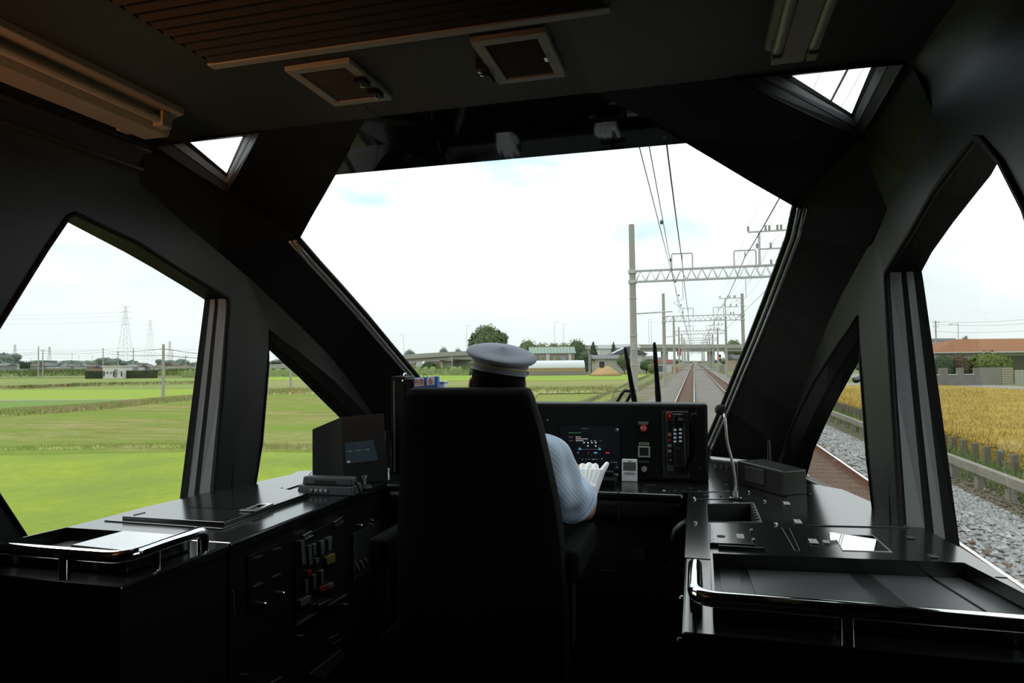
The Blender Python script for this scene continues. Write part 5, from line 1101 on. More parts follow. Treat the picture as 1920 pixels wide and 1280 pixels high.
# verge weeds and low fence left of the track
bank('weedy_bank', ((1075, 765), (1140, 738), (1190, 715), (1215, 705)), 1.6, 0.10, 4000, 0.28, M('verge', (0.46, 0.40, 0.25), 0.95, noise=((0.36, 0.38, 0.17), 0.8, 0.2)), 'dry weeds on the slope between the left field and the track')
tufts('grass_blades', -6.3, -4.6, 22, 160, -0.85, 6000, 0.35, MATS['verge'], 'thin brownish grass along the left shoulder of the track', 0.06)

# catenary gantries
POLE = M('pole_concrete', (0.60, 0.56, 0.49), 0.85, noise=((0.50, 0.48, 0.42), 1.5, 0.3)); GALV = M('galvanised', (0.78, 0.77, 0.74), 0.55); INS = M('insulator', (0.48, 0.47, 0.44), 0.4)
Y1 = 37.5
PL, PR = at(1188.5, 640, 1, Y1).x, at(1393, 600, 1, 77.5).x
ztop = at(1184, 421, 1, Y1).z; zt0, zt1 = at(1200, 528, 1, Y1).z, at(1200, 508, 1, Y1).z
def gantry(first):
    o = empty('catenary_gantry', (PL, Y1, -0.6), 'x', 'gantry', 'overhead line gantries along the tracks')
    for x, zt in ((PL, ztop), (PR, ztop-0.3)):
        MB().tube([V(x, Y1, -0.7), V(x-0.03, Y1, zt)], [0.215, 0.155], 16).build('pole', POLE, o, smooth=40)
        bd = MB()
        for z in (0.6, 2.3, 3.9, zt0-0.9): bd.tube([V(x-0.01*z/3+cos(t)*0.225, Y1+sin(t)*0.225, z) for t in [2*pi*k/12 for k in range(12)]], 0.014, 5, closed=True)
        bd.bx(x-0.24, x+0.20, Y1-0.22, Y1+0.22, zt0-0.08, zt0+0.10).bx(x-0.24, x+0.20, Y1-0.22, Y1+0.22, zt1-0.12, zt1+0.06)
        bd.build('clamp', GALV, o)
    tr = MB(); a = 0.035
    for dy in (-0.22, 0.22):
        for z in (zt0, zt1): tr.bx(PL+0.1, PR-0.1, Y1+dy-a, Y1+dy+a, z-a, z+a)
        nseg = 15; w_ = (PR-PL-0.3)/nseg
        for i in range(nseg):
            x0 = PL+0.15+i*w_; tr.tube([V(x0, Y1+dy, zt0), V(x0+w_/2, Y1+dy, zt1), V(x0+w_, Y1+dy, zt0)], 0.025, 5)
    tr.build('truss', GALV, o)
    for xa, xb, zf in ((at(1259, 476, 1, Y1).x, at(1298, 474, 1, Y1).x, at(1278, 475, 1, Y1).z), (at(1376, 469, 1, Y1).x, at(1417, 468, 1, Y1).x, at(1396, 469, 1, Y1).z)):
        MB().tube([V(xa, Y1, zt1), V(xa, Y1, zf-0.05), V(xa+0.05, Y1, zf), V(xb-0.05, Y1, zf), V(xb, Y1, zf-0.05), V(xb, Y1, zt1)], 0.04, 6).build('hanger_frame', GALV, o)
        xm = (xa+xb)/2; ins = MB()
        for k in range(4): ins.lathe([(0.02, -0.02), (0.06, -0.04), (0.06, -0.05), (0.02, -0.07)], (xm, Y1, zf-0.05-k*0.07), n=10)
        ins.build('insulator', INS, o)
        xc = xm; zc_ = 5.2
        MB().tube([V(xm, Y1, zt0), V(xm+0.03, Y1, zc_+0.6), V(xm-0.5, Y1, zc_+0.45), V(xm, Y1, zc_+0.1)], 0.02, 5).build('registration_arm', GALV, o)
    xt = at(1424, 480, 1, Y1).x; z2, z1_ = at(1424, 434, 1, Y1).z, at(1424, 467, 1, Y1).z
    tw = MB(); tw.bx(xt-0.06, xt+0.06, Y1-0.06, Y1+0.06, zt1, z2+0.02)
    xa, xb = at(1402, 435, 1, Y1).x, at(1486, 432, 1, Y1).x
    tw.bx(xa, xb, Y1-0.05, Y1+0.05, z2-0.04, z2+0.04); tw.bx(xt, at(1480, 466, 1, Y1).x, Y1-0.04, Y1+0.04, z1_-0.04, z1_+0.04)
    tw.build('feeder_mast', GALV, o)
    for px, z in ((1403, z2), (1436, z2), (1443, z2), (1458, z2), (1465, z2), (1445, z1_), (1468, z1_), (1419, z1_), (1445, zt1), (1456, zt1)):
        x = at(px, 450, 1, Y1).x; q = MB()
        for k in range(3): q.lathe([(0.03, 0.05), (0.07, 0.06), (0.07, 0.11), (0.03, 0.13)], (x, Y1, z+k*0.09), n=8)
        q.build('insulator', INS, o)
    # bracket arm toward the next span
    if first:
        MB().tube([V(PL+0.1, Y1, at(1190, 588, 1, Y1).z), V(at(1275, 566, 1, Y1).x-0.6, Y1+6, at(1230, 570, 1, Y1).z)], 0.04, 6).build('strut', GALV, o)
        text('number_plate', '82', V(PL+0.0, Y1-0.20, at(1189, 650, 1, Y1).z), 0.28, M('plate_ink', (0.2, 0.2, 0.2), 0.6), MB().bx(PL-0.13, PL+0.09, Y1-0.198, Y1-0.185, at(1189, 656, 1, Y1).z, at(1189, 643, 1, Y1).z).build('number_plate', M('plate_white', (0.62, 0.6, 0.55), 0.6), o)) if False else MB().bx(PL-0.13, PL+0.09, Y1-0.215, Y1-0.185, at(1189, 656, 1, Y1).z, at(1189, 643, 1, Y1).z).build('number_plate', M('plate_white', (0.62, 0.6, 0.55), 0.6), o)
    return o
g1 = gantry(True)
g1['label'] = 'overhead line gantry nearest the train, with a thick concrete pole'
for i in range(1, 12):
    if i == 7: continue                    # the viaduct stands there
    if i == 1: base = g2 = copy_tree(g1, (PL, Y1+40, -0.6)); c = g2
    else: c = copy_tree(g1, (PL, Y1+40*i, -0.6))
    c['label'] = '%s gantry counted from the train along the line' % ORD[i]
# far end of the line: plain poles in a row
WIRE = M('wire_grey', (0.16, 0.165, 0.17), 0.6)
def wire(x, z, sag, r, label, y0=-6, y1=478, x_at=None, blobs=0, n=8):
    P = [];
    for i in range(-1, 12):
        a = Y1+40*i; 
        for k in range(n):
            t = k/n; y = a+40*t
            if y0 <= y <= y1: P.append(V(x + (0.15*(1 if i % 2 else -1)*(1-2*t) if blobs else 0), y, z-sag*4*t*(1-t)))
    o = empty('overhead_wire', P[0], label, 'wire', 'overhead wires along the tracks')
    MB().tube(P, r, 5).build('conductor', WIRE, o)
    if blobs:
        c_ = MB()
        for i in range(24):
            y = 8+i*5; c_.ell(V(x + (0), y, z+0.03), (0.03, 0.05, 0.045), 8, 6)
        c_.build('clamp', WIRE, o)
    return o
zfr = at(1278, 475, 1, Y1).z-0.35; xo = (at(1259, 476, 1, Y1).x+at(1298, 474, 1, Y1).x)/2; xr = (at(1376, 469, 1, Y1).x+at(1417, 468, 1, Y1).x)/2
wire(xo, zfr, 0.35, 0.023, 'thick carrier wire above the track the train runs on'); wire(xr, zfr, 0.35, 0.023, 'thick carrier wire above the right track')
wire(0.052, 5.08, 0.0, 0.0075, 'left contact wire of the pair above the train'); wire(0.092, 5.11, 0.0, 0.0075, 'beaded right contact wire of the pair above the train', blobs=1)
wire(xr-0.05, 5.1, 0.0, 0.009, 'contact wire above the right track')
for px, z_, nm in ((1403, 434, 'first'), (1436, 434, 'second'), (1458, 434, 'third'), (1465, 434, 'fourth')):
    wire(at(px, 434, 1, Y1).x, at(px, 425, 1, Y1).z, 0.5, 0.007, '%s thin feeder wire from the left on the top arms of the gantries' % nm)
for px, nm in ((1445, 'left'), (1468, 'right')): wire(at(px, 467, 1, Y1).x, at(px, 458, 1, Y1).z, 0.5, 0.007, '%s thin feeder wire on the lower arms of the gantries' % nm)
# droppers between carrier and contact wires belong to the carrier: drawn as one more wire run
# lineside poles with signals further on
SGR = M('signal_red', (0.75, 0.06, 0.03), 0.4, emit=0.8)
for px, pyb, pyt, lab in ((1274, 696, 655, 'left'), (1349, 694, 664, 'right')):
    P = at(px, pyb, 2, -0.3); o = empty('signal_post', P, 'slim signal post with red lamps on the %s of the line ahead' % lab, 'signal')
    zt = zat(P, pyt); MB().tube([P, V(P.x, P.y, zt)], 0.09, 8).build('post', GALV, o); zz = zat(P, 661 if lab == 'left' else 671)
    MB().bx(P.x-0.45, P.x+0.45, P.y-0.25, P.y-0.1, zz-0.8, zz+0.9).build('backboard', M('board_dark', (0.03, 0.03, 0.03), 0.6), o)
    for dz in ((0.35, -0.4) if lab == 'left' else (0.0,)): MB().lathe([(0.32, 0), (0.30, 0.06)], (P.x, P.y-0.26, zz+dz), Matrix.Rotation(radians(90), 3, 'X'), 12).build('lamp', SGR, o)
for k, (px, py0, py1, mt, lab) in enumerate(((1263.5, 700, 686, 'o', 'leftmost'), (1269.5, 698, 687, 'o', 'middle'), (1274, 696, 687, 'o', 'rightmost'))):
    P = at(px, py0, 2, -0.45); z = zat(P, py1); w_ = 0.45
    tag(MB().bx(P.x-w_, P.x+w_, P.y-0.2, P.y+0.2, P.z, z).build('marker_board', M('board_orange', (0.55, 0.32, 0.17), 0.7), bevel=0.02), '%s of three pale orange boards left of the line' % lab, 'board', 'orange boards left of the line')
P = at(1372, 689, 2, -0.6); tag(MB().bx(P.x-1.4, P.x+1.4, P.y, P.y+2, P.z, zat(P, 667)).build('equipment_cabinet', M('cab_grey', (0.42, 0.46, 0.48), 0.5), bevel=0.05), 'tall pale grey equipment cabinet right of the line', 'cabinet')
P = at(1353, 699, 2, -0.6); tag(MB().bx(P.x-0.7, P.x+0.7, P.y, P.y+1, P.z, zat(P, 683)).build('relay_box', M('cab_cream', (0.40, 0.38, 0.30), 0.6), bevel=0.04), 'small cream relay box beside the right track', 'box')
P = at(1300, 692, 2, 0.0); tag(MB().bx(-3.5, 7.0, P.y-1.6, P.y+1.6, -0.14, 0.003).build('crossing_deck', M('deck_grey', (0.40, 0.36, 0.28), 0.9)), 'level crossing deck laid across both tracks ahead', 'crossing')
P = at(1384, 683, 2, -0.8); t_ = empty('van', P, 'small blue and white van behind the right-hand poles', 'van')
MB().bx(P.x-1.2, P.x+0.4, P.y, P.y+1.9, P.z+0.3, zat(P, 675)).build('cargo_box', M('van_white', (0.6, 0.6, 0.6), 0.5), t_, bevel=0.05); MB().bx(P.x+0.5, P.x+1.7, P.y, P.y+1.9, P.z+0.3, zat(P, 676)).build('cab', M('van_blue', (0.05, 0.09, 0.20), 0.4), t_, bevel=0.1)
for dx in (-0.7, 1.0): MB().cyl(V(P.x+dx, P.y-0.02, P.z+0.32), V(P.x+dx, P.y+0.2, P.z+0.32), 0.32, n=12).build('wheel', RUB, t_)

# concrete guard rail and stub posts on the right
CON = M('concrete_warm', (0.40, 0.36, 0.29), 0.9, noise=((0.30, 0.28, 0.23), 2.5, 0.25), bump=(12, 0.3))
gx = 8.0; zb_ = -0.36
gr_ = empty('guard_rail', (gx, 18, -1.12), 'long concrete guard rail on posts along the right track', 'guard rail')
MB().bx(gx-0.09, gx+0.09, 2, 150, zb_-0.24, zb_).build('beam', CON, gr_, bevel=0.01)
for i in range(36): MB().bx(gx+0.02, gx+0.20, 6.0+i*1.9, 6.26+i*1.9, -1.15, zb_-0.06).build('post', CON, gr_)
s0 = None
for i in range(44):
    y = 9.0+i*1.0
    if s0 is None: s0 = MB().bx(9.9, 10.08, y-0.10, y+0.10, -1.12, -0.42).build('stub_post', M('stub_grey', (0.22, 0.195, 0.15), 0.95), bevel=0.02); tag(s0, 'short weathered concrete stub post between the guard rail and the yellow rice', 'post', 'stub posts along the yellow rice'); sp0 = s0.location.copy()
    else: copy_tree(s0, (sp0.x, y, sp0.z))
tufts('grass_blades', 8.3, 10.2, 6, 70, -1.12, 9000, 0.5, REED, 'dark weeds between the guard rail and the stub posts', 0.05)
# ripe rice
RICE = M('rice_ripe', (0.50, 0.33, 0.05), 0.9, noise=((0.62, 0.43, 0.09), 3.5, 0.18, (0.42, 0.29, 0.05), 0.4, 0.2), bump=(6, 1.0))
zr_ = -0.55; rnd = random.Random(5)
fa = [at(1480, 722, 2, zr_), at(1760, 721, 2, zr_), at(1920, 730, 2, zr_), at(2300, 750, 2, zr_)]
q = [V(10.6, 4, zr_), V(10.6, fa[0].y*0.9, zr_)] + fa + [V(fa[-1].x, 4, zr_)]
rf = MB().prism(q, (0, 0, -0.55)); n0 = len(rf.v)
for i in range(34000):
    y = 6+70*rnd.random()**1.4; x = 10.45+28*rnd.random()**1.6; h = 0.24; a = rnd.uniform(0, 6.28); p = V(x, y, zr_-0.05); b_ = V(cos(a), sin(a), 0)*0.016
    d = V(rnd.uniform(-.5, .5), rnd.uniform(-.5, .5), 1)*h*rnd.uniform(.6, 1.1); rf.add([p-b_, p+b_, p+d], [(0, 1, 2)])
tag(rf.build('rice_field', RICE), 'golden ripe rice field right of the tracks', 'rice field', None, 'stuff')
patch('road', ((1560, 726), (1760, 721), (1920, 731), (2300, 752)), ((1560, 718), (1760, 716.5), (1920, 724), (2300, 742)), M('road_grey', (0.36, 0.34, 0.31), 0.9), 'narrow grey road between the rice and the house wall', -0.58, 'road', 'structure')

# ------------------------------------------------------------------ buildings and trees
RZ = Matrix.Rotation(TH, 3, 'Z')
def house(name, xl, xr, yb, ye, yr, D, dpt, wall, roof, label, cat='house', style='gable', win=(), over=0.4, rx=None):
    """box house with its long face square to the line of sight; ridge along that face"""
    A, B = atd(xl, yb, D), atd(xr, yb, D); bx = (B-A); bx.z = 0; wl = bx.length; ex = bx.normalized(); ey = V(-ex.y, ex.x, 0)
    A.z = min(ZF, A.z, B.z); hgt = zat(A, ye)-A.z; rh = zat(A, yr)-zat(A, ye)
    o = empty(name, A+ex*wl/2+ey*dpt/2, label, cat)
    P = lambda u, v, z: A+ex*u+ey*v+V(0, 0, z)
    MB().hexa([P(0, 0, -0.3), P(wl, 0, -0.3), P(wl, dpt, -0.3), P(0, dpt, -0.3)], [P(0, 0, hgt), P(wl, 0, hgt), P(wl, dpt, hgt), P(0, dpt, hgt)]).build('wall', wall, o)
    if style == 'flat': MB().hexa([P(-.2, -.2, hgt), P(wl+.2, -.2, hgt), P(wl+.2, dpt+.2, hgt), P(-.2, dpt+.2, hgt)], [P(-.2, -.2, hgt+max(rh, .2)), P(wl+.2, -.2, hgt+max(rh, .2)), P(wl+.2, dpt+.2, hgt+max(rh, .2)), P(-.2, dpt+.2, hgt+max(rh, .2))]).build('roof', roof, o)
    else:
        r0_, r1_ = (-over, wl+over) if style == 'gable' else ((rx[0]*wl, rx[1]*wl) if rx else (wl*0.2, wl*0.8))
        if style == 'front': v = [P(-over, -over, hgt-.1), P(wl+over, -over, hgt-.1), P(wl+over, dpt+over, hgt-.1), P(-over, dpt+over, hgt-.1), P(wl/2, -over, hgt+rh), P(wl/2, dpt+over, hgt+rh)]; f = [(0, 4, 5, 3), (1, 2, 5, 4), (0, 1, 4), (3, 5, 2), (0, 3, 2, 1)]
        else: v = [P(-over, -over, hgt-.1), P(wl+over, -over, hgt-.1), P(wl+over, dpt+over, hgt-.1), P(-over, dpt+over, hgt-.1), P(r0_, dpt/2, hgt+rh), P(r1_, dpt/2, hgt+rh)]; f = [(0, 1, 5, 4), (2, 3, 4, 5), (1, 2, 5), (3, 0, 4), (0, 3, 2, 1)]
        MB().add(v, f).build('roof', roof, o)
    for (u0, u1, v0, v1, mt) in win: MB().hexa([P(u0*wl, -0.04, v0*hgt), P(u1*wl, -0.04, v0*hgt), P(u1*wl, 0.05, v0*hgt), P(u0*wl, 0.05, v0*hgt)], [P(u0*wl, -0.04, v1*hgt), P(u1*wl, -0.04, v1*hgt), P(u1*wl, 0.05, v1*hgt), P(u0*wl, 0.05, v1*hgt)]).build('window' if mt is not DOORM else 'door', mt, o)
    return o, P, wl, hgt, rh
WINM = M('far_window', (0.14, 0.16, 0.18), 0.3); DOORM = M('far_door', (0.10, 0.09, 0.085), 0.6)
W_CR, W_WH, W_TN, W_GY = M('wall_cream', (0.72, 0.66, 0.55), 0.9), M('wall_white', (0.82, 0.83, 0.81), 0.9), M('wall_tan', (0.42, 0.33, 0.24), 0.9), M('wall_grey', (0.38, 0.39, 0.39), 0.9)
R_GY, R_DK, R_BR, R_BL = M('roof_grey', (0.24, 0.245, 0.25), 0.8), M('roof_dark', (0.16, 0.165, 0.17), 0.8), M('roof_brown', (0.20, 0.15, 0.125), 0.8), M('roof_blue', (0.28, 0.34, 0.40), 0.6)
def wavestripe(name, c1, c2, sc, d=(1, 0, 0)):
    m = M(name, c1, 0.7); c1, c2 = kc(c1), kc(c2); n = m.node_tree; b = n.nodes['Principled BSDF']; g = n.nodes.new('ShaderNodeNewGeometry'); mp_ = n.nodes.new('ShaderNodeVectorMath'); mp_.operation = 'DOT_PRODUCT'; mp_.inputs[1].default_value = d
    s_ = n.nodes.new('ShaderNodeMath'); s_.operation = 'MULTIPLY'; s_.inputs[1].default_value = sc; si = n.nodes.new('ShaderNodeMath'); si.operation = 'SINE'; mr = n.nodes.new('ShaderNodeMapRange'); mr.inputs['From Min'].default_value = -1; mr.inputs['From Max'].default_value = 1
    mx = n.nodes.new('ShaderNodeMix'); mx.data_type = 'RGBA'; mx.inputs[6].default_value = (*c1, 1); mx.inputs[7].default_value = (*c2, 1)
    n.links.new(g.outputs['Position'], mp_.inputs[0]); n.links.new(mp_.outputs['Value'], s_.inputs[0]); n.links.new(s_.outputs[0], si.inputs[0]); n.links.new(si.outputs[0], mr.inputs['Value']); n.links.new(mr.outputs[0], mx.inputs[0]); n.links.new(mx.outputs[2], b.inputs['Base Color']); return m
ex_ = (cos(TH), sin(TH), 0)
R_GN = wavestripe('roof_green', (0.30, 0.40, 0.33), (0.40, 0.49, 0.42), 7.0, ex_)
house('workshop', 995, 1078, 692, 662, 650, 188, 9, W_TN, R_GN, 'workshop with a pale green ribbed roof behind the greenhouse', 'building', 'gable', [(0.35, 0.43, 0.3, 0.95, W_WH), (0.86, 0.92, 0.5, 0.95, W_WH), (0.2, 0.3, 0.2, 0.9, M('win_pale', (0.4, 0.42, 0.42), 0.4)), (0.5, 0.8, 0.2, 0.85, MATS['win_pale'])], 0.3)
# plastic greenhouse tunnel
A, B = atd(940, 702, 172), atd(1097, 702, 172); A.z = B.z = ZF; e1 = (B-A); e1.z = 0; wl = e1.length; e1.normalize(); e2 = V(-e1.y, e1.x, 0); H_ = zat(B, 675)-ZF
gh = empty('greenhouse', lerp(A, B, 0.5), 'long white plastic greenhouse tunnel with an orange lower band', 'greenhouse')
arc = lambda u, z0, z1: [A+e1*u+e2*(3-3*cos(t))+V(0, 0, z) for t, z in [(pi/2*(1-cos(pi*k/10))/1.0 if False else pi*k/10, H_*min(1, (sin(pi*k/10)*1.0)**0.5)) for k in range(11)]]
rows = [arc(u, 0, 1) for u in [wl*i/24 for i in range(25)]]
gm_ = MB().grid(rows); gm_.add(rows[-1], [tuple(range(11))]); gm_.build('cover', M('plastic_white', (0.85, 0.89, 0.90), 0.5), gh, smooth=50)
MB().bx(0, 0, 0, 0, 0, 0) if False else None
bd = MB().hexa([A+e2*-0.06+V(0, 0, 0.9), B+e2*-0.06+V(0, 0, 0.9), B+e2*0.02+V(0, 0, 0.9), A+e2*0.02+V(0, 0, 0.9)], [A+e2*-0.02+V(0, 0, 1.9), B+e2*-0.02+V(0, 0, 1.9), B+e2*0.10+V(0, 0, 1.9), A+e2*0.10+V(0, 0, 1.9)]); bd.build('side_band', M('band_orange', (0.52, 0.37, 0.21), 0.7), gh)
MB().hexa([A+e2*-0.08, B+e2*-0.08, B, A], [A+e2*-0.07+V(0, 0, 0.88), B+e2*-0.07+V(0, 0, 0.88), B+V(0, 0, 0.88), A+V(0, 0, 0.88)]).build('skirt', wavestripe('skirt_grey', (0.34, 0.32, 0.25), (0.42, 0.40, 0.34), 9, ex_), gh)
# husk heap
HUSK = M('husks', (0.58, 0.38, 0.18), 0.95, noise=((0.62, 0.42, 0.21), 2, 0.3), bump=(4, 0.3))
hp = MB(); A = atd(1140, 703.5, 158); A.z = ZF
for cx, r_, h in ((1136, 3.45, 2.3), (1120, 2.6, 1.95)):
    P = atd(cx, 703.5, 158); P.z = ZF; P = P+V(0, 3 if cx > 1130 else 4.5, 0)
    hp.lathe([(r_*1.02, 0), (r_*0.75, h*0.30), (r_*0.45, h*0.66), (r_*0.20, h*0.92), (0.03, h)], P, n=26)
tag(hp.build('husk_heap', HUSK, smooth=True), 'twin peaked orange heap of husks beside the greenhouse', 'heap', None, 'thing')
house('farmhouse', 1117, 1160, 688, 672, 665, 188, 9, W_CR, R_GY, 'low cream farmhouse with a grey roof and dark doorway behind the husk heap', 'house', 'gable', [(0.16, 0.38, 0.0, 0.80, DOORM), (0.12, 0.40, 0.82, 0.98, W_WH)], 0.8)
o, P, wl, hgt, rh = house('farmhouse', 1150, 1212, 690, 664, 649, 206, 10, W_CR, R_DK, 'two storey farmhouse with solar panels on its dark roof', 'house', 'front', [(0.70, 0.86, 0.60, 0.95, W_WH), (0.1, 0.2, 0.5, 0.9, WINM)], 0.7)
MB().hexa([P(wl*0.02, 1, hgt+0.25), P(wl*0.40, 1, hgt+rh*0.82), P(wl*0.40, 7, hgt+rh*0.82), P(wl*0.02, 7, hgt+0.25)], [P(wl*0.02, 1, hgt+0.35), P(wl*0.40, 1, hgt+rh*0.82+.1), P(wl*0.40, 7, hgt+rh*0.82+.1), P(wl*0.02, 7, hgt+0.35)]).build('solar_panel', M('solar', (0.45, 0.52, 0.62), 0.2), o)
house('farmhouse', 1198, 1228, 690, 673, 667, 218, 8, W_CR, R_GY, 'small cream house with a grey roof between the two nearest left poles', 'house', 'gable', [(0.5, 0.7, 0.2, 0.7, WINM)], 0.8)
house('shed', 1231, 1262, 690, 680, 674, 196, 6, W_WH, M('roof_red', (0.30, 0.09, 0.075), 0.7), 'low shed with a dark red roof left of the line', 'shed', 'gable', [(0.1, 0.4, 0.1, 0.7, WINM)], 0.4)
house('warehouse', 1124, 1146, 665, 653, 646, 262, 8, W_WH, M('roof_pale', (0.50, 0.53, 0.53), 0.6), 'pale warehouse seen between the two conifers', 'building', 'gable')
house('warehouse', 1158, 1200, 660, 652, 646, 266, 8, W_WH, MATS['roof_pale'], 'pale warehouse behind the roof with solar panels', 'building', 'gable')
house('house', 1378, 1400, 684, 672, 665, 210, 8, M('wall_peach', (0.50, 0.38, 0.28), 0.9), R_DK, 'peach coloured house right of the line under the viaduct', 'house', 'gable')
# viaduct
VC = M('viaduct_concrete', (0.60, 0.58, 0.50), 0.9, noise=((0.52, 0.51, 0.45), 0.25, 0.25)); VC2 = M('viaduct_girder', (0.50, 0.49, 0.42), 0.9)
vp = [(300, 688.5, 250), (420, 686, 252), (500, 683.5, 254), (560, 680, 256), (640, 675, 258), (720, 668, 262), (790, 662.5, 264), (840, 659.5, 266), (880, 657.5, 270), (940, 654, 276), (1010, 650, 283), (1100, 647, 290), (1180, 645.5, 296), (1300, 645.5, 302), (1400, 645.5, 310), (1560, 644, 322), (1750, 642, 340), (1950, 642, 360)]
va = empty('viaduct', atd(1000, 690, 283), 'long concrete road viaduct crossing the whole view behind the houses', 'viaduct')
T_ = [atd(px, py, D) for px, py, D in vp]; pr, gd, dk_ = [], [], []
for q in T_:
    d = V(q.x-CAM.x, q.y-CAM.y, 0).normalized()
    pr.append([q, q+d*0.3, q+d*0.3-V(0, 0, 1.0), q+d*9-V(0, 0, 1.0), q+d*9, q+d*9.3, q+d*9.3-V(0, 0, 1.7), q-V(0, 0, 1.7), q]); gd.append([q+d*0.9-V(0, 0, 1.7), q+d*0.9-V(0, 0, 3.1), q+d*8.3-V(0, 0, 3.1), q+d*8.3-V(0, 0, 1.7), q+d*0.9-V(0, 0, 1.7)])
MB().grid(pr).build('parapet', VC, va); MB().grid(gd).build('girder', VC2, va)
for px, w_, D in ((837, 1.6, 266), (865, 6.0, 272), (1246, 1.5, 299), (1334, 1.5, 306), (1370, 1.5, 309), (1010, 1.6, 284), (640, 1.4, 259), (1180, 1.6, 297)):
    P = atd(px, 690, D+3); zt = min((t for t in T_), key=lambda t: abs(t.x-P.x)).z-3.0
    MB().bx(P.x-w_, P.x+w_, P.y, P.y+2.4, ZF, zt).build('pier', VC2 if w_ > 3 else VC, va)
for px, py in ((837, 671),): P = atd(px, py, 268); MB().bx(P.x-2.4, P.x+2.4, P.y-1, P.y+4, P.z-1.2, P.z+0.4).build('pier_head', VC, va)
def lamp(px, pyb, pyt, D, side_, label):
    P = atd(px, pyb, D); o = empty('street_lamp', P, label, 'street lamp', 'street lamps on the viaduct'); zt = zat(P, pyt)
    MB().tube([P, V(P.x, P.y, zt)], [0.10, 0.07], 6).build('post', GALV, o); MB().tube([V(P.x, P.y, zt-0.3), V(P.x+side_*1.0, P.y, zt-0.25)], 0.05, 5).build('arm', GALV, o); MB().ell(V(P.x+side_*1.3, P.y, zt-0.25), (0.45, 0.15, 0.1), 8, 6).build('lamp_head', GALV, o); return o
for a in ((757, 664, 626, 270, -1, 'street lamp on the viaduct just inside the left windscreen pillar'), (875, 658, 609, 276, 1, 'street lamp on the viaduct left of the round tree'), (1040, 650, 602, 292, 1, 'left of two close street lamps above the green roof'), (1057, 650, 607, 294, 1, 'right of two close street lamps above the green roof'), (1217, 646, 598, 304, 1, 'left of two close street lamps on the viaduct, right of the thick pole'), (1221.5, 646, 602, 306, 1, 'right of two close street lamps on the viaduct, right of the thick pole')): lamp(*a)
# low buildings seen under the viaduct
house('house', 762, 775, 688, 681, 678, 330, 9, M('wall_yellow', (0.5, 0.40, 0.22), 0.9), R_GY, 'small yellow house under the viaduct at the left windscreen pillar', 'house')
house('house', 777, 788, 689, 677, 676, 352, 9, W_WH, R_GY, 'tall white house under the viaduct next to the yellow one', 'house', 'flat')
house('house', 805, 824, 684, 677, 673, 345, 9, M('wall_brick', (0.40, 0.25, 0.17), 0.9), R_GY, 'brick coloured house under the viaduct', 'house')
house('house', 862, 884, 690, 676, 671, 330, 9, W_WH, R_GY, 'white two storey house left of the driver cap, under the viaduct', 'house', 'gable', [(0.1, 0.9, 0.55, 0.75, WINM)])
# trees
def leaves(rnd, blobs, n, s):
    mb = MB(); tot = sum(b_[1][0]*b_[1][2] for b_ in blobs)
    for c, r in blobs:
        mb.ell(c, (r[0]*0.86, r[1]*0.86, r[2]*0.86), 10, 7)
        for i in range(int(n*r[0]*r[2]/tot)):
            z = rnd.uniform(-1, 1); a = rnd.uniform(0, 2*pi); k = sqrt(1-z*z); q = V(k*cos(a), k*sin(a), z); f_ = rnd.uniform(0.84, 1.06)
            p = V(c[0]+q.x*r[0]*f_, c[1]+q.y*r[1]*f_, c[2]+q.z*r[2]*f_); nn = (q+V(rnd.uniform(-.7, .7), rnd.uniform(-.7, .7), rnd.uniform(-.3, .9))).normalized(); t1 = nn.orthogonal().normalized()*s*rnd.uniform(.6, 1.2); t2 = nn.cross(t1).normalized()*s*rnd.uniform(.5, 1)
            mb.add([p-t1*.5, p+t2*.5, p+t1*.5, p-t2*.5], [(0, 1, 2, 3)])
    return mb
FOL = {'d': M('leaf_dark', (0.085, 0.13, 0.07), 0.9, noise=((0.13, 0.19, 0.09), 0.5, 0.2)), 'm': M('leaf_mid', (0.15, 0.20, 0.085), 0.9, noise=((0.20, 0.24, 0.11), 0.4, 0.2)), 'l': M('leaf_light', (0.22, 0.26, 0.10), 0.9, noise=((0.28, 0.29, 0.13), 0.4, 0.2)),
       'h': M('leaf_haze_tint', (0.20, 0.26, 0.215), 0.9, noise=((0.26, 0.31, 0.25), 0.1, 0.25)), 'c': M('leaf_conifer', (0.065, 0.105, 0.065), 0.9, noise=((0.10, 0.14, 0.08), 0.5, 0.2)), 'r': M('leaf_russet', (0.14, 0.12, 0.065), 0.9, noise=((0.20, 0.14, 0.08), 1.2, 0.2)), 'g': M('leaf_hedge', (0.13, 0.18, 0.05), 0.9, noise=((0.19, 0.24, 0.07), 1.5, 0.2))}  # 'h' leaves carry the distance haze in their colour
BARK = M('bark', (0.12, 0.10, 0.08), 0.9)
PROTO = {}
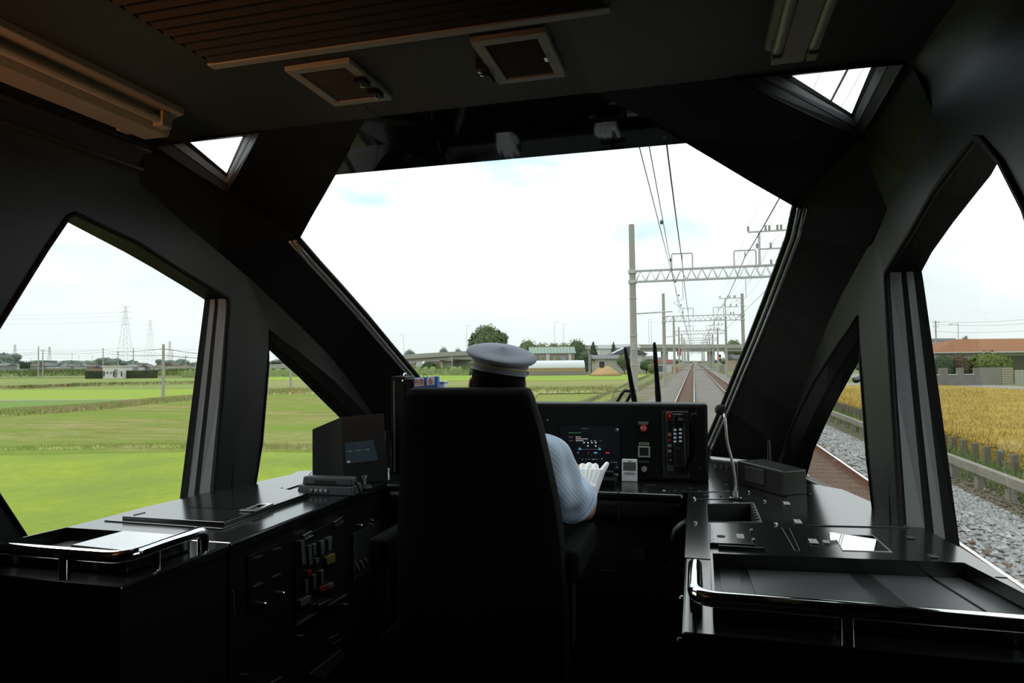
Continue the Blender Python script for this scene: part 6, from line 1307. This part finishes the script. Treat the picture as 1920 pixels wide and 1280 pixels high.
def tree(px, pyb, pyt, wpx, D, kind, form, label, name='tree', cat='tree', group=None, seed=None, n=900, zbase=None):
    """a tree standing at its own distance D; form: round, bushy, conifer, column, shrub"""
    P = atd(px, pyb, D)
    P.z = (ZF if zbase is None else zbase)-0.03
    H = zat(P, pyt)-P.z; Wd = wpx*D/F
    key = (kind, form, n)
    if key not in PROTO:
        rnd = random.Random(len(PROTO)+3)
        if form == 'round': bl = [((0, 0, .58), (.46, .46, .42))]+[((.30*cos(a), .30*sin(a), .45+.22*rnd.random()), (.22, .22, .20)) for a in [2*pi*k/6 for k in range(6)]]
        elif form == 'bushy': bl = [((rnd.uniform(-.32, .32), rnd.uniform(-.3, .3), rnd.uniform(.32, .8)), (rnd.uniform(.18, .28),)*2+(rnd.uniform(.16, .24),)) for k in range(9)]+[((0, 0, .5), (.38, .38, .34))]
        elif form == 'conifer': bl = [((0, 0, .16+.17*k), (.48*(1-.19*k), .48*(1-.19*k), .16)) for k in range(5)]+[((0, 0, .95), (.06, .06, .1))]
        elif form == 'column': bl = [((0, 0, .25), (.45, .45, .27)), ((0, 0, .5), (.42, .42, .3)), ((0, 0, .75), (.3, .3, .25))]
        else: bl = [((0, 0, .5), (.48, .48, .5))]+[((.3*cos(a), .3*sin(a), .5+.2*rnd.random()), (.2, .2, .25)) for a in (0.5, 2.2, 3.9, 5.3)]
        o = empty(name, P); o.name = name; ORG[o] = V(0, 0, 0)
        top = max(c[2]+r[2] for c, r in bl)*1.02; wid = max(max(abs(c[0])+r[0], abs(c[1])+r[1]) for c, r in bl)
        bl = [((c[0]*.5/wid, c[1]*.5/wid, c[2]/top), (r[0]*.5/wid, r[1]*.5/wid, r[2]/top)) for c, r in bl]
        c_ = leaves(rnd, bl, n, 0.075).build('crown', FOL[kind], o); 
        MB().tube([V(0, 0, -0.02), V(0, 0, .5)], [.03, .02], 7).build('trunk', BARK, o)
        PROTO[key] = o
    else: o = copy_tree(PROTO[key]); o.name = name
    o.location = P; o.scale = (Wd, Wd, H); o.rotation_euler = (0, 0, random.uniform(0, 6.28) if seed is None else seed)
    return tag(o, label, cat, group)
tree(913, 690, 606, 72, 225, 'm', 'round', 'big dome shaped tree rising behind the driver cap', n=3000)
tree(930, 690, 612, 44, 243, 'd', 'bushy', 'darker tree behind the right side of the dome shaped tree', n=1500)
for a in ((990, 690, 634, 46, 236, 'm', 'round', 'leafy tree just right of the driver cap'), (1016, 690, 640, 40, 248, 'l', 'round', 'pale leafy tree above the left end of the green roof'), (1038, 690, 640, 38, 238, 'm', 'round', 'round tree above the middle of the green roof'), (1058, 690, 640, 36, 252, 'l', 'round', 'pale leafy tree above the right half of the green roof'),
          (1082, 690, 633, 44, 230, 'd', 'round', 'tall dark bushy tree right of the green roof'), (1113, 692, 639, 36, 210, 'c', 'conifer', 'dark conifer between the greenhouse and the farmhouses'), (1100, 692, 654, 44, 222, 'd', 'round', 'dark shrubby tree behind the end of the greenhouse'), (1151, 685, 639, 24, 240, 'c', 'conifer', 'smaller dark conifer right of the pale warehouse'),
          (1171, 690, 662, 32, 183, 'm', 'round', 'garden tree in front of the farmhouse with solar panels'), (1212, 693, 672, 26, 180, 'd', 'round', 'dark garden tree right of the thick pole'), (1222, 694, 680, 16, 178, 'l', 'shrub', 'straggly grey green shrub by the left wiper tip'), (1006, 694, 669, 44, 182, 'l', 'bushy', 'thin brownish trees in front of the green roofed workshop'), (1050, 694, 668, 40, 182, 'l', 'bushy', 'thin pale trees in front of the right half of the workshop'),
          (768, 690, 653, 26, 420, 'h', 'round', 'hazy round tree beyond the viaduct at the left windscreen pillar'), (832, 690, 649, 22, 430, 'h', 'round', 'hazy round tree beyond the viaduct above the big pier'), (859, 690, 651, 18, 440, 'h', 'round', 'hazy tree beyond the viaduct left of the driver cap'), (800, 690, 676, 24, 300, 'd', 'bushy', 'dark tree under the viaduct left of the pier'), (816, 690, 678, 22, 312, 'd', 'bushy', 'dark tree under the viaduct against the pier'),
          (1375, 660, 634, 40, 420, 'm', 'round', 'low wooded mound above the viaduct right of the line'), (1395, 660, 634, 26, 462, 'l', 'bushy', 'pale tree above the viaduct right of the line'), (1255, 692, 676, 12, 205, 'm', 'shrub', 'green shrub beside the red roofed shed'), (882, 700, 676, 14, 190, 'm', 'column', 'slim green shrub left of the driver head')): tree(*a)
# right hand house and garden
DH = 92
TILE = wavestripe('roof_tile', (0.24, 0.085, 0.032), (0.48, 0.21, 0.09), 14, ex_)
o, P, wl, hgt, rh = house('bungalow', 1757, 2030, 704, 659, 634, DH, 11, M('wall_ivory', (0.50, 0.48, 0.42), 0.9), TILE, 'bungalow with an orange tiled hipped roof beyond the yellow rice', 'house', 'hip', [(0.47, 0.62, 0.0, 0.85, M('porch_dark', (0.10, 0.085, 0.07), 0.8)), (0.10, 0.2, 0.3, 0.8, WINM)], 0.7, (0.31, 0.9))
MB().hexa([P(-.75, -.75, hgt-.22), P(wl+.7, -.75, hgt-.22), P(wl+.7, -.6, hgt-.22), P(-.75, -.6, hgt-.22)], [P(-.75, -.75, hgt-.08), P(wl+.7, -.75, hgt-.08), P(wl+.7, -.6, hgt-.08), P(-.75, -.6, hgt-.08)]).build('gutter', W_WH, o)
WB = M('block_wall', (0.36, 0.34, 0.30), 0.9, noise=((0.28, 0.265, 0.235), 0.8, 0.25))
A, B = atd(1735, 718, 76), atd(1878, 722.5, 76); gw = empty('garden_wall', A, 'long grey block wall in front of the bungalow', 'wall')
A.z = B.z = -0.62; e1 = (B-A); e1.z = 0; wl2 = e1.length; e1.normalize(); e2 = V(-e1.y, e1.x, 0); hw = zat(A, 690)-A.z
u0 = 0
for a, b_, f in ((0, .19, .60), (.19, .30, 1), (.30, .42, .60), (.42, .51, 1), (.51, .64, .60), (.64, 1, 1)):
    MB().hexa([A+e1*wl2*a, A+e1*wl2*b_, A+e1*wl2*b_+e2*.2, A+e1*wl2*a+e2*.2], [A+e1*wl2*a+V(0, 0, hw*f), A+e1*wl2*b_+V(0, 0, hw*f), A+e1*wl2*b_+e2*.2+V(0, 0, hw*f), A+e1*wl2*a+e2*.2+V(0, 0, hw*f)]).build('panel', WB, gw)
    if f < 1: MB().tube([A+e1*wl2*a+V(0, -.02, hw*f+.03), A+e1*wl2*b_+V(0, -.02, hw*f+.03)], 0.05, 6).build('coping', W_WH, gw)
C0 = B+e1*0.05; gp = MB().hexa([C0, C0+e1*1.3, C0+e1*1.3+e2*.3, C0+e2*.3], [C0+V(0, 0, hw*.98), C0+e1*1.3+V(0, 0, hw*.98), C0+e1*1.3+e2*.3+V(0, 0, hw*.98), C0+e2*.3+V(0, 0, hw*.98)]).build('gate_pillar', wavestripe('banded_cream', (0.52, 0.47, 0.33), (0.34, 0.30, 0.22), 24, (0, 0, 1))); tag(gp, 'banded cream gate pillar at the right end of the block wall', 'pillar')
C0 = C0+e1*1.45; gt = MB().hexa([C0, C0+e1*4, C0+e1*4+e2*.08, C0+e2*.08], [C0+V(0, 0, hw*.85), C0+e1*4+V(0, 0, hw*.85), C0+e1*4+e2*.08+V(0, 0, hw*.85), C0+e2*.08+V(0, 0, hw*.85)]).build('sliding_gate', wavestripe('gate_pale', (0.46, 0.46, 0.38), (0.54, 0.54, 0.47), 14, ex_)); tag(gt, 'pale slatted gate right of the banded pillar', 'gate')
for a in ((1768, 700, 664, 36, 80, 'd', 'shrub', 'dark green garden bush at the left end of the block wall'), (1800, 700, 661, 36, 80, 'r', 'shrub', 'reddish brown garden bush in the middle behind the block wall'), (1854, 700, 657, 74, 80, 'g', 'shrub', 'wide clipped green bush behind the right part of the block wall')): tree(*a, name='garden_bush', cat='bush', n=2200)
tree(1797, 680, 628, 44, 118, 'm', 'bushy', 'leafy tree behind the left end of the orange roof', n=1500)
house('factory', 1700, 1790, 668, 640, 635, 150, 12, W_WH, M('roof_mist', (0.42, 0.46, 0.48), 0.6), 'long white factory building behind the bungalow on the left', 'building', 'flat', [(0, 1, 0.5, 0.6, WINM)])
# car and road rail seen through the small right window
P = atd(1622, 717, 88); P.z = -0.75; ca = empty('car', P, 'black car nose seen through the small right cab window', 'car'); RC = Matrix.Rotation(TH+0.25, 3, 'Z')
pr_ = [(-1.3, .25), (-1.35, .55), (-1.2, .78), (-.35, .92), (.15, 1.38), (1.5, 1.45), (2.2, 1.0), (2.25, .3)]
bb = [P+RC@V(x, -.75, z) for x, z in pr_]; tt = [P+RC@V(x, .75, z) for x, z in pr_]; MB().hexa(bb, tt).build('body', M('car_black', (0.012, 0.012, 0.015), 0.55), ca, bevel=0.06)
for x in (-.75, 1.6):
    for y in (-.72, .72): MB().cyl(P+RC@V(x, y-.1, .3), P+RC@V(x, y+.1, .3), .31, n=16).build('wheel', RUB, ca)
MB().ell(P+RC@V(-1.15, -.55, .72), (.18, .14, .09), 10, 8).build('headlamp', WHT, ca); MB().box(P+RC@V(-1.3, .0, .62), (.06, .7, .1), RC).build('grille', STL, ca)
MB().hexa([P+RC@V(-.2, -.765, .95), P+RC@V(1.9, -.765, .98), P+RC@V(1.4, -.765, 1.36), P+RC@V(.2, -.765, 1.32)], [P+RC@V(-.2, -.74, .95), P+RC@V(1.9, -.74, .98), P+RC@V(1.4, -.74, 1.36), P+RC@V(.2, -.74, 1.32)]).build('side_glass', WINM, ca)
A, B = atd(1560, 709, 96), atd(1640, 711, 92); A.z = B.z = -0.7
rr = empty('roadside_barrier', A, 'white roadside barrier behind the black car', 'barrier'); z = zat(A, 700); MB().hexa([A+V(0, 0, z-A.z-.5), B+V(0, 0, z-A.z-.5), B+V(0, .08, z-A.z-.5), A+V(0, .08, z-A.z-.5)], [A+V(0, 0, z-A.z), B+V(0, 0, z-A.z), B+V(0, .08, z-A.z), A+V(0, .08, z-A.z)]).build('rail', W_WH, rr)
for k in range(4): q = lerp(A, B, (k+.5)/4); MB().bx(q.x-.06, q.x+.06, q.y+.08, q.y+.18, q.z-.3, z-.1).build('post', W_WH, rr)
tree(1612, 704, 660, 40, 150, 'd', 'bushy', 'dark trees glimpsed at the top of the small right window')

# ------------------------------------------------------------------ utility poles, pylons, the town on the left
def upole(px, pyb, pyt, label, arms=1, z=ZF, D=None, r=0.19, group='utility poles in the fields', lean=0):
    P = at(px, pyb, 2, z) if D is None else atd(px, pyb, D); P.z = z
    o = empty('utility_pole', P, label, 'pole', group); zt = zat(P, pyt); T = V(P.x, P.y, zt)
    MB().tube([P-V(0, 0, .3), T], [r, r*0.7], 10).build('post', POLE, o, smooth=40)
    ex = V(cos(TH+.35), sin(TH+.35), 0)
    for k in range(arms):
        c_ = T-V(0, 0, .35+.8*k); MB().box(c_, (1.8-.3*k, .09, .09), Matrix.Rotation(TH+.35, 3, 'Z')).build('crossarm', GALV, o)
        for s in (-.75, 0, .75): MB().cyl(c_+ex*s*(1-.15*k)+V(0, 0, .05), c_+ex*s*(1-.15*k)+V(0, 0, .25), .05, n=8).build('insulator', INS, o)
    return T
LP = []
for a in ((306, 746, 645, 'pale pole standing at the edge of the lime paddy in the left window', 0), (71.5, 710, 649, 'pole left of the pair in the far left field', 0), (80, 707, 655, 'crossarm pole right of the pair in the far left field', 1), (193, 706, 652, 'pole at the left corner of the white hut', 0), (221.5, 703, 658, 'thin crossarm pole right of the white hut', 1), (250, 704, 653, 'tall thin pole over the hut hedge', 0),
          (29, 694, 665, 'crossarm pole at the far left below the pylon', 1), (58, 695, 672, 'lamp pole right of the cypress row', 0), (135, 693, 662, 'left of two crossarm poles before the distant town', 1), (147.5, 693, 667, 'right of two crossarm poles before the distant town', 1), (173, 693, 666, 'thin pole before the town left of the hut', 1), (323, 694, 655, 'crossarm pole right of the pale pole in the left window', 1), (348, 703, 667, 'thin crossarm pole near the front edge of the left window', 1), (291, 693, 676, 'small pole before the town right of the hedge', 1),
          (848, 700, 664, 'pole in front of the big viaduct pier', 0), (545, 727, 690, 'pale pole in the small left window', 0)):
    LP.append((a[0], upole(a[0], a[1], a[2], a[3], a[4])))
for px in (1104.5, 1107): upole(px, 692, 655 if px < 1106 else 662, '%s of two joined pale poles behind the husk heap' % ('left' if px < 1106 else 'right'), 0, D=180, r=0.16)
upole(1756, 668, 601, 'leaning utility pole with a crossarm left of the orange roof', 2, D=130, r=0.16)
lamp(1799, 701, 605, 135, -1, 'street lamp behind the tree by the orange roof')
def pylon(px, pyt, pyb, D, label, s=1.0):
    P = atd(px, pyb, D); zt = zat(P, pyt); H = zt-P.z; o = empty('pylon', P, label, 'pylon', 'lattice pylons on the horizon'); m = MB(); wb = H*0.10; r = D*0.00022*s
    def leg(sx, sy, t): k = wb*(1-t)**1.3+H*0.012; return P+RZ@V(sx*k, sy*k, H*t)
    ts = [i/12 for i in range(13)]
    for sx, sy in ((-1, -1), (1, -1), (1, 1), (-1, 1)): m.tube([leg(sx, sy, t) for t in ts], r, 4)
    for i in range(12):
        for (a, b_) in (((-1, -1), (1, -1)), ((1, -1), (1, 1))): m.tube([leg(*a, ts[i]), leg(*b_, ts[i+1])], r*.6, 4); m.tube([leg(*b_, ts[i]), leg(*a, ts[i+1])], r*.6, 4)
    m.build('tower', GALV, o); c_ = MB()
    for t in (.70, .80, .90, .98): w_ = H*(.10 if t < .95 else .07); c_.tube([P+RZ@V(-w_, 0, H*t), P+RZ@V(0, 0, H*(t+.02)), P+RZ@V(w_, 0, H*t)], r, 4)
    c_.build('crossarms', GALV, o); return P, H
pylon(234.5, 574, 693, 600, 'tallest lattice pylon in the left window'); pylon(27.5, 646, 692, 900, 'lattice pylon at the far left edge'); pylon(92.5, 650, 692, 900, 'lattice pylon second from the left edge'); pylon(318, 640, 692, 900, 'small lattice pylon right of the tall one'); pylon(281, 600, 692, 1000, 'faint tall mast between the two right-hand pylons', .6)
def pline(pts, r, label, sag=0.0):
    Q = []
    for a, b_ in zip(pts[:-1], pts[1:]):
        for k in range(8): t = k/8; Q.append(lerp(a, b_, t)-V(0, 0, sag*4*t*(1-t)))
    Q.append(pts[-1]); return tag(MB().tube(Q, r, 4).build('power_line', WIRE), label, 'wire', 'power lines across the left fields')
T = dict(LP)
for k, dz in enumerate((0.2, 0.9)): pline([atd(-200, 678+k*4, 300), T[80]-V(0, 0, .4+dz), T[193]-V(0, 0, .4+dz), T[306]-V(0, 0, .3+dz), atd(480, 662+k*3, 120)], 0.03, '%s wire strung between the field poles in the left window' % ('upper' if k == 0 else 'lower'), .5)
for k, py in enumerate((653, 660, 664, 668, 673)): pline([atd(-200, py+6, 560), atd(60, py+2, 540), atd(240, py-1, 520), atd(420, py+1, 500)], 0.045, '%s power line from the top over the distant town' % ORD[k].replace('nearest', 'highest'), 1.0)
for k, py in enumerate((585, 592, 602)): pline([atd(-200, py+3, 560), atd(234, py, 520)], 0.04, '%s wire from the top running left off the tallest pylon' % ORD[k].replace('nearest', 'highest'), 2.0)
for k, (ya, yb) in enumerate(((603, 598), (608, 606), (621, 619))): pline([atd(1750, ya, 128), atd(1930, yb, 110)], 0.018, '%s power line from the top over the orange roof' % ORD[k].replace('nearest', 'highest'), .3)
# hut, hedge and town
o, P, wl, hgt, rh = house('hut', 193, 229, 704, 688, 685, 190, 5, M('hut_cream', (0.98, 0.96, 0.88), 0.9), M('hut_roof', (0.75, 0.73, 0.66), 0.8), 'white flat roofed hut in the far left field', 'hut', 'flat', [(0.2, 0.26, 0.4, 0.6, WINM), (0.40, 0.44, 0.4, 0.6, WINM), (0.58, 0.75, 0.1, 0.8, W_GY)])
FEN = M('fence_dark', (0.04, 0.045, 0.045), 0.6)
A, B = atd(195, 704.5, 184), atd(228, 704.5, 184); fe = empty('fence', A, 'low dark rail fence in front of the white hut', 'fence')
for t in (0, .55, 1): q = lerp(A, B, t); MB().bx(q.x-.12, q.x+.12, q.y-.1, q.y+.1, q.z-.2, zat(q, 696)).build('post', FEN, fe)
for py in (697, 700.5): MB().tube([V(A.x, A.y, zat(A, py)), V(B.x, B.y, zat(B, py))], .05, 5).build('rail', FEN, fe)
HED = M('hedge_dark', (0.06, 0.075, 0.045), 0.95, noise=((0.085, 0.10, 0.055), .8, .2), bump=(2, .5))
for xa, xb, lab in ((159, 193, 'left'), (229, 290, 'right')):
    A, B = atd(xa, 705, 192), atd(xb, 704, 192); A.z = B.z = ZF; h = zat(A, 695)-ZF if lab == 'left' else zat(A, 694.5)-ZF; dv = V(0, 1.2, 0)
    tag(MB().hexa([A, B, B+dv, A+dv], [q+V(0, 0, h) for q in (A, B, B+dv, A+dv)]).build('hedge', HED, bevel=.15), 'dark clipped hedge on the %s of the white hut' % lab, 'hedge')
house('barn', 88, 110, 696, 690, 688.5, 330, 8, M('barn_cream', (0.58, 0.54, 0.42), 0.9), W_WH, 'cream barn on the left before the distant town', 'barn', 'flat')
house('shed', 37, 51, 697, 692.5, 691, 330, 6, W_WH, R_BL, 'low white shed below the cypress row', 'shed', 'flat')
house('depot', 83, 93, 694, 677, 676, 480, 8, W_GY, R_DK, 'grey block building with a box on its roof in the distant town', 'building', 'flat')
house('embankment_wall', 320, 372, 703, 692, 691.5, 240, 3, M('wall_sand', (0.50, 0.47, 0.40), 0.9), VC, 'sandy retaining wall beyond the mound in the left window', 'wall', 'flat')
random.seed(11)
hs = [(-60, -20), (-14, 12), (14, 30), (54, 70), (70, 86), (93, 104), (110, 122), (116, 132), (131, 147), (147, 160), (162, 176), (176, 190), (232, 246), (246, 262), (264, 280), (282, 302), (309, 326), (334, 352), (352, 372)]
rnd = random.Random(4)
for i, (a, b_) in enumerate(hs):
    ye = rnd.uniform(683, 687); house('town_house', a, b_, 695, ye+2, ye-2.5, rnd.uniform(380, 470), 8, rnd.choice((W_CR, W_WH, W_GY, W_TN)), rnd.choice((R_GY, R_DK, R_BR, R_BL, R_GY)), '%s distant town house counted from the left edge of the left window' % (ORD[i].replace('nearest', 'first')), 'house', rnd.choice(('gable', 'hip', 'front')))
xs = [(-80, 60, 24), (-30, 44, 22), (8, 40, 29), (66, 26, 15), (104, 22, 11), (114, 18, 10), (124, 22, 15), (134, 26, 15), (150, 18, 11), (163, 26, 15), (178, 22, 13), (191, 26, 18), (204, 32, 20), (220, 26, 16), (240, 20, 14), (259, 18, 11), (270, 16, 10), (302, 12, 17), (319, 16, 16), (333, 14, 12), (340, 18, 18), (358, 20, 11), (376, 24, 13), (276, 12, 9), (52, 16, 8), (143, 16, 9)]
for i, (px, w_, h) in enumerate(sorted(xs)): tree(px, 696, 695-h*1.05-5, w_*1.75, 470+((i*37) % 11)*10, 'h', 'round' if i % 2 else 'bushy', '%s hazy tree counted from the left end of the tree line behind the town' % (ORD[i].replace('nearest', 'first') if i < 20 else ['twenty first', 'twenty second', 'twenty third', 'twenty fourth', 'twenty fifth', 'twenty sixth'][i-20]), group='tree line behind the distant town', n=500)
for k, px in enumerate((40, 44.5, 49, 54)): tree(px, 694, 675+.4*k, 6.5, 400, 'c', 'column', '%s dark cypress from the left in the row at the far left' % ORD[k].replace('nearest', 'first'), group='cypress row at the far left', n=500)
tree(234, 690, 681, 10, 600, 'h', 'shrub', 'small hazy bush at the foot of the tallest pylon'); tree(247, 696, 673, 20, 420, 'h', 'bushy', 'tall hazy tree right of the tallest pylon')
tree(520, 700, 673, 60, 400, 'h', 'bushy', 'hazy trees above the viaduct in the small left window')

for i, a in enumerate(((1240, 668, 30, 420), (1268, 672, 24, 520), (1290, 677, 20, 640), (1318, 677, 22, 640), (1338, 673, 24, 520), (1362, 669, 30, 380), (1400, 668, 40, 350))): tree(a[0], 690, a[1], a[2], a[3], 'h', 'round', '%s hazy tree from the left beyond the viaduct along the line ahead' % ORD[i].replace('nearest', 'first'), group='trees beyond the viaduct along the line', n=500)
